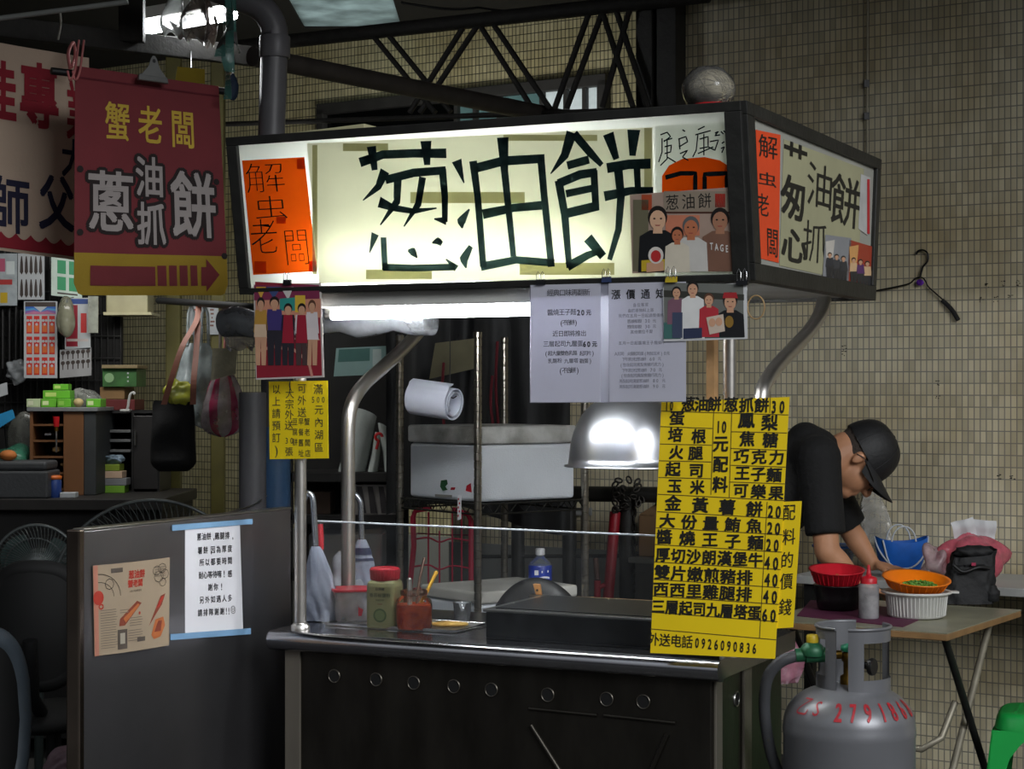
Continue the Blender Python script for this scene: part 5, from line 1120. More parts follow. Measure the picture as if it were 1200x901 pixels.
def spoon(p0, p1, m, r, name, label, bow=.0):
    q = [p0.lerp(p1, i/8)+Vector((bow*math.sin(PI*i/8), 0, 0)) for i in range(9)]; mb = MB(); mb.tube(q, r, m, 10); mb.ball(p1, r*1.1, r*1.1, r*1.1, m, 10, 6); d = (p1-p0).normalized(); mb.ball(p0, .011, .006, .016, m, 12, 8, d.cross(Vector((0, 1, 0))).normalized(), Vector((0, 1, 0)), d)
    return tag(mb.build(name), label, 'spoon')
spoon(cj+Vector((.008, -.01, .03)), P(497, 655, 5.06), mat('brown_steel', '#6a5348', .3, .6, .1), .0042, 'spoon', 'long brown-handled spoon standing in the chilli jar', -.006)
spoon(cj+Vector((.0, .01, .03)), P(511, 671, 5.07), mat('yellow_handle', '#d0a016', .4), .0052, 'spoon', 'yellow-handled spoon leaning out of the chilli jar')
spoon(cj+Vector((-.01, -.02, .03)), P(480, 680, 5.0), STEEL, .007, 'spoon', 'short steel spoon standing in the chilli jar nearest the seasoning jar')
cb = onT(411, 728)+Vector((0, .04, 0)); t = thing('plastic_box', 'clear plastic box with a red rim behind the seasoning jar', 'box', cb)
m_ = MB(); sqlathe(m_, cb, [(.050, 0), (.052, .003), (.056, .082)], film('cloudy_box', '#cfc8c8', .5, .2, .35), .25, .25, 40, False)
lb_ = Sheet(cb+Vector((-.04, -.058, .07)), cb+Vector((.045, -.048, .07)), cb+Vector((.043, -.045, .01)), cb+Vector((-.038, -.055, .01))); lb_.n = Vector((.1, -1, 0)).normalized()
PR = pm('red_print', '#a82030')
m_.disc(lb_, .2, .5, .008, PR); m_.patch(lb_, .16, .5, .24, .85, PR); m_.poly(lb_, [(.45, .9), (.85, .9), (.9, .6), (.75, .5), (.72, .2), (.66, .2), (.66, .5), (.5, .6)], PR); m_.build('box_body', t)
m_ = MB(); sqlathe(m_, cb+UP*.083, [(.056, 0), (.060, .001), (.060, .006), (.056, .007)], mat('red_rim', '#b02032', .4), .25, .25, 40, False); m_.build('lid', t, label='clear lid with a red rim')
ds = onT(527, 733); m_ = MB(); PAN = mat('golden_pancake', '#b98a34', .7, 0, .3, 30, .4, 60, col2='#d9b25c', thr=(.4, .65))
m_.lathe(ds, [(.045, .0), (.052, .003), (.05, .007), (.03, .010), (0, .011)], PAN, 28, sy=.7); tag(m_.build('pancake'), 'small golden pancake lying on the steel tray by the chilli jar', 'pancake')
m_ = MB(); cc_ = onT(541, 731)+Vector((0, .07, 0)); m_.lathe(cc_, [(.021, 0), (.026, .05), (.0275, .052), (.026, .051), (.0195, .003), (0, .002)], film('clear_cup', '#dfe3e6', .2, .05, .3), 24); tag(m_.build('clear_cup'), 'small clear cup behind the pancake on the counter', 'cup')
# lid, board and spatula behind the griddle
m_ = MB(); pl = S(.50, .565, .80); 
m_.grid(lambda s, tt: S(.64+.24*s, .545+.075*tt, .80+.115*math.sin(PI*min(1, .1+.9*s))**.5*(1)*math.sin(PI*(.15+.7*tt))), 20, 8, BLACK, .004, UP); tag(m_.build('pan_lid'), 'black curved pan lid behind the griddle', 'lid')
m_ = MB(); WB2 = mat('worn_chopping_board', '#a2805a', .6, 0, .25, 5, .1, 30, (8, 1, 1)); m_.sbox(.30, .63, .515, .60, .80, .866, WB2); tag(m_.build('chopping_board', bevel=.004), 'thick wooden chopping board behind the griddle next to the yellow menu', 'chopping board')
sp0, sp1 = S(.715, .525, .872), PB(629, 684, .525)
t = thing('spatula', 'spatula with a pale wooden handle standing behind the griddle', 'spatula', sp0)
m_ = MB(); d = (sp1-sp0).normalized(); sd = U
m_.hexa([sp0-sd*.009-V*.005, sp0+sd*.009-V*.005, sp0+sd*.009+V*.005, sp0-sd*.009+V*.005, sp1-sd*.011-V*.006, sp1+sd*.011-V*.006, sp1+sd*.011+V*.006, sp1-sd*.011+V*.006], mat('orange_wood', '#b8824a', .5, 0, .15)); m_.lathe(sp1-d*.018-V*.0065, [(.0035, -.0006), (.0035, 0)], HOLE, 12, U, UP, -V); m_.build('handle', t, bevel=.003)
m_ = MB(); m_.box(sp0-sd*.03-UP*.06, sd*.06, V*.002, UP*.06, STEEL); m_.build('blade', t)
# umbrellas, cloth and bag on the counter
SILV = mat('silver_tube', '#a8adb5', .25, .9, .1); CLW = mat('pale_grey_cloth', '#8d94a5', .8, 0, .18, 10, .5, 24); CLB = mat('navy_stripe', '#2a3350', .8)
def brolly(base, pts, lab, topy, stripes):
    t = thing('folded_umbrella', lab, 'umbrella', base); path = smooth_path(pts, 5)
    m = MB(); m.tube(path, .0085, SILV, 12); m.build('handle', t, label='silver hooked handle')
    top = Vector(pts[-1]); m = MB(); n = 14
    def f(s, tt):
        a = 2*PI*s; k = .012+.034*min(1, tt*1.5)**.7; k *= 1+.28*math.sin(4*a+7*tt)*tt+.14*math.sin(9*a-11*tt)*tt
        return top.lerp(base+UP*.003, tt)+Vector((k*math.cos(a), k*.7*math.sin(a), 0))
    m.grid(f, 36, n, CLW)
    if stripes: m.grid(lambda s, tt: f(s, .12+.1*tt)+Vector((math.cos(2*PI*s), math.sin(2*PI*s), 0))*.002, 36, 2, CLB); m.grid(lambda s, tt: f(s, .27+.04*tt)+Vector((math.cos(2*PI*s), math.sin(2*PI*s), 0))*.002, 36, 2, CLB)
    m.build('canopy', t)
brolly(PZ(380, 728, CZ), [P(356, 586, 5.2), P(360, 578, 5.2), P(366, 583, 5.2), P(368, 605, 5.2), P(370, 640, 5.2)], 'folded umbrella in pale cloth next to the straight pole', 640, False)
brolly(PZ(424, 712, CZ), [P(412, 586, 5.42), P(416, 580, 5.42), P(422, 588, 5.42), P(423, 604, 5.42), P(424, 632, 5.42)], 'folded umbrella with navy stripes next to the bent pole', 632, True)
m_ = MB(); a_, b_ = P(376, 644, 5.24), P(375, 614, 5.24); m_.tube([P(378, 700, 5.24), a_], .004, STEEL, 8); m_.tube([a_, a_.lerp(b_, .5), b_], [.008, .010, .0085], mat('red_handle', '#a81c28', .45), 12); m_.ball(b_, .0085, .0085, .006, BLACK, 12, 6); tag(m_.build('red_handled_tool'), 'red-handled steel rod among the folded umbrellas', 'tool')
WBAG = film('white_bag_film', '#d5d8e2', .8, .25, .35, .5, 22)
m_ = lump(PZ(408, 713, CZ), .06, .05, .085, WBAG, 33, .15, 4.5); tag(m_.build('white_bag'), 'crumpled white plastic bag behind the clear box on the counter', 'plastic bag')
m_ = lump(PZ(366, 727, CZ)+Vector((0, .01, 0)), .035, .03, .05, WBAG, 35, .2, 5); tag(m_.build('white_bag'), 'small crumpled white bag at the foot of the straight pole', 'plastic bag')
# heat lamp dome
dl = S(.485, .62, 0); t = thing('heat_lamp', 'spun aluminium dome lamp hanging under the canopy behind the menu', 'lamp', Vector((dl.x, dl.y, 1.235)))
c = Vector((dl.x, dl.y, 1.235)); DOM = mat('spun_aluminium', '#dcdfe6', .3, 1, .06, 6, .03, 8)
m_ = MB(); pr = [(.178, 0), (.178, .004), (.168, .006)]+[(.166*math.cos(a)**.72, .006+.195*math.sin(a)) for a in [PI/2*i/16 for i in range(1, 15)]]+[(.03, .203), (.028, .225), (.0, .226)]
m_.lathe(c, pr, DOM, 56); m_.lathe(c, [(.174, .001), (.16, .008), (.13, .11), (.05, .17), (0, .185)], mat('dull_inside', '#8d8d8d', .4, .8), 40); m_.build('shade', t)
m_ = MB(); m_.tube([c+UP*.22, c+UP*.484], .008, BLACK, 10); m_.build('stem', t)
# hanging paper roll
t = thing('paper_roll', 'roll of white paper hung from a wire hook above the foam box', 'paper roll', P(508, 488, 5.65))
ra, rb = P(486, 466, 5.69), P(534, 471, 5.60); rb = ra+(P(534, 471, 5.65)-P(486, 466, 5.65))+Vector((0, -.08, -.004)); ra, rb = ra, rb
ex = (rb-ra).normalized(); ez = (UP-ex*ex.z).normalized(); ey = ex.cross(ez); PAPR = mat('roll_paper', '#c4c8d6', .8, 0, .03)
m_ = MB()
def spr(s, tt):
    a = 2*PI*2.35*s; r = .027+.026*s+(.006 if s > .97 else 0); return ra.lerp(rb, tt)+ez*(r*math.sin(a-.9))+ey*(r*math.cos(a-.9))
m_.grid(spr, 84, 4, PAPR, 0); m_.grid(lambda s, tt: spr(s, tt)+(ez*math.sin(2*PI*2.35*s-.9)+ey*math.cos(2*PI*2.35*s-.9))*.0035, 84, 1, PAPR); 
m_.grid(lambda s, tt: spr(s, 1)+(ez*math.sin(2*PI*2.35*s-.9)+ey*math.cos(2*PI*2.35*s-.9))*.0035*tt, 84, 1, PAPR); m_.build('paper', t)
m_ = MB(); hk = rb-ex*.02+ez*.027; tp = Vector((hk.x, hk.y, ZB+.012)); m_.tube(smooth_path([tp, hk+UP*.05, hk+ez*.004, hk-ez*.012+ex*.01, hk-ez*.004+ex*.025], 6), .0016, BLACK, 6); m_.build('wire_hook', t)
# ================================================================ wire rack with foam boxes behind the cart
eL, eR = Vector((-.6, .8, 0)), Vector((.8, .6, 0)); K0 = Vector((-.109, 5.88, 0)); LL, LR = .45, .44
rk = thing('wire_rack', 'chrome wire shelving rack with grooved posts holding foam boxes', 'shelving rack', K0+eL*LL/2+eR*LR/2)
RKM = mat('tarnished_chrome', '#9a958a', .3, 1, .2, 20)
for l in (0, LL):
    for r in (0, LR):
        p = K0+eL*l+eR*r; m_ = MB(); prof = [(.0125, .02)]
        z = .03
        while z < 1.60: prof += [(.0125, z), (.0125, z+.021), (.0112, z+.0225), (.0112, z+.0245)]; z += .026
        prof += [(.0125, z), (.0135, z+.003), (.0135, z+.018), (.008, z+.022)]
        m_.lathe(p, prof, RKM, 14, smooth=False); m_.lathe(p, [(.018, 0), (.018, .012), (.008, .014), (.008, .02)], BLACK, 12); m_.build('post', rk)
SHW = mat('dark_shelf_wire', '#3b3a36', .4, .8, .2)
for z in (.64, 1.085):
    m_ = MB(); w_ = lambda l, r, dz=0: K0+eL*l+eR*r+UP*(z+dz)
    for dz in (0, -.032):
        for a, b in (((0, 0), (LL, 0)), ((LL, 0), (LL, LR)), ((LL, LR), (0, LR)), ((0, LR), (0, 0))): m_.tube([w_(*a, dz), w_(*b, dz)], .0035, SHW, 6)
    for (o, d, L) in (((0, 0), (1, 0), LL), ((0, LR), (1, 0), LL), ((0, 0), (0, 1), LR), ((LL, 0), (0, 1), LR)):
        n = 14; m_.tube([w_(o[0]+d[0]*L*i/n, o[1]+d[1]*L*i/n, 0 if i % 2 else -.032) for i in range(n+1)], .0022, SHW, 5, smooth=False)
    for i in range(1, 18): m_.tube([w_(0, LR*i/18), w_(LL, LR*i/18)], .0018, SHW, 5)
    m_.build('shelf', rk)
FOAM = mat('white_foam', '#dde2e8', .8, 0, .04, 8, .25, 220); FOAMD = mat('grimy_foam', '#96958e', .85, 0, .3, 9, .3, 220, col2='#d2d2ce', thr=(.36, .62))
def rbox(mb, l0, l1, r0, r1, z0, z1, m): return mb.box(K0+eL*l0+eR*r0+UP*z0, eR*(r1-r0), eL*(l1-l0), UP*(z1-z0), m)
fb = thing('foam_box', 'white foam box with a grimy lid on the upper rack shelf', 'foam box', K0+eL*.23+eR*.22+UP*1.09)
m_ = MB(); rbox(m_, .022, .425, .022, .415, 1.0905, 1.273, FOAM); o = m_.build('box_body', fb, bevel=.012, bseg=3)
m_ = MB(); rbox(m_, .016, .43, .016, .42, 1.275, 1.333, FOAMD); m_.build('lid', fb, bevel=.009, bseg=3, label='grey grimy foam lid')
lf = Sheet(K0+eL*.42+eR*.0215+UP*1.27, K0+eL*.025+eR*.0215+UP*1.27, K0+eL*.025+eR*.0215+UP*1.095, K0+eL*.42+eR*.0215+UP*1.095); lf.n = -eR
STR = pm('sticker_red', '#c02434'); STG = pm('sticker_green', '#2f5a38')
m_ = MB(); pxpoly(m_, lf, [(517, 563), (524, 562), (525, 567), (522, 570), (525, 574), (519, 575), (516, 570)], STG, .001); pxpoly(m_, lf, [(529, 571), (534, 571), (533, 574), (528, 574)], STR, .001); pxpoly(m_, lf, [(547, 569), (552, 566), (553, 577), (546, 575)], STR, .001); pxpoly(m_, lf, [(510, 579), (530, 580), (530, 583), (510, 582)], pm('grey_mark', '#8b8b84'), .001); m_.build('stickers', fb)  # stickers and a flat grey mark low on the face
m_ = MB(); hq = K0+eL*.09-eR*.008+UP*1.11; hs = Sheet(hq+UP*.0-eL*-.01, hq-eL*.01, hq-eL*.008-UP*.075, hq+eL*.012-UP*.08); hs.n = -eR; m_.sheet(hs, WHITE, .0015, 2, 2)
for k in range(5): m_.disc(hs, .3+.3*(k % 2), .15+.17*k, .004, STR)
tag(m_.build('paper_tag'), 'small white and red paper tag hanging from the rack shelf edge', 'tag')
f2 = thing('foam_box', 'flat white foam box on the lower rack shelf behind the counter', 'foam box', K0+eL*.2+eR*.22+UP*.645)
m_ = MB(); rbox(m_, .022, .34, .022, .415, .6455, .762, FOAM); m_.build('box_body', f2, bevel=.012, bseg=3)
m_ = MB(); rbox(m_, .014, .35, .014, .422, .763, .802, mat('dusty_foam', '#c2c1b9', .85, 0, .12, 6, .3, 200)); m_.build('lid', f2, bevel=.009, bseg=3, label='dusty foam lid')
bo = PZ(633, 682, .8025); t = thing('water_bottle', 'plastic bottle with a blue label and white cap on the lower foam box', 'bottle', bo)
m_ = MB(); m_.lathe(bo, [(.036, 0), (.039, .004), (.039, .05), (.036, .066), (.018, .082), (.0135, .088), (.0135, .094)], film('bottle_plastic', '#b9c4cc', .3, .05, .3), 28); m_.build('bottle_body', t)
m_ = MB(); m_.lathe(bo, [(.0395, .008), (.0397, .01), (.0397, .054), (.038, .058)], mat('blue_label', '#12329c', .35, 0, .1), 28)
class Cyl:
    w = h = 1
    def __call__(self, s, tt, off=0): return bo+Vector(((.0402+off)*math.sin(s/.04), -(.0402+off)*math.cos(s/.04), .055-tt))
cy_ = Cyl(); m_.poly(cy_, [(-.02, .012), (-.006, .012), (-.006, .028), (-.02, .028)], WHITE, .0006); m_.poly(cy_, [(.004, .014), (.03, .012), (.03, .019), (.004, .021)], WHITE, .0006); m_.grid(lambda s, q: cy_(-.005+.04*s, .036+.006*q-.004*math.sin(3*s), .0006), 8, 2, WHITE)
m_.build('label', t, label='blue label')
m_ = MB(); m_.lathe(bo, [(.0155, .092), (.016, .094), (.016, .112), (.014, .114), (0, .115)], mat('white_cap', '#d5d6d8', .4), 24); m_.build('cap', t)
# ================================================================ yard behind the cart
rl = thing('black_railing', 'black pipe railing with posts behind the wire rack', 'railing', PW(640, 457, .25)-UP*1.45)
m_ = MB(); m_.tube([PW(560, 577, .25), PW(800, 580, .25)], .032, BLACKP, 14); m_.build('top_rail', rl)
m_ = MB(); m_.tube([PW(560, 652, .25), PW(790, 651, .25)], .008, BLACKP, 8); m_.build('lower_rail', rl)
for px, r in ((607, .028), (667, .028), (735, .033)):
    a_ = PW(px, 578, .25); b_ = a_.copy(); b_.z = 0; m_ = MB(); m_.tube([b_, a_], r, BLACKP, 12); m_.build('post', rl)
m_ = MB(); cp = PW(735, 578, .28); CHN = mat('dark_chain', '#3a3733', .45, .8, .3)
for k in range(26):
    a = k*.9; c = cp+Vector((.042*math.cos(a)+.015*math.sin(k), -.03+.02*math.cos(k*1.7), .03-.09*(k/26)+.035*math.sin(a*.7))); q1 = Vector((math.cos(k), .3, math.sin(k))).normalized(); q2 = q1.cross(Vector((0, 1, .2))).normalized()
    m_.tube([c+q1*.015*math.cos(b)+q2*.009*math.sin(b) for b in [2*PI*i/10 for i in range(10)]], .0042, CHN, 6, closed=True)
for k in range(12):
    c = PW(737, 600, .27)+Vector((.02, 0, .06-.03*k-.03)); m_.tube([c+(Vector((1, 0, 0)) if k % 2 else Vector((0, 1, 0)))*.009*math.cos(b)+UP*.02*math.sin(b) for b in [2*PI*i/10 for i in range(10)]], .0042, CHN, 6, closed=True)
tag(m_.build('chain'), 'dark chain looped round the railing post', 'chain')
REDP = mat('red_painted_pole', '#9c1626', .5, 0, .15)
b_ = PW(708, 760, .4); b_.z = 0; m_ = MB(); m_.tube([b_, PW(713, 697, .36), PW(721, 600, .3)], .022, REDP, 12); tag(m_.build('red_pole'), 'red pole leaning against the railing post', 'pole')
a_ = P(700, 680, 7.35); b_ = a_.copy(); b_.z = 0; m_ = MB(); m_.tube([b_, a_], .014, REDP, 10); m_.tube([a_, P(698, 655, 7.4)], .011, mat('brown_stick', '#5a4038', .6), 8); m_.tube([P(698, 690, 7.35), P(709, 685, 7.35)], .01, REDP, 8); tag(m_.build('red_stand'), 'short red stand with a brown stick beside the leaning red pole', 'stand')
g0 = PW(744, 457, .30); g0.z = 0
gb = thing('grey_cabinet', 'low grey cabinet supporting the cardboard box behind the menu', 'cabinet', g0+WD*.25-WN*.13)
GSS = mat('grey_steel_sheet', '#5a5b5a', .5, .3, .15)
m_ = MB(); m_.box(g0, WD*.5, -WN*.27, UP*.76, GSS); m_.build('carcass', gb, bevel=.004)
m_ = MB(); m_.box(g0-WD*.02+WN*.02+UP*.7605, WD*.54, -WN*.3, UP*.022, mat('grey_ledge', '#7d7d78', .5, .2, .1)); m_.build('top', gb, bevel=.003)
m_ = MB(); m_.box(g0+WD*.02+WN*.007+UP*.05, WD*.22, -WN*.006, UP*.68, GSS); m_.build('door', gb, bevel=.002)
b0_c = g0-WN*.03+UP*.784
cbx = thing('cardboard_box', 'tan cardboard box closed with green tape on the grey cabinet', 'box', b0_c+WD*.15-WN*.1); CARD = mat('cardboard', '#84684a', .8, 0, .12, 5)
m_ = MB(); m_.box(b0_c, WD*.30, -WN*.2, UP*.165, CARD); m_.build('carton', cbx, bevel=.004)
m_ = MB(); k_ = b0_c+UP*.166; m_.hexa([k_, k_+WD*.3, k_+WD*.3-WN*.2, k_-WN*.2, k_+WD*.05-WN*.06+UP*.045, k_+WD*.25-WN*.06+UP*.045, k_+WD*.25-WN*.14+UP*.045, k_+WD*.05-WN*.14+UP*.045], CARD); m_.build('folded_flaps', cbx)
m_ = MB(); m_.box(k_+WD*.045-WN*.055+UP*.036, WD*.21, -WN*.09, UP*.022, mat('green_tape', '#128a4c', .4)); m_.build('tape', cbx, label='green tape')
s = Sheet(PW(672, 595, .012), PW(693, 595, .012), PW(693, 604, .012), PW(672, 604, .012)); m_ = MB(); m_.sheet(s, mat('plate_white', '#9a9c9a', .6), .006, 1, 1); tag(m_.build('number_plate'), 'small blank white plate fixed to the tiles under the black rail', 'plate')
# red wire trolley behind the rack
tr_ = thing('red_trolley', 'red wire shopping trolley seen between the rack posts', 'trolley', P(515, 457, 7.3)-UP*1.45); RW_ = mat('red_wire', '#b01a3c', .45, 0, .1)
pt = lambda x, y, dy=0: P(x, y, 7.3)+Vector((0, dy, 0))
m_ = MB(); bb_ = pt(481, 690); bb2 = bb_.copy(); bb2.z = .12; m_.tube([bb2, pt(480, 690), pt(485, 640), pt(484, 606), pt(487, 598), pt(506, 595)], .011, RW_, 10); m_.build('push_bar', tr_)
m_ = MB(); b3 = pt(552, 640); b3.z = .12; m_.tube([b3, pt(552, 610), pt(548, 602), pt(530, 597)], .011, RW_, 10); m_.build('push_bar', tr_)
m_ = MB()
for x in (502, 515, 530, 541): q_ = pt(x, 600 if x != 515 else 622); q2 = q_.copy(); q2.z = .3; m_.tube([q2, q_], .004, RW_, 6)
for y in (632, 664, 690): m_.tube(smooth_path([pt(484, y), pt(502, y-2), pt(515, y+3), pt(530, y-1), pt(552, y+2)]), .004, RW_, 6)
m_.tube([pt(484, 632), pt(484, 632, .3), pt(552, 634, .3), pt(552, 634)], .004, RW_, 6); m_.build('wire_basket', tr_)
for x in (484, 550):
    m_ = MB(); q_ = pt(x, 600); q_.z = .075; m_.lathe(q_, [(.02, -.015), (.07, -.014), (.075, 0), (.07, .014), (.02, .015)], BLACK, 18, Vector((0, 1, 0)), UP, Vector((1, 0, 0))); m_.build('wheel', tr_)
# dark shelf behind the straight pole, with cards and bags
bs = thing('dark_shelf', 'dark open shelf unit behind the two folded umbrellas', 'shelf', P(400, 457, 7.6)-UP*1.45); DK = mat('dark_shelf_board', '#232120', .6, 0, .25)
bx = lambda px: P(px, 0, 7.45).x
for px in (338, 468):
    for y in (7.45, 7.81): m_ = MB(); m_.box((bx(px)-.015, y, 0), (.03, 0, 0), (0, .03, 0), (0, 0, 1.75), DK); m_.build('upright', bs)
zs_ = [P(0, y, 7.45).z for y in (412, 566, 607, 660)]
for z in [1.10, .93, .70, .3]:
    m_ = MB(); m_.box((bx(338), 7.45, z-.02), (bx(468)-bx(338), 0, 0), (0, .38, 0), (0, 0, .035), DK); m_.build('shelf_board', bs)
m_ = MB(); m_.box((bx(338), 7.83, 0), (bx(468)-bx(338), 0, 0), (0, .01, 0), (0, 0, 1.75), mat('dark_back_board', '#161514', .8, 0, .2)); m_.build('back_board', bs)
STB = mat('grey_stripe_carton', '#8c8884', .7, 0, .1); STB2 = mat('dark_stripe', '#3d3a3c', .7)
t = thing('striped_carton', 'grey carton with dark slanting stripes on the dark shelf', 'carton', (bx(445), 7.56, .946))
m_ = MB(); m_.box((bx(415), 7.47, .946), (bx(466)-bx(415), 0, 0), (0, .2, 0), (0, 0, .12), STB)
sf = Sheet(Vector((bx(415), 7.469, 1.066)), Vector((bx(466), 7.469, 1.066)), Vector((bx(466), 7.469, .946)), Vector((bx(415), 7.469, .946)))
for k in range(4): m_.poly(sf, [(.05+.25*k, .05), (.17+.25*k, .05), (.27+.25*k, .95), (.12+.25*k, .95)], STB2, .001)
m_.build('carton_body', t)
m_ = MB(); m_.box((bx(345), 7.5, .946), (.14, 0, 0), (0, .2, 0), (0, 0, .09), mat('brown_carton', '#4b3a30', .8)); tag(m_.build('brown_carton', bevel=.003), 'small dull brown carton on the dark shelf behind the straight pole', 'carton')
m_ = MB(); m_.box((bx(360), 7.5, .716), (.3, 0, 0), (0, .26, 0), (0, 0, .15), mat('grey_tub_plastic', '#77797a', .6)); tag(m_.build('grey_crate', bevel=.01), 'grey plastic crate on the low board of the dark shelf', 'crate')
PGW = mat('white_paper_bag', '#a9b0ac', .8, 0, .12, 8, .4, 20)
for (x0_, x1_, y0_, y1_, tilt, lb) in ((392, 425, 484, 556, .05, 'pale paper bag slumped on the dark shelf beside the bent pole'), (448, 466, 500, 556, -.03, 'pale paper bag standing at the end of the dark shelf'), (428, 440, 510, 556, .02, 'narrow grey paper bag between two pale bags on the dark shelf')):
    m_ = MB(); xa, xb = bx(x0_), bx(x1_); zt = P(0, y0_, 7.5).z; zb = 1.116
    m_.grid(lambda s, tt: Vector((xa+(xb-xa)*(.5+.5*math.cos(2*PI*s)*(1-.25*tt))+tilt*tt*1.2, 7.6+.07*math.sin(2*PI*s)*(1-.7*tt)+.008*math.sin(9*s+7*tt), zb+(zt-zb)*tt*(1-.08*math.sin(2*PI*s+1)))), 28, 10, PGW); tag(m_.build('paper_bag'), lb, 'paper bag')
m_ = MB(); c = P(444, 512, 7.5); m_.tube([c+Vector((.014*math.cos(a), 0, .014*math.sin(a))) for a in [2*PI*i/16 for i in range(13)]]+[c+Vector((-.01, 0, -.05))], .006, mat('red_ribbon', '#c0141c', .5), 8); tag(m_.build('red_hook'), 'small red hook between the paper bags on the dark shelf', 'hook')
s = Sheet(P(394, 408, 7.44), P(460, 405, 7.44), P(461, 438, 7.44), P(391, 441, 7.44)); m_ = MB(); m_.sheet(s, mat('teal_card', '#7d9a96', .6, 0, .06), .003, 2, 2); m_.patch(s, .05, .05, .6, .5, pm('dark_teal', '#3f6660')); m_.patch(s, .65, .1, .8, .7, pm('pale_strip', '#a5b4b0')); tag(m_.build('teal_card'), 'pale teal printed card fixed across the dark shelf', 'card')

# dark sheet added to darken the background, and hanging straps, behind the wire rack
t = thing('darkening_sheet', 'dark hanging sheet added to darken the space behind the top of the wire rack', 'darkening_sheet', P(560, 590, 7.2)); TAR = mat('darkening_sheet_black', '#191a1b', .6, 0, .4, 5, .5, 9)
ta, tb_2 = P(452, 330, 7.35), P(668, 330, 7.15)
m_ = MB(); m_.grid(lambda s, q: ta.lerp(tb_2, s)+Vector((0, .03*math.sin(17*s+2*q)+.02*math.sin(31*s), -(.93-.05*math.sin(5*s))*q*1.0)), 50, 14, TAR, .003, Vector((0, -1, 0))); m_.build('sheet', t)
m_ = MB(); m_.tube([ta+UP*.01, tb_2+UP*.01], .012, BLACK, 8)
m_.tube([tb_2+UP*.01, PW(672, 331, .0)], .008, BLACK, 6); m_.tube([ta+UP*.01, ta+UP*.01+Vector((-.02, .6, -.12))], .008, BLACK, 6)
m_.build('hanging_rod', t)
m_ = MB(); s = Sheet(P(510, 402, 7.0), P(560, 396, 7.0), P(556, 432, 7.0), P(503, 444, 7.0)); m_.sheet(s, mat('beige_flap', '#8a8468', .8, 0, .12), .004, 2, 2); m_.tube([s(.5, 0), s(.5, 0)+Vector((0, .25, .03))], .003, BLACK, 6); tag(m_.build('beige_cloth'), 'beige cloth flap hanging above the paper roll', 'cloth')
for k, (x, y0, y1, lb) in enumerate(((520, 425, 505, 'red strap hanging between the paper roll and the middle rack post'), (583, 400, 500, 'red strap hanging just before the far rack post'), (577, 440, 500, 'shorter red cord beside the far rack post'))):
    m_ = MB(); m_.tube(smooth_path([P(x, y0, 7.0), P(x-2, (y0+y1)/2, 7.0), P(x+1, y1, 7.0)]), .006, mat('dull_red_strap', '#7a1c28', .7, 0, .1), 6); m_.tube([P(x, y0, 7.0), P(x, y0, 7.0)+Vector((0, .25, .0))], .003, BLACK, 6); tag(m_.build('red_strap'), lb, 'strap')
# ================================================================ steel side panel with notices
sp_ = thing('steel_screen', 'tall stainless steel screen beside the cart with a notice and a newspaper cutting', 'screen', S(1.41, -.15, 0))
PSM = mat('rippled_stainless', '#8d8b8e', .34, .93, .12, 3, .16, 4.0, (1, 1, 1))
b0_, b1_ = ab(PA(98, 620, 1.4))[1], ab(PA(341, 598, 1.4))[1]
m_ = MB(); m_.sbox(1.4, 1.432, b0_, b1_, .03, 1.108, PSM); m_.build('panel', sp_, bevel=.003)
m_ = MB(); m_.sbox(1.396, 1.436, b0_-.022, b0_, .03, 1.112, mat('folded_steel_edge', '#8a7d72', .25, 1, .3, 6)); m_.build('edge_profile', sp_, bevel=.004)
m_ = MB(); m_.sbox(1.398, 1.434, b0_, b1_, 1.108, 1.114, STEEL); m_.build('top_cap', sp_, bevel=.002)
for b in (b0_+.05, b1_-.05):
    m_ = MB(); m_.sbox(1.36, 1.47, b-.02, b+.02, 0, .03, STEEL); m_.build('foot', sp_)
nt_ = thing('waiting_notice', 'white notice with handwritten-style lines taped to the steel screen', 'notice', PA(250, 738, 1.395)); AS = lambda off, *q: [PA(p[0], p[1], 1.4-off) for p in q]
s = Sheet(*AS(.002, (217, 617), (281, 612), (285, 740), (217, 742))); s.n = -U; m_ = MB(); m_.sheet(s, WHITE, .001, 4, 6)
BI = pm('brush_ink', '#16181e')
for txt, y, x0, x1, dy in (('蔥油餅,', 629, 233, 250, 1.2), ('雞腿排,', 628, 254, 272, 1.2), ('薯餅,', 645, 234, 247, 1), ('因為厚度', 644, 249, 269, 1.4), ('所以都要時間', 659, 236, 269, 2.4), ('耐心等待唷!', 674, 235, 262, 2), ('感', 672, 269, 269, 0), ('謝你!', 688, 246, 259, 1), ('另外如遇人多', 703, 236, 269, 2.4), ('請排隊謝謝', 718, 234, 260, 2), ('!!', 715.5, 264.5, 267.5, 0), ('☺', 714, 272, 272, 0)): spread_line(m_, s, txt, (x0, y), (x1, y-dy), 5.6, 8.6, BI, .012, .0012, .05)
m_.build('notice_sheet', nt_)
TAPE = mat('pale_blue_tape', '#7fa8cc', .5, 0, .06)
for q in (((202, 615), (296, 608), (296, 614), (202, 622)), ((200, 743), (294, 736), (294, 743), (200, 750))):
    s2 = Sheet(*AS(.0045, *q)); s2.n = -U; m_ = MB(); m_.sheet(s2, TAPE, .001, 3, 1); m_.build('tape_strip', nt_, label='pale blue tape')
s = Sheet(*AS(.004, (109, 663), (199, 653), (198, 756), (111, 769)), bow=.008); s.n = -U; m_ = MB(); m_.sheet(s, mat('newsprint', '#a5937c', .8, 0, .06, 5), .0012, 10, 6)
NR = pm('news_red', '#b0392c'); NK = pm('news_black', '#2a2622'); NG = pm('news_grey', '#7d7060'); ND = pm('news_photo', '#5a5048'); NO = pm('news_orange', '#b86a3c'); NM = pm('news_meat', '#8a4432')
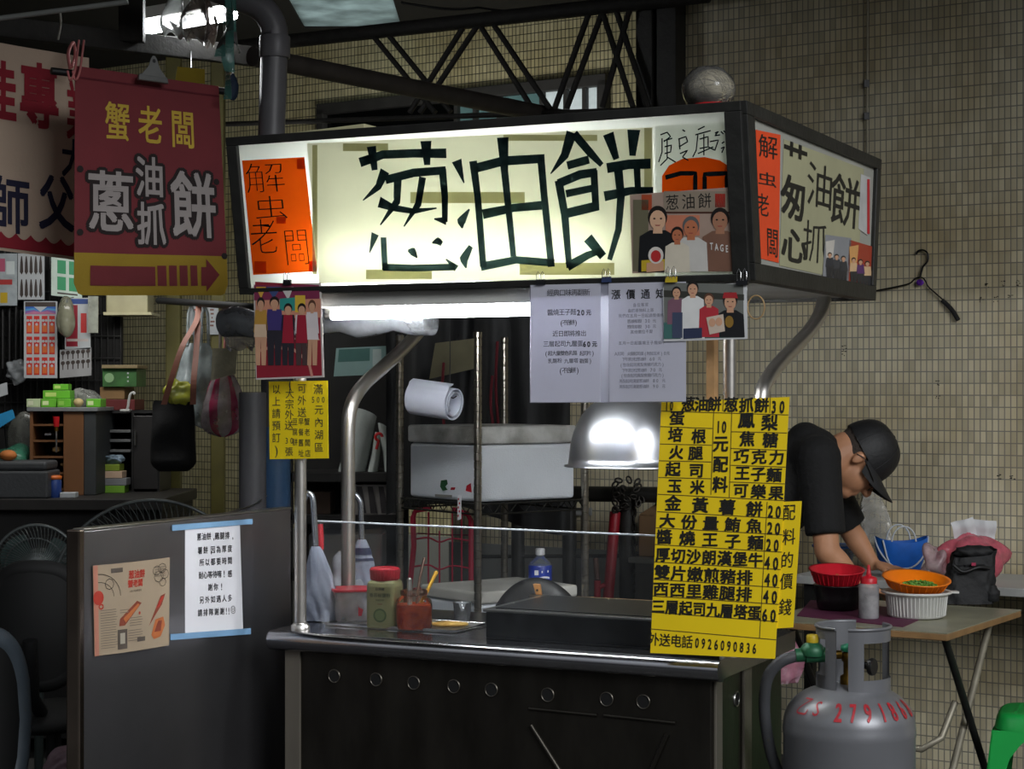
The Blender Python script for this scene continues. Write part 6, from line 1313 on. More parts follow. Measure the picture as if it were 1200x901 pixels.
m_.patch(s, 0, 0, .05, 1, pm('news_pink', '#b87a66'), .0006); m_.patch(s, .20, .05, .34, .10, ND, .001)
m_.line(s, '葱油餅', .52, .14, .022, NR, .001, .03); m_.line(s, '蟹老闆', .50, .24, .02, NR, .001, .03); m_.line(s, '人氣小吃排隊美味', .5, .325, .006, NK)
for k in range(24): a0, a1 = PI*.02*k, PI*.02*(k+1)
def arcl(cx, cy, rx, ry, a0, a1, w, m):
    m_.stroke(s, [(cx+rx*math.cos(a0+(a1-a0)*i/8), cy+ry*math.sin(a0+(a1-a0)*i/8), w) for i in range(9)], m, .001)
arcl(.05, .36, .26, .26, -PI/2, 0, .0016, NK); arcl(.18, .22, .05, .06, 0, 2*PI, .0016, NK); arcl(.05, .36, .18, .17, -PI/2, 0, .0014, NK)
m_.poly(s, [(.05+.06*math.cos(a), .36+.08*math.sin(a)) for a in [2*PI*i/16 for i in range(16)]], NR, .0014)
for cx, cy, r in ((.80, .13, .06), (.88, .11, .06), (.92, .18, .06), (.83, .2, .07), (.89, .27, .05)): arcl(cx, cy, r, r*.9, 0, 2*PI, .0014, NK)
for k in range(5): m_.patch(s, .77, .09+.025*k, .93, .098+.025*k, NG, .0012)
arcl(.08, .46, .025, .025, 0, 2*PI, .004, NR)
for col, (x0, x1, t0, t1) in enumerate(((.07, .27, .5, .95), (.42, .6, .62, .74), (.4, .6, .76, .9), (.3, .42, .52, .6))):
    n = int((t1-t0)/.028)
    for k in range(n): m_.patch(s, x0, t0+k*.028, x1-random.uniform(0, .03), t0+k*.028+.009, NG, .001, 2)
m_.poly(s, [(.30, .62), (.52, .44), (.58, .47), (.36, .70), (.29, .70)], NM, .0012); m_.poly(s, [(.34, .62), (.53, .47), (.555, .49), (.37, .67)], NO, .0016); m_.disc(s, .55, .58, .004, NR, .0018)
m_.poly(s, [(.68, .75), (.76, .60), (.86, .42), (.93, .40), (.88, .52), (.78, .63)], NM, .0012); m_.poly(s, [(.78, .56), (.87, .43), (.91, .43), (.84, .54)], NR, .0016); m_.poly(s, [(.72, .85), (.78, .68), (.90, .66), (.93, .76), (.86, .88), (.76, .9)], NO, .0012); m_.poly(s, [(.76, .82), (.82, .7), (.88, .7), (.86, .82)], NM, .0016)
m_.patch(s, .27, .74, .39, .96, ND, .001); m_.patch(s, .30, .78, .36, .9, pm('news_pale', '#a8a090'), .0014); m_.patch(s, .52, .85, .63, .9, ND, .001)
tag(m_.build('newspaper_cutting'), 'yellowed newspaper food cutting with red headlines on the steel screen', 'newspaper cutting')
# ================================================================ banners and the things hung overhead
bm_ = MB(); b0, b1 = P(-60, 26, 6.3), P(300, 68, 7.1); d = (b1-b0); bm_.box(b0-UP*.03, d, Vector((.03, .06, 0)), UP*.075, RUST); tag(bm_.build('steel_beam', bevel=.004), 'sooty steel beam from which the two banners hang', 'beam')
def cornered(sh, x0, y0, x1, y1): return None
rb = thing('red_banner', 'dull red cloth banner with white outlined characters and a yellow arrow band', 'banner', P(178, 345, 6.15))
rs = Sheet(P(88, 77, 6.0), P(256, 101, 6.3), P(268, 346, 6.3), P(86, 346, 6.0)); 
class Wavy(Sheet):
    def __call__(self, s, t, off=0.0):
        p = self._flat(s, t); return p+self.n*(off+self.amp*(math.sin(s*8+t*1.5)*.5+math.sin(s*17+2-t*2)*.25)*(0.4+.6*t))
rs.__class__ = Wavy; rs.amp = .008
BRED = mat('banner_red', '#74282e', .8, 0, .1, 6, .1, 120); BYE = mat('banner_yellow', '#a08420', .8, 0, .1, 6, .1, 120); BWH = mat('banner_white', '#a39b98', .8, 0, .06); BDK = mat('banner_outline', '#241a1a', .85); BGO = mat('banner_gold', '#c9a93c', .8, 0, .1)
tb_ = rs.st(177, 298)[1]
m_ = MB(); m_.grid(lambda s, t: rs(s, t*tb_), 28, 20, BRED, .0015, rs.n)
def bot(s, t):
    tt = tb_+(1-tb_)*t; lim = 1.0
    e = .055
    for q in (s, 1-s):
        if q < e: lim = min(lim, 1-(1-tb_)*.28*(1-math.sqrt(max(0, 1-((e-q)/e)**2))))
    return rs(s, min(tt, tb_+(lim-tb_)*t))
m_.grid(bot, 40, 8, BYE, .0015, rs.n)
def wpoly(pts, m, off=.003): 
    # polygon split into strips so that it follows the folds
    m_.poly(rs, [rs.st(*p) for p in pts], m, off)
def wrect(x0, y0, x1, y1, m, off=.003):
    s0, t0 = rs.st(x0, y0); s1, t1 = rs.st(x1, y1); m_.patch(rs, s0, t0, s1, t1, m, off, 8)
for x0, x1 in ((106, 183), (185, 196), (198.5, 208), (210.5, 220), (222.5, 231)): wrect(x0, 311, x1, 335, BRED)
wpoly([(235, 313), (241, 313), (241, 303.5), (257, 322), (241, 342), (241, 335), (235, 335)], BRED)
def wchar(ch, x, y, w, h, m, bold, off): spread_line(m_, rs, ch, (x, y), (x, y), w, h, m, bold, off)
for ch, x, y in (('蟹', 138, 142), ('老', 177, 146), ('闆', 215, 151)): wchar(ch, x, y, 31, 50, BGO, .012, .002)
for ch, x, y, w_, h_ in (('蔥', 130, 236, 58, 78), ('油', 176, 207, 36, 52), ('抓', 178, 262, 36, 54), ('餅', 227, 240, 56, 84)):
    for k in range(10):
        a = 2*PI*k/10; wchar(ch, x+3.6*math.cos(a), y+4*math.sin(a), w_, h_, BDK, .02, .0022+.00012*k)
    wchar(ch, x, y, w_, h_, BWH, .018, .0045)
for x, y in ((94, 198), (94, 272), (254, 213), (263, 300)): m_.disc(rs, *rs.st(x, y), .011, BDK, .003)
m_.grid(lambda s, t: rs(s, .045+.008*t, .003), 20, 1, mat('dark_hem_thread', '#5e1a24', .9)); m_.build('banner_cloth', rb)  # darker red line across the hem
m_ = MB(); m_.tube([P(60, 83, 6.0), P(262, 107, 6.34)], .012, BLACK, 12); m_.build('hanging_rod', rb)
PST = mat('pink_string', '#b86a68', .7)
for x in (84, 90):
    m_ = MB(); q = P(x, 84, 5.99); m_.tube(smooth_path([q+Vector((-.01, -.015, 0)), q+Vector((.0, -.02, -.03)), q+Vector((.012, -.01, .0)), q+Vector((0, .1, .12))]), .004, PST, 6); m_.build('string_tie', rb, label='pink string tie')
t = thing('bulldog_clip', 'large grey bulldog clip gripping the top hem of the red banner', 'clip', P(178, 94, 6.12)); GC = mat('grey_clip', '#6f706e', .4, .5, .1)
q = P(178, 93, 6.12)+rs.n*.01; e1 = (rs(1, 0)-rs(0, 0)).normalized()
m_ = MB(); m_.hexa([q-e1*.055-rs.n*.012-UP*.01, q+e1*.055-rs.n*.012-UP*.01, q+e1*.055+rs.n*.006-UP*.01, q-e1*.055+rs.n*.006-UP*.01, q-e1*.05-rs.n*.008+UP*.012, q+e1*.05-rs.n*.008+UP*.012, q+e1*.05+rs.n*.004+UP*.012, q-e1*.05+rs.n*.004+UP*.012], GC); m_.build('jaw', t, bevel=.003)
m_ = MB(); sg_ = Sheet(q-e1*.024+UP*.075+rs.n*.008, q+e1*.024+UP*.075+rs.n*.008, q+e1*.045+UP*.008+rs.n*.006, q-e1*.045+UP*.008+rs.n*.006); sg_.n = rs.n
pts = [(.0, 1), (.22, .55), (.3, .15), (.42, 0), (.58, 0), (.7, .15), (.78, .55), (1, 1)]; k = len(pts)
m_.add([sg_(*p) for p in pts]+[sg_(p[0], p[1], -.003) for p in pts], [tuple(range(k)), tuple(range(k, 2*k))[::-1]]+[(i, k+i, k+(i+1) % k, (i+1) % k) for i in range(k)], GC); m_.disc(sg_, .5, .25, .007, BLACK, .001); m_.build('grip', t)
wb = thing('white_banner', 'off-white cloth banner with red and blue brush characters and a scalloped red hem', 'banner', P(30, 300, 6.35))
ww = Sheet(P(-70, 38, 6.25), P(104, 68, 6.5), P(104, 307, 6.5), P(-70, 284, 6.25)); ww.__class__ = Wavy; ww.amp = .012
CLO = mat('off_white_banner_cloth', '#bfa995', .85, 0, .07, 4, .1, 100); m_ = MB(); m_.grid(lambda s, t: ww(s, t), 30, 20, CLO, .0015, ww.n)
NAVY = mat('banner_navy', '#1a1a36', .85); BR2 = mat('banner_crimson', '#8c1a2a', .85)
def vchar(ch, x, y, w, h, m, bold): spread_line(m_, ww, ch, (x, y), (x, y), w, h, m, bold, .003)
vchar('專', 46, 112, 46, 86, BR2, .03); vchar('佳', -2, 106, 44, 80, BR2, .03); vchar('業', 92, 130, 30, 80, BR2, .02); vchar('師', 12, 240, 48, 76, NAVY, .018); vchar('父', 66, 238, 42, 74, NAVY, .02); vchar('大', 86, 186, 30, 52, NAVY, .02)
n_sc = 10
for k in range(n_sc):
    s0, s1 = k/n_sc, (k+1)/n_sc; tl_ = .945
    m_.add([ww(s0+(s1-s0)*i/10, .935-.028*(1-math.sin(PI*i/10)), .003) for i in range(11)]+[ww(s0+(s1-s0)*i/10, .985, .003) for i in range(11)], [(i, 11+i, 12+i, i+1) for i in range(10)], BR2)
m_.build('banner_cloth', wb)
m_ = MB(); m_.tube(smooth_path([P(82, 80, 6.3), P(80, 62, 6.35), P(86, 50, 6.45), P(88, 66, 6.4), P(84, 78, 6.3)]), .006, PST, 8); m_.build('string_tie', wb, label='pink string tie')
m_ = MB(); m_.tube(smooth_path([P(70, 12, 6.3), P(71, 28, 6.35), P(68, 46, 6.4)]), .004, mat('white_string', '#a8a8a0', .7), 6); tag(m_.build('string'), 'white string tied between the pale rod and the sooty beam', 'string')
m_ = MB(); m_.tube([P(-20, 24, 6.2), P(150, 2, 6.2)], .009, mat('pale_rod', '#8a8d8a', .5, 0, .1), 10); tag(m_.build('pale_rod'), 'thin pale rod slanting above the sooty beam', 'rod')
m_ = MB(); q = P(155, 0, 6.75); m_.box(Vector((q.x-.045, 6.72, 2.72)), (.09, 0, 0), (0, .05, 0), (0, 0, .7), RUST); tag(m_.build('roof_post', bevel=.004), 'short sooty post dropping from the roof above the red banner', 'post')
t = thing('ceiling_lamp', 'bright fluorescent lamp slung under the roof above the banners', 'lamp', P(215, 26, 6.9))
q0, q1 = P(164, 35, 7.0), P(275, 16, 6.85); SHL = LAMP.copy(); SHL.name = 'shop_tube'; SHL.node_tree.nodes['Principled BSDF'].inputs['Emission Strength'].default_value = 45
m_ = MB(); m_.tube([q0, q1], .022, SHL, 14); m_.build('tube', t)
m_ = MB(); m_.box(q0+UP*.03-Vector((0, .04, 0)), q1-q0, Vector((0, .08, 0)), UP*.045, HOU); m_.build('housing', t, bevel=.004)
for q in (q0, q1): m_ = MB(); m_.tube([q+UP*.07, q+UP*.35], .004, BLACK, 6); m_.build('hanger', t)
FB = film('dusty_bag_film', '#c2c6c4', .8, .45, .5, .7, 20); DKB = film('brown_bag_film', '#4d463f', .9, .45, .3, .6, 20)
def hang(px0, px1, py0, py1, Y, m, name, label, seed, cat):
    rnd = random.Random(seed); a, b_, c_ = rnd.uniform(0, 6), rnd.uniform(0, 6), rnd.uniform(2, 4); mb = MB()
    x0, x1 = P(px0, 0, Y).x, P(px1, 0, Y).x; z1, z0 = P(0, py0, Y).z, P(0, py1, Y).z
    mb.grid(lambda s, t: Vector(((x0+x1)/2+(x1-x0)/2*math.cos(2*PI*s)*(.25+.75*min(1, t*1.6)**.7)*(1-.25*t**4)+.012*math.sin(5*t+a), Y+.03*math.sin(2*PI*s)*(.3+t)+.012*math.sin(4*PI*s+c_*t*3+b_), z1+(z0-z1)*t+.012*math.sin(6*PI*s+a)*t)), 30, 14, m)
    return tag(mb.build(name), label, cat)
hang(190, 218, -12, 40, 6.5, FB, 'plastic_bag', 'dusty white plastic bag snagged in front of the bright roof lamp', 3, 'plastic bag')
hang(214, 250, -14, 46, 6.55, DKB, 'plastic_bag', 'brown grimy plastic bag bunched under the roof lamp', 4, 'plastic bag')
hang(238, 252, -10, 52, 6.5, film('pinkish_film', '#7a6a62', .7, .3, .4, .5, 20), 'plastic_strip', 'dull pinkish plastic strip dangling beside the roof lamp', 6, 'plastic strip')
TEAL = film('teal_ribbon_film', '#4f8078', .8, .3, .4, .4, 20)
for k, (x, y1, w_, lb) in enumerate(((261, 66, 8, 'teal ribbon strand closest to the roof lamp'), (270, 84, 9, 'middle teal ribbon strand of the bunch by the drain pipe elbow'), (278, 62, 7, 'teal ribbon strand nearest the drain pipe elbow'), (263, 116, 6, 'longest teal ribbon strand, trailing down by the red banner'))):
    m_ = MB(); Y = 6.15+.02*k; a_ = P(268+k, -16, Y); b_ = P(x, y1, Y); ww_ = 1.7*w_/2163*Y
    m_.grid(lambda s, t: a_.lerp(b_, t)+Vector((ww_*(s-.5)*math.cos(t*3+k)+.01*math.sin(5*t+k), ww_*(s-.5)*math.sin(t*3+k)+.004, 0)), 3, 20, TEAL, .0008, Vector((0, -1, 0)))
    tag(m_.build('plastic_ribbon'), lb, 'ribbon', 'teal ribbons by the drain pipe')
m_ = MB(); s = Sheet(P(208, 78, 6.6), P(240, 81, 6.6), P(240, 98, 6.6), P(205, 96, 6.6)); m_.sheet(s, mat('mustard_card', '#a08a14', .6), .003, 2, 2); m_.tube([P(224, 80, 6.6), P(224, 60, 6.92)], .003, BLACK, 6); tag(m_.build('mustard_card'), 'mustard yellow card hung behind the top edge of the red banner', 'card')
m_ = lump(P(272, 118, 6.45), .022, .02, .045, mat('dark_blue_pouch', '#1a2c44', .7, 0, .2), 41, .1, 4, flat=False); m_.tube([P(272, 92, 6.45), P(272, 106, 6.45), P(273, 62, 7.04)], .003, BLACK, 6); tag(m_.build('blue_pouch'), 'small dark blue pouch hanging beside the drain pipe', 'pouch')
# ================================================================ key-cutting shop behind the banners
DKW = mat('dark_bench_wood', '#1d1a18', .6, 0, .25)
BZ = 1.025; X = lambda px, Y: (px-CX)/F*Y
bench = thing('workbench', 'dark workbench of the little shop below the hanging cards', 'workbench', (X(60, 7.6), 7.6, 0))
m_ = MB(); m_.box((X(-80, 7.2), 7.2, BZ-.045), (X(190, 7.2)-X(-80, 7.2), 0, 0), (0, .8, 0), (0, 0, .045), DKW); m_.build('bench_top', bench, bevel=.004)
m_ = MB(); m_.box((X(-80, 7.2), 7.26, .08), (X(186, 7.2)-X(-80, 7.2), 0, 0), (0, .7, 0), (0, 0, BZ-.126), mat('dark_bench_front', '#151312', .7, 0, .3)); m_.build('bench_body', bench)
for k, px in enumerate((20, 60, 100, 140)):
    m_ = MB(); m_.box((X(px-14, 7.25), 7.245, .72), (X(px+14, 7.25)-X(px-14, 7.25), 0, 0), (0, .015, 0), (0, 0, .16), mat('dark_drawer', '#24201d', .6, 0, .25)); o = m_.build('drawer', bench, bevel=.003)
    m_ = MB(); m_.ball((X(px, 7.25), 7.238, .8), .012, .01, .012, STEEL, 10, 6); m_.build('knob', o)
bd = thing('display_board', 'black wire display board hung with packaged goods above the workbench', 'display board', (X(60, 8.03), 8.03, 0))
m_ = MB(); m_.box((X(-80, 8.05), 8.05, .0), (X(143, 8.05)-X(-80, 8.05), 0, 0), (0, .03, 0), (0, 0, 2.62), mat('black_board', '#0f0e0e', .8, 0, .3)); m_.build('backing', bd)
m_ = MB(); GWI = mat('black_grid_wire', '#2b2b2a', .4, .3, .2)
for k in range(30): x_ = X(-78, 8.03)+(X(141, 8.03)-X(-78, 8.03))*k/29; m_.tube([(x_, 8.035, 1.3), (x_, 8.035, 2.55)], .003, GWI, 5)
for k in range(14): z = 1.3+1.25*k/13; m_.tube([(X(-78, 8.03), 8.03, z), (X(141, 8.03), 8.03, z)], .003, GWI, 5)
m_.build('wire_grid', bd)
def card(px0, py0, px1, py1, Y, m, label, name='product_card', fn=None, cat='card', skew=0, th=.004):
    s = Sheet(P(px0, py0, Y), P(px1, py0+skew, Y), P(px1, py1+skew, Y), P(px0, py1, Y)); mb = MB(); mb.sheet(s, m, th, 2, 2)
    if fn: fn(mb, s)
    z = s(.5, 0); mb.tube([z+Vector((0, .002, -.005)), z+Vector((0, 8.03-Y, .01))], .002, GWI, 5)
    return tag(mb.build(name), label, cat)
CWH = mat('card_white', '#a9adb0', .6, 0, .05); KD = pm('key_dark', '#3a302c')
def blades(mb, s):
    for r in (0, 1):
        t0 = .06+.5*r
        for k in range(5): x = .14+.18*k; mb.poly(s, [(x-.05, t0+.14), (x-.02, t0), (x+.02, t0), (x+.05, t0+.14), (x+.065, t0+.34), (x, t0+.4), (x-.065, t0+.34)], KD, .001)
card(21, 297, 52, 351, 7.9, CWH, 'white card with two rows of dark pointed blades on the display board', fn=blades)
def mixed(mb, s):
    mb.patch(s, .2, .1, .5, .35, pm('pink_pack', '#a8506a')); mb.patch(s, .1, .5, .8, .6, pm('red_pack', '#a03030')); mb.patch(s, .3, .75, .6, .95, pm('yellow_pack', '#b89a20')); mb.patch(s, .55, .15, .9, .4, pm('pale_pack', '#c0c8c8'))
card(-8, 297, 20, 358, 7.88, mat('pack_plastic', '#9aa2a6', .4, 0, .15, 30), 'pale plastic pack with pink and yellow blocks at the board edge', fn=mixed)
def green(mb, s):
    for a, b in ((.2, .08), (.58, .08), (.2, .5), (.58, .5)): mb.patch(s, a, b, a+.28, b+.34, pm('green_block', '#2f8a5c'))
    mb.patch(s, .2, .9, .86, .94, KD)
card(60, 300, 96, 346, 7.86, mat('card_mint', '#b5c4ba', .6), 'mint card with four green blocks partly behind the red banner', fn=green, skew=4)
def rainbow(mb, s):
    mb.patch(s, .04, .01, .96, .07, KD)
    for k, c in enumerate(('#2a5aa8', '#4a8ab8', '#7a5a9a', '#b06a8a')): mb.poly(s, [(.04, .07+.03*k), (.3, .07+.02*k), (.5, .14), (.7, .07+.02*k), (.96, .07+.03*k), (.96, .17), (.04, .17)], pm('arch%d' % k, c), .0008+.0002*k)
    for r in range(3):
        for c in range(4):
            x, y = .08+.22*c+(.02 if c > 1 else 0), .19+.27*r; mb.patch(s, x, y, x+.17, y+.23, pm('red_block', '#b8281e'), .001); mb.patch(s, x+.02, y+.12, x+.15, y+.21, pm('orange_block', '#c8642e'), .0013)
            for q in range(3): mb.disc(s, x+.04+.045*q, y+.06+.05*(q % 2), .006, CWH, .0016, 8)
card(28, 353, 67, 443, 7.82, CWH, 'tall card of twelve red blocks under a rainbow header', fn=rainbow)
def redgrad(mb, s):
    mb.patch(s, .05, .02, .95, .12, pm('navy_head', '#1a3a7a')); mb.patch(s, .05, .14, .5, .95, pm('deep_red', '#8a1a2c')); mb.patch(s, .62, .3, .85, .68, pm('red_tab', '#b02a2a')); mb.patch(s, .08, .8, .92, .85, pm('pale_bar', '#b5a8a4'), .0012)
card(76, 349, 106, 409, 7.84, CWH, 'red and white card hanging beside the rainbow-headed card', fn=redgrad)
def keys(mb, s):
    for r in range(2):
        for k in range(6): x = .1+.16*k; mb.disc(s, x, .12+.36*r, .009, KD, .001, 10); mb.poly(s, [(x-.02, .16+.36*r), (x+.02, .16+.36*r), (x+.015, .36+.36*r), (x-.015, .36+.36*r)], KD, .001)
card(70, 410, 107, 443, 7.84, mat('key_card', '#8f8f90', .6), 'grey card with two rows of dark keys', fn=keys, skew=-3)
card(103, 347, 115, 390, 7.8, film('blister_pack', '#b5b8ac', .7, .15, .3), 'narrow pale blister pack at the end of the hanging cards', 'blister_pack')
o = lump(P(77, 396, 7.72), .038, .03, .085, film('olive_bag_film', '#8a8a76', .7, .12, .3, .4, 15), 51, .08, 4, flat=False); o.tube([P(77, 350, 7.72), P(77, 345, 7.72)+Vector((0, .3, .01))], .002, GWI, 5); tag(o.build('clear_bag'), 'filled clear bag hanging in front of the display cards', 'bag')
for k, (x0, x1, y0, y1) in enumerate(((0, 6, 360, 432), (8, 14, 362, 440), (16, 21, 360, 436), (22, 27, 364, 430))):
    m_ = MB(); a_ = P((x0+x1)/2, y0, 7.95); m_.tube([a_, P((x0+x1)/2, y1, 7.95)], .008, mat('dark_rod', '#1b1b1c', .5, .2, .2), 8); m_.tube([a_, a_+Vector((0, .09, .004))], .003, GWI, 5); tag(m_.build('hanging_tool'), 'dark rod-shaped tool hung on the board under the blade card', 'tool', 'rod tools on the display board')
m_ = lump(P(22, 452, 7.9), .05, .03, .05, film('silver_wrap', '#a9aeb2', .75, .15, .2, .6, 30), 53, .2, 6, flat=False); m_.tube([P(22, 430, 7.9), P(22, 426, 7.9)+Vector((0, .12, .0))], .002, GWI, 5); tag(m_.build('silver_packet'), 'crinkled silver packet hung low on the display board', 'packet')
m_ = MB(); s = Sheet(P(-6, 452, 7.7), P(8, 448, 7.7), P(9, 462, 7.7), P(-6, 467, 7.7)); m_.sheet(s, CWH, .004, 1, 1); m_.tube([s(.4, .02), s(.4, .02)+Vector((0, .33, .01))], .002, GWI, 5); tag(m_.build('price_ticket'), 'white price ticket at the edge of the display board', 'ticket')
# wooden key rack cabinet and what stands on it
kx0, kx1, ks = X(35, 7.45), X(98, 7.45), X(122, 7.6); kz = P(0, 482, 7.45).z
kc = thing('key_rack', 'brown wooden rack of small shelves with a dark side on the workbench', 'rack', ((kx0+kx1)/2, 7.6, BZ)); KW = mat('brown_rack_wood', '#6a4526', .55, 0, .2, 6, .05, 30, (1, 1, .3)); KS = mat('dark_slate_side', '#2c2f30', .6, 0, .15)
m_ = MB(); m_.box((kx0+(kx1-kx0)*.62, 7.45, BZ), ((kx1-kx0)*.38, 0, 0), (0, .03, 0), (0, 0, kz-BZ), KW); m_.build('front_board', kc, bevel=.003)
m_ = MB(); m_.box((kx1, 7.45, BZ), (ks-kx1, 0, 0), (0, .36, 0), (0, 0, kz-BZ), KS); m_.build('side_panel', kc, bevel=.004)
m_ = MB(); m_.box((kx0-.01, 7.44, kz), (ks-kx0+.02, 0, 0), (0, .4, 0), (0, 0, .016), mat('grey_top_board', '#6f7273', .5)); m_.build('top_board', kc, bevel=.002)
m_ = MB(); m_.box((kx0, 7.74, BZ), (kx1-kx0, 0, 0), (0, .02, 0), (0, 0, kz-BZ), mat('brown_back', '#3a2a1c', .7)); m_.build('back_board', kc)
m_ = MB(); m_.box((kx0, 7.45, BZ), (.012, 0, 0), (0, .3, 0), (0, 0, kz-BZ), KW); m_.build('side_board', kc)
for k in range(5):
    z = BZ+.02+(kz-BZ-.04)*k/4.6; m_ = MB(); m_.box((kx0+.012, 7.46, z), ((kx1-kx0)*.62-.012, 0, 0), (0, .28, 0), (0, 0, .008), KW); m_.build('shelf_board', kc)
for k in range(10):
    z = BZ+.028+(kz-BZ-.04)*(k % 4)/4.6; x_ = kx0+.02+.032*((k*3) % 4); m_ = MB(); m_.box((x_, 7.48, z+.001), (.026, 0, 0), (0, .05, 0), (0, 0, .018+.008*(k % 3)), mat('small_goods%d' % (k % 3), ('#8a8074', '#6a6a6e', '#9a7a4a')[k % 3], .6)); tag(m_.build('small_box'), 'tiny box on the shelves of the brown wooden rack', 'box', 'tiny boxes in the wooden rack')
m_ = MB(); q = P(66, 488, 7.42); m_.tube([q, P(66, 500, 7.42)], [.014, .011], mat('red_screwdriver', '#b0141c', .4), 12); m_.tube([P(66, 500, 7.42), P(66, 505, 7.42)], .008, BRS, 10); m_.tube([P(66, 505, 7.42), P(66, 530, 7.42)], .004, STEEL, 8); tag(m_.build('screwdriver'), 'red-handled screwdriver hanging on the brown wooden rack', 'screwdriver')
GP = mat('lime_green_carton', '#5fa82a', .5, 0, .1); GPW = mat('pale_green_carton', '#a9b890', .55)
def pbox(name, px0, py0, px1, zb, Y, dep, m, label, cat, group=None, face=None, zt=None, bev=.002):
    zt = zt or P(0, py0, Y).z; mb = MB(); mb.box((X(px0, Y), Y, zb), (X(px1, Y)-X(px0, Y), 0, 0), (0, dep, 0), (0, 0, zt-zb), m)
    if face:
        s = Sheet(Vector((X(px0, Y), Y, zt)), Vector((X(px1, Y), Y, zt)), Vector((X(px1, Y), Y, zb)), Vector((X(px0, Y), Y, zb))); s.n = Vector((0, -1, 0)); face(mb, s)
    return tag(mb.build(name, bevel=bev), label, cat, group)
kt = kz+.0165
strip = lambda c: (lambda mb, s: mb.patch(s, .1, .25, .5, .75, pm('strip'+c.strip('#'), c), .001))
h1 = .034
pbox('green_carton', 31, 0, 47, kt, 7.5, .1, GPW, 'pale green carton at the end of the lower row on the wooden rack', 'carton', 'green cartons on the rack', strip('#c9cdb0'), kt+h1)
pbox('green_carton', 48, 0, 66, kt, 7.5, .1, GP, 'lime green carton second along the lower row on the wooden rack', 'carton', 'green cartons on the rack', strip('#c9d8a0'), kt+h1)
pbox('green_carton', 67, 0, 83, kt, 7.49, .1, GP, 'lime green carton third along the lower row, under the bright stack', 'carton', 'green cartons on the rack', strip('#8ac050'), kt+h1)
pbox('green_carton', 101, 0, 118, kt, 7.5, .1, GP, 'lime green carton above the dark side of the wooden rack', 'carton', 'green cartons on the rack', strip('#c9d8a0'), kt+h1)
pbox('green_carton', 50, 0, 82, kt+h1+.001, 7.52, .08, GP, 'wide lime green carton stacked on the lower row', 'carton', 'green cartons on the rack', strip('#b5d070'), kt+2*h1)
pbox('green_carton', 62, 0, 80, kt+2*h1+.002, 7.54, .06, GP, 'topmost lime green carton of the stack', 'carton', 'green cartons on the rack', strip('#b5d070'), kt+2*h1+.026)
m_ = lump(Vector((X(95, 7.62), 7.66, kt)), .07, .05, .036, film('clear_crumple', '#a8aaa4', .5, .15, .3, .6, 30), 61, .2, 6); tag(m_.build('plastic_wrapping'), 'heap of clear wrapping among the green cartons', 'plastic wrapping')
m_ = lump(Vector((X(92, 7.5), 7.5, kt)), .02, .02, .018, mat('tan_tape_roll', '#b5a070', .5), 62, .05, 3); tag(m_.build('tape_roll'), 'small tan roll among the green cartons', 'roll')
# dark cabinet with boxes on top, right of the rack
cz = P(0, 484, 7.75).z
dc = thing('dark_cabinet', 'black cabinet with open trays beside the wooden rack', 'cabinet', (X(155, 7.8), 7.82, BZ)); DC = mat('black_cabinet', '#151414', .55, 0, .2)
m_ = MB(); xa, xb = X(123, 7.72), X(187, 7.72)
for (x_, w_) in ((xa, .012), (X(154, 7.72), .012), (xb-.012, .012)): m_.box((x_, 7.72, BZ), (w_, 0, 0), (0, .26, 0), (0, 0, cz-BZ), DC)
m_.box((xa, 7.72, cz), (xb-xa, 0, 0), (0, .26, 0), (0, 0, .012), DC); m_.box((xa, 7.97, BZ), (xb-xa, 0, 0), (0, .01, 0), (0, 0, cz-BZ), DC); m_.build('cabinet_body', dc)
m_ = MB(); m_.box((X(155, 7.72)+.005, 7.715, BZ+.01), (xb-X(155, 7.72)-.01, 0, 0), (0, .012, 0), (0, 0, cz-BZ-.02), mat('dark_door', '#211f1f', .45, 0, .15)); o = m_.build('door', dc, bevel=.003)
m_ = MB(); m_.tube([(X(158, 7.7), 7.7, 1.22), (X(158, 7.7), 7.7, 1.28)], .005, STEEL, 8); m_.build('handle', o)
for k, y in enumerate((507, 518, 530)):
    z = P(0, y, 7.72).z; m_ = MB(); m_.box((xa+.014, 7.71, z), (X(154, 7.72)-xa-.016, 0, 0), (0, .22, 0), (0, 0, .012), mat('grey_tray', '#5d5f60', .5)); m_.build('tray', dc, bevel=.002)
pbox('dark_red_box', 123, 468, 158, cz+.0125, 7.74, .2, mat('dark_red_carton', '#5a1414', .6, 0, .1), 'dark red box at the bottom of the pile on the black cabinet', 'box', None, None, P(0, 468, 7.74).z)
pbox('brown_carton', 117, 453, 146, P(0, 468, 7.74).z+.001, 7.74, .2, mat('tan_carton', '#7a5c38', .7, 0, .12), 'tan carton in the middle of the pile on the black cabinet', 'carton', None, None, P(0, 453.5, 7.74).z)
pbox('green_box', 120, 432, 160, P(0, 453.5, 7.74).z+.001, 7.72, .2, mat('leaf_green_box', '#2f5a2a', .5, 0, .35, 18), 'dark green printed box on top of the pile on the black cabinet', 'box', None, lambda mb, s: [mb.disc(s, .2, .5, .02, pm('pale_leaf', '#7a9a70'), .001)]+[mb.disc(s, .75, .25+.22*k, .004, CWH, .001, 8) for k in range(3)], P(0, 432, 7.72).z)
pbox('flat_lid', 119, 428, 161, P(0, 432, 7.72).z+.001, 7.7, .22, mat('tan_lid', '#7a6a4a', .6), 'flat tan lid covering the dark green box', 'lid', None, None, P(0, 427.5, 7.7).z)
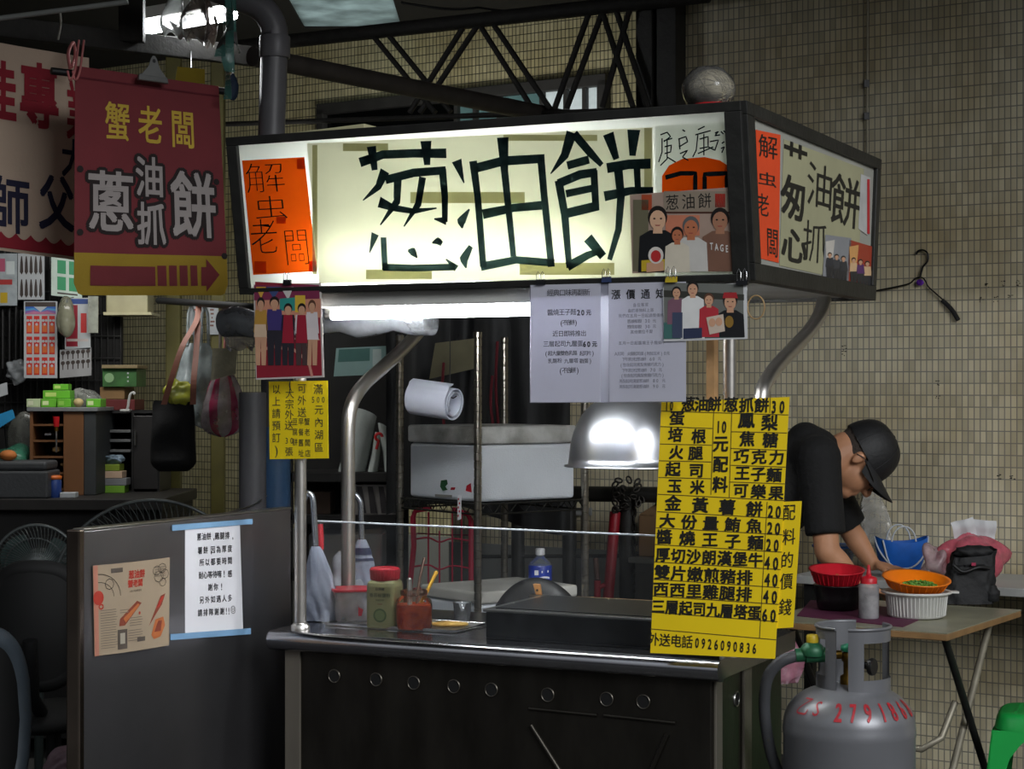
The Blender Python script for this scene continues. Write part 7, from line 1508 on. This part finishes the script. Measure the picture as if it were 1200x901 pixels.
m_ = MB(); CRK = mat('white_enamel_rod', '#a9a9a6', .4); m_.tube(smooth_path([P(143, 481, 7.66), P(149, 480, 7.66), P(152, 464, 7.66), P(156, 460, 7.66), P(158, 462, 7.66)]), .006, CRK, 8); m_.tube([P(141, 481, 7.66), P(152, 481, 7.66)], .006, CRK, 8); m_.tube([P(149, 481, 7.66), P(149, 481, 7.66)+Vector((0, .1, -.0))], .004, CRK, 6); tag(m_.build('crank_handle'), 'white bent crank handle propped against the dark red box', 'crank')
for (x0_, x1_, y0_, zb, zt, col, lb) in ((121, 146, 0, BZ, BZ+.03, '#6a9a2a', 'lime packet at the bottom of the pile below the grey trays'), (122, 148, 0, BZ+.031, BZ+.06, '#77797c', 'grey packet second in the pile below the grey trays'), (121, 143, 0, BZ+.061, BZ+.09, '#c0a48c', 'pinkish packet in the pile below the grey trays'), (122, 140, 0, BZ+.091, BZ+.118, '#7a8f2a', 'olive green packet near the top of the pile below the grey trays')):
    pbox('packet', x0_, 0, x1_, zb, 7.62, .09, mat('packet_'+col.strip('#'), col, .6, 0, .1), lb, 'packet', 'packets below the trays', None, zt)
m_ = lump(Vector((X(131, 7.64), 7.66, BZ+.119)), .045, .04, .018, film('silver_blue_film', '#8fa4b5', .8, .12, .2, .6, 30), 71, .2, 6); tag(m_.build('foil_packet'), 'crinkled silver-blue packet on top of the pile below the trays', 'packet')
# front of the bench
t = thing('grey_case', 'large dark grey hard case on the workbench front edge', 'case', (X(20, 7.25), 7.3, BZ)); CG = mat('dark_grey_case', '#36383a', .6, 0, .1, 20, .1, 80)
zc1, zc2 = P(0, 552, 7.22).z, P(0, 541, 7.22).z
m_ = MB(); m_.box((X(-40, 7.22), 7.22, BZ), (X(56, 7.22)-X(-40, 7.22), 0, 0), (0, .2, 0), (0, 0, zc1-BZ), CG); m_.build('case_body', t, bevel=.008)
m_ = MB(); m_.box((X(-38, 7.22), 7.225, zc1+.001), (X(54, 7.22)-X(-38, 7.22), 0, 0), (0, .19, 0), (0, 0, zc2-zc1), CG); m_.build('lid', t, bevel=.012, bseg=3)
m_ = MB(); m_.ball((X(3, 7.22), 7.3, zc2+.002+.02), .035, .03, .022, mat('orange_peel_cloth', '#a8622a', .8, 0, .2), 14, 8); tag(m_.build('orange_cloth'), 'small orange bundle on the lid of the grey case', 'cloth')
t = thing('paint_tin', 'blue tin with an orange lid beside the grey case', 'tin', (X(64, 7.3), 7.3, BZ)); c = world(t)
m_ = MB(); m_.lathe(c, [(.026, 0), (.027, .002), (.027, .07), (.026, .072)], mat('blue_tin', '#1f3a78', .4, 0, .1), 22); m_.build('tin_body', t); m_ = MB(); m_.lathe(c+UP*.072, [(.027, 0), (.029, .003), (.029, .012), (.02, .016)], mat('orange_lid', '#b85a1a', .4), 22); m_.build('lid', t, label='orange lid')
m_ = MB(); s = Sheet(P(57, 557, 7.27), P(70, 556, 7.27), P(70, 568, 7.27), P(57, 570, 7.27)); pbox('white_block', 70, 576, 88, BZ, 7.28, .06, CWH, 'flat white block lying next to the blue tin', 'block', None, None, BZ+.02)
m_ = lump(Vector((X(16, 7.5), 7.5, BZ)), .09, .06, .10, film('green_bag_film', '#3f7a62', .8, .2, .2, .5, 20), 81, .18, 5); tag(m_.build('green_bag'), 'dull green plastic bag behind the grey case', 'plastic bag')
m_ = lump(Vector((X(28, 7.62), 7.7, BZ)), .08, .05, .16, film('hazy_bag_film', '#7d7f78', .6, .2, .3, .5, 20), 82, .18, 5); tag(m_.build('clear_bag'), 'tall hazy plastic bag leaning beside the wooden rack', 'plastic bag')
m_ = MB(); s = Sheet(P(-8, 488, 7.4), P(14, 480, 7.4), P(17, 490, 7.4), P(-8, 506, 7.4)); m_.sheet(s, mat('sky_blue_packet', '#2a86b8', .4, 0, .1), .012, 3, 3); m_.tube([s(.5, .9)+Vector((0, .012, 0)), Vector((X(4, 7.4), 7.45, BZ+.19))], .004, BLACK, 6); tag(m_.build('blue_packet'), 'sky blue packet lying on the dull green bag', 'packet')
# ================================================================ bags hung by the olive post
OLV = mat('olive_painted_steel', '#5c5620', .6, 0, .25, 6)
t = thing('olive_post', 'olive painted post behind the hanging shopping bags', 'post', (X(204, 8.3), 8.3, 0)); structure(t)
for px0, px1 in ((194, 211), (247, 262)):
    m_ = MB(); m_.box((X(px0, 8.3), 8.3, 0), (X(px1, 8.3)-X(px0, 8.3), 0, 0), (0, .06, 0), (0, 0, 3.0), OLV); m_.build('post_leg', t, bevel=.004)
m_ = MB(); m_.tube([P(186, 352, 7.5), P(300, 360, 6.7)], .014, BLACK, 10); m_.tube([P(186, 352, 7.5), P(196, 352, 8.3)], .012, BLACK, 8); tag(m_.build('hanging_rail'), 'black rail from which the shopping bags hang', 'rail')
m_ = MB(); a_ = P(124, 345, 7.9); t = thing('cream_box', 'cream metal box fixed below the red banner', 'metal box', a_); m_.box(P(124, 367, 7.9), (X(173, 7.9)-X(124, 7.9), 0, 0), (0, .14, 0), (0, 0, .15), mat('cream_metal', '#a09a78', .5, 0, .1)); m_.build('box_body', t, bevel=.006); m_ = MB(); m_.box(P(121, 369, 7.87), (X(177, 7.9)-X(121, 7.9), 0, 0), (0, .2, 0), (0, 0, .012), mat('cream_lip', '#b0aa86', .5)); m_.build('lower_lip', t)
def paperwall(x0, y0, x1, y1, txt, col, lb):
    s = Sheet(P(x0, y0, 8.28), P(x1, y0, 8.28), P(x1, y1, 8.28), P(x0, y1, 8.28)); mb = MB(); mb.sheet(s, CWH, .003, 1, 1)
    [pxrect(mb, s, x0+4+random.uniform(-1, 2), y0+5+4.6*k, x1-4-random.uniform(0, 4), y0+7+4.6*k, col, .001) for k in range(5)]; mb.tube([s(.5, 0), s(.5, 0)+Vector((0, .4, .02))], .002, GWI, 5); tag(mb.build('wall_notice'), lb, 'notice')
paperwall(222, 357, 238, 392, '刻印', pm('notice_red', '#8a2a2a'), 'white notice with red characters behind the orange strap'); paperwall(242, 357, 256, 392, '換鎖', pm('notice_brown', '#6a3a2a'), 'white notice with brown characters nearest the drain pipe')
CLTH = mat('black_tote_cloth', '#131315', .85, 0, .25, 8, .4, 20)
def tote(px0, px1, py0, py1, Y, m, name, label, cat, dep=.09, sag=.0, n=36, cut=.0, phase=0):
    mb = MB(); x0, x1 = X(px0, Y), X(px1, Y); z1, z0 = P(0, py0, Y).z, P(0, py1, Y).z
    mb.grid(lambda s, t: Vector(((x0+x1)/2+(x1-x0)/2*(1 if math.cos(2*PI*s) >= 0 else -1)*abs(math.cos(2*PI*s))**.6*(.86+.14*t**.5)*(1 if t < .85 else 1-.35*((t-.85)/.15)**2), Y+dep*.5*math.sin(2*PI*s)*(.5+.9*t)*(1 if t < .85 else 1-.6*((t-.85)/.15)**2)+.006*math.sin(11*s+9*t+phase), z1+(z0-z1)*t+.010*math.sin(4*PI*s+phase)*(1-t))), n, 16, m)
    mb.grid(lambda s, t: Vector(((x0+x1)/2+(x1-x0)/2*(1 if math.cos(2*PI*s) >= 0 else -1)*abs(math.cos(2*PI*s))**.6*.65*t, Y+dep*.5*math.sin(2*PI*s)*.56*t, z0)), n, 2, m)
    return mb
t = thing('black_tote', 'large black cloth tote with yellow plastic at its mouth hanging by brown straps', 'tote bag', P(203, 550, 6.98))
tote(176, 230, 472, 552, 6.98, CLTH, '', '', '').build('bag_body', t); STP = mat('brown_strap', '#6e3a26', .6, 0, .15)
for pts in ((P(192, 474, 6.93), P(202, 440, 6.95), P(214, 405, 7.0), P(230, 376, 7.1), P(233, 358, 7.15)), (P(226, 474, 6.93), P(227, 445, 6.95), P(230, 410, 7.03), P(233, 358, 7.15))):
    m_ = MB(); path = smooth_path(pts, 6); m_.add([p+Vector((dx, dy, 0)) for p in path for dx, dy in ((-.011, 0), (.011, 0), (.011, .004), (-.011, .004))], [(4*i+a, 4*i+(a+1) % 4, 4*i+4+(a+1) % 4, 4*i+4+a) for i in range(len(path)-1) for a in range(4)], STP); m_.build('strap', t)
m_ = lump(P(210, 474, 6.97)-UP*.012, .052, .035, .047, film('yellow_bag_film', '#b5b83c', .9, .2, .3, .5, 24), 91, .22, 6, flat=False); tag(m_.build('yellow_bag'), 'crumpled yellow-green plastic bag stuffed in the black tote', 'plastic bag')
def carrier(px0, px1, py0, py1, Y, m, label, seed, top, name='carrier_bag', stripes=None):
    t = thing(name, label, 'plastic bag', P((px0+px1)/2, py1, Y)); rnd = random.Random(seed); ph = [rnd.uniform(0, 6) for _ in range(4)]
    x0, x1 = X(px0, Y), X(px1, Y); z1, z0 = P(0, py0, Y).z, P(0, py1, Y).z; xc = X(top[0], Y); 
    def f(s, tt):
        k = (.2+.8*min(1, tt*2.0)**.7)*(1 if tt < .8 else math.sqrt(max(.03, 1-((tt-.8)/.2)**2))); cx_ = xc+((x0+x1)/2-xc)*min(1, tt*1.8)
        return Vector((cx_+(x1-x0)/2*k*math.cos(2*PI*s)*(1+.08*math.sin(3*PI*2*s+ph[0]+4*tt)), Y+.05*k*math.sin(2*PI*s)*(1+.15*math.sin(8*PI*s+ph[1]))+.006*math.sin(14*tt+ph[2]+6*s), z1+(z0-z1)*tt))
    mb = MB(); mb.grid(f, 48, 22, m)
    if stripes: 
        for i, fi in enumerate(list(mb.f)):
            if (i % 48) % 8 in (0, 1, 2): mb.m[i] = mb.slot(stripes)
    mb.build('bag_body', t)
    for k in (-1, 1): h = MB(); tp = Vector((X(top[0], Y), Y-.005*k, P(0, top[1], Y).z)); h.tube([f(.25 if k > 0 else .75, 0)+Vector((.012*k, 0, -.01)), tp+Vector((.012*k, 0, -.03)), tp+Vector((0, 0, .005))], .006, m, 8); h.build('handle', t)
carrier(204, 234, 402, 500, 7.23, film('white_carrier', '#b5c0c4', .62, .2, .35, .5, 18), 'translucent white carrier bag beside the brown straps', 101, (224, 358))
carrier(221, 258, 402, 502, 7.11, film('grey_carrier', '#aab6ba', .6, .2, .35, .5, 18), 'larger grey-white carrier bag hanging by the olive post', 102, (240, 359))
carrier(236, 286, 430, 512, 6.96, film('clear_pink_bag', '#b0a6aa', .62, .18, .35, .5, 18), 'pink-striped clear carrier bag closest to the grey pipe', 103, (262, 360), stripes=film('pink_stripe_film', '#a8355a', .85, .18, .3, .4, 18))
m_ = MB(); s = Sheet(P(249, 408, 6.88), P(278, 408, 6.88), P(276, 438, 6.88), P(247, 446, 6.88), bow=.012); m_.sheet(s, mat('cream_cloth', '#b0ab92', .85, 0, .1, 12, .4, 40), .004, 8, 6); m_.tube([s(.5, .02)+Vector((0, .006, 0)), P(264, 360, 6.97)], .004, PST, 6); tag(m_.build('cream_cloth'), 'cream cloth folded over the mouth of the pink-striped bag', 'cloth')
hang(258, 298, 358, 408, 6.84, film('smoky_film', '#8a8588', .5, .15, .3, .5, 16), 'plastic_sheet', 'loose smoky plastic sheet hanging behind the corner of the sign', 17, 'plastic sheet')
# ================================================================ fans and chairs at the edge
def fan(c, r, label, facing=Vector((.15, -1, 0)), floor=True, n=64):
    t = thing('pedestal_fan', label, 'fan', Vector((c.x, c.y, 0))); fw = facing.normalized(); sx = fw.cross(UP).normalized(); FW = mat('fan_wire', '#5b605f', .35, .6, .1); FBk = mat('fan_body', '#2f3836', .5, 0, .1)
    def ring(rr_, d, w_): return [c+sx*rr_*math.cos(a)+UP*rr_*math.sin(a)+fw*d for a in [2*PI*i/48 for i in range(48)]]
    m = MB(); m.tube(ring(r, 0, 0), .006, FW, 8, closed=True)
    for k in (.35, .7): m.tube(ring(r*k, .07*(1-k*k)+.0, 0), .003, FW, 6, closed=True)
    for k in range(n):
        a = 2*PI*k/n; m.tube([c+(sx*math.cos(a+.5*(1-q))+UP*math.sin(a+.5*(1-q)))*r*q+fw*.075*(1-q**2.5) for q in (.2, .45, .7, .88, 1)], .0016, FW, 5)
    m.lathe(c+fw*.075, [(r*.22, -.004), (r*.22, .004), (0, .008)], FBk, 24, sx, UP, fw); m.build('front_guard', t)
    m = MB()
    for k in range(n):
        a = 2*PI*k/n; m.tube([c+(sx*math.cos(a)+UP*math.sin(a))*r*q-fw*.085*(1-q**3) for q in (.25, .6, .85, 1)], .0016, FW, 5)
    m.build('rear_guard', t)
    m = MB()
    for k in range(3):
        a0 = 2*PI*k/3
        m.grid(lambda s, q: c+(sx*math.cos(a0+1.3*s)+UP*math.sin(a0+1.3*s))*r*(.15+.75*q*(1-.25*(s-.5)**2*4*.5))+fw*(.03*(s-.5)), 8, 6, mat('fan_blade', '#3a4a48', .35, 0, .1), .002, fw)
    m.lathe(c, [(r*.16, -.02), (r*.16, .02), (0, .03)], FBk, 20, sx, UP, fw); m.build('blades', t)
    m = MB(); m.lathe(c-fw*.09, [(.05, -.09), (.055, -.02), (.05, .02)], FBk, 20, sx, UP, fw); m.build('motor', t)
    m = MB(); b = c-fw*.1; m.tube([Vector((b.x, b.y, .03)), b-UP*.04], .016, FBk, 14); m.build('stand', t)
    m = MB(); m.lathe(Vector((b.x, b.y, 0)), [(.19, 0), (.19, .012), (.12, .03), (.03, .045)], FBk, 32); m.build('base', t)
fan(P(42, 664, 6.3), .142, 'small pedestal fan behind the black chair back')
fan(P(178, 702, 6.25), .335, 'big wire-guarded fan peeping over the steel screen', n=90)
def chair(px, py, Y, w_, h_, rim, label, ang=0):
    c = P(px, py, Y); t = thing('office_chair', label, 'chair', Vector((c.x, c.y+.25, 0))); ax = Vector((math.cos(ang), math.sin(ang), 0)); ay = Vector((-math.sin(ang), math.cos(ang), 0)); CB = mat('black_chair_fabric', '#070707', .8, 0, .3)
    m = MB()
    def f(s, q, d): 
        u, v_ = s*2-1, q*2-1; k = math.sqrt(max(0, 1-abs(u)**3.2)); return c+ax*(w_*u)+UP*(h_*v_*k)+ay*(d+.06*u*u)
    m.grid(lambda s, q: f(s, q, 0), 24, 12, CB); m.grid(lambda s, q: f(s, q, .05), 24, 12, CB); m.build('backrest', t)
    m = MB(); m.tube([f(i/30, 1, .025) for i in range(31)]+[f(1-i/30, 0, .025) for i in range(1, 30)], .03 if rim is not None else .027, rim or CB, 10, closed=True); m.build('back_rim', t)
    m = MB(); m.tube([c-UP*(h_*.2)+ay*-.03, c-UP*(h_+.04)+ay*0, c-UP*(h_+.1)+ay*.1], .022, BLACK, 10); m.build('back_post', t)
    zs2 = max(.4, c.z-h_-.14); m = MB(); sc_ = Vector((c.x, c.y, zs2))+ay*.26; m.ball(sc_, w_*1.05, .24, .045, CB, 28, 10, ax, ay); m.build('seat', t)
    m = MB(); m.tube([Vector((sc_.x, sc_.y, .1)), Vector((sc_.x, sc_.y, zs2))], .025, BLACK, 12); m.build('gas_column', t)
    for k in range(5):
        a = 2*PI*k/5; m = MB(); e_ = Vector((sc_.x+.28*math.cos(a), sc_.y+.28*math.sin(a), .06)); m.tube([Vector((sc_.x, sc_.y, .11)), e_], [.022, .015], BLACK, 8); m.ball(e_-UP*.03, .028, .028, .028, BLACK, 12, 8); m.build('base_leg', t)
    for k in (-1, 1):
        m = MB(); a0 = sc_+ax*w_*k*1.12; m.tube([a0-UP*.0, a0+UP*.12, a0+UP*.2], .014, BLACK, 8); m.tube([a0+UP*.2-ay*.12, a0+UP*.2+ay*.14], .02, mat('grey_armrest', '#4f5b58', .6), 10); m.build('armrest', t)
RIM = mat('dull_blue_rim', '#4b545c', .45, 0, .1)
chair(38, 735, 5.6, .135, .175, None, 'black rounded office chair back in front of the small fan')
chair(-22, 850, 4.7, .10, .22, RIM, 'black chair with a dull blue-grey rim at the very edge', .3)
m_ = lump(P(72, 915, 5.2), .05, .05, .045, film('red_white_bag', '#b0909a', .85, .2, .2, .5, 22), 111, .15, 5); 
for v in m_.v: pass
tag(m_.build('pink_white_bag'), 'pinkish white plastic bag slumped between the chair and the steel screen', 'plastic bag')
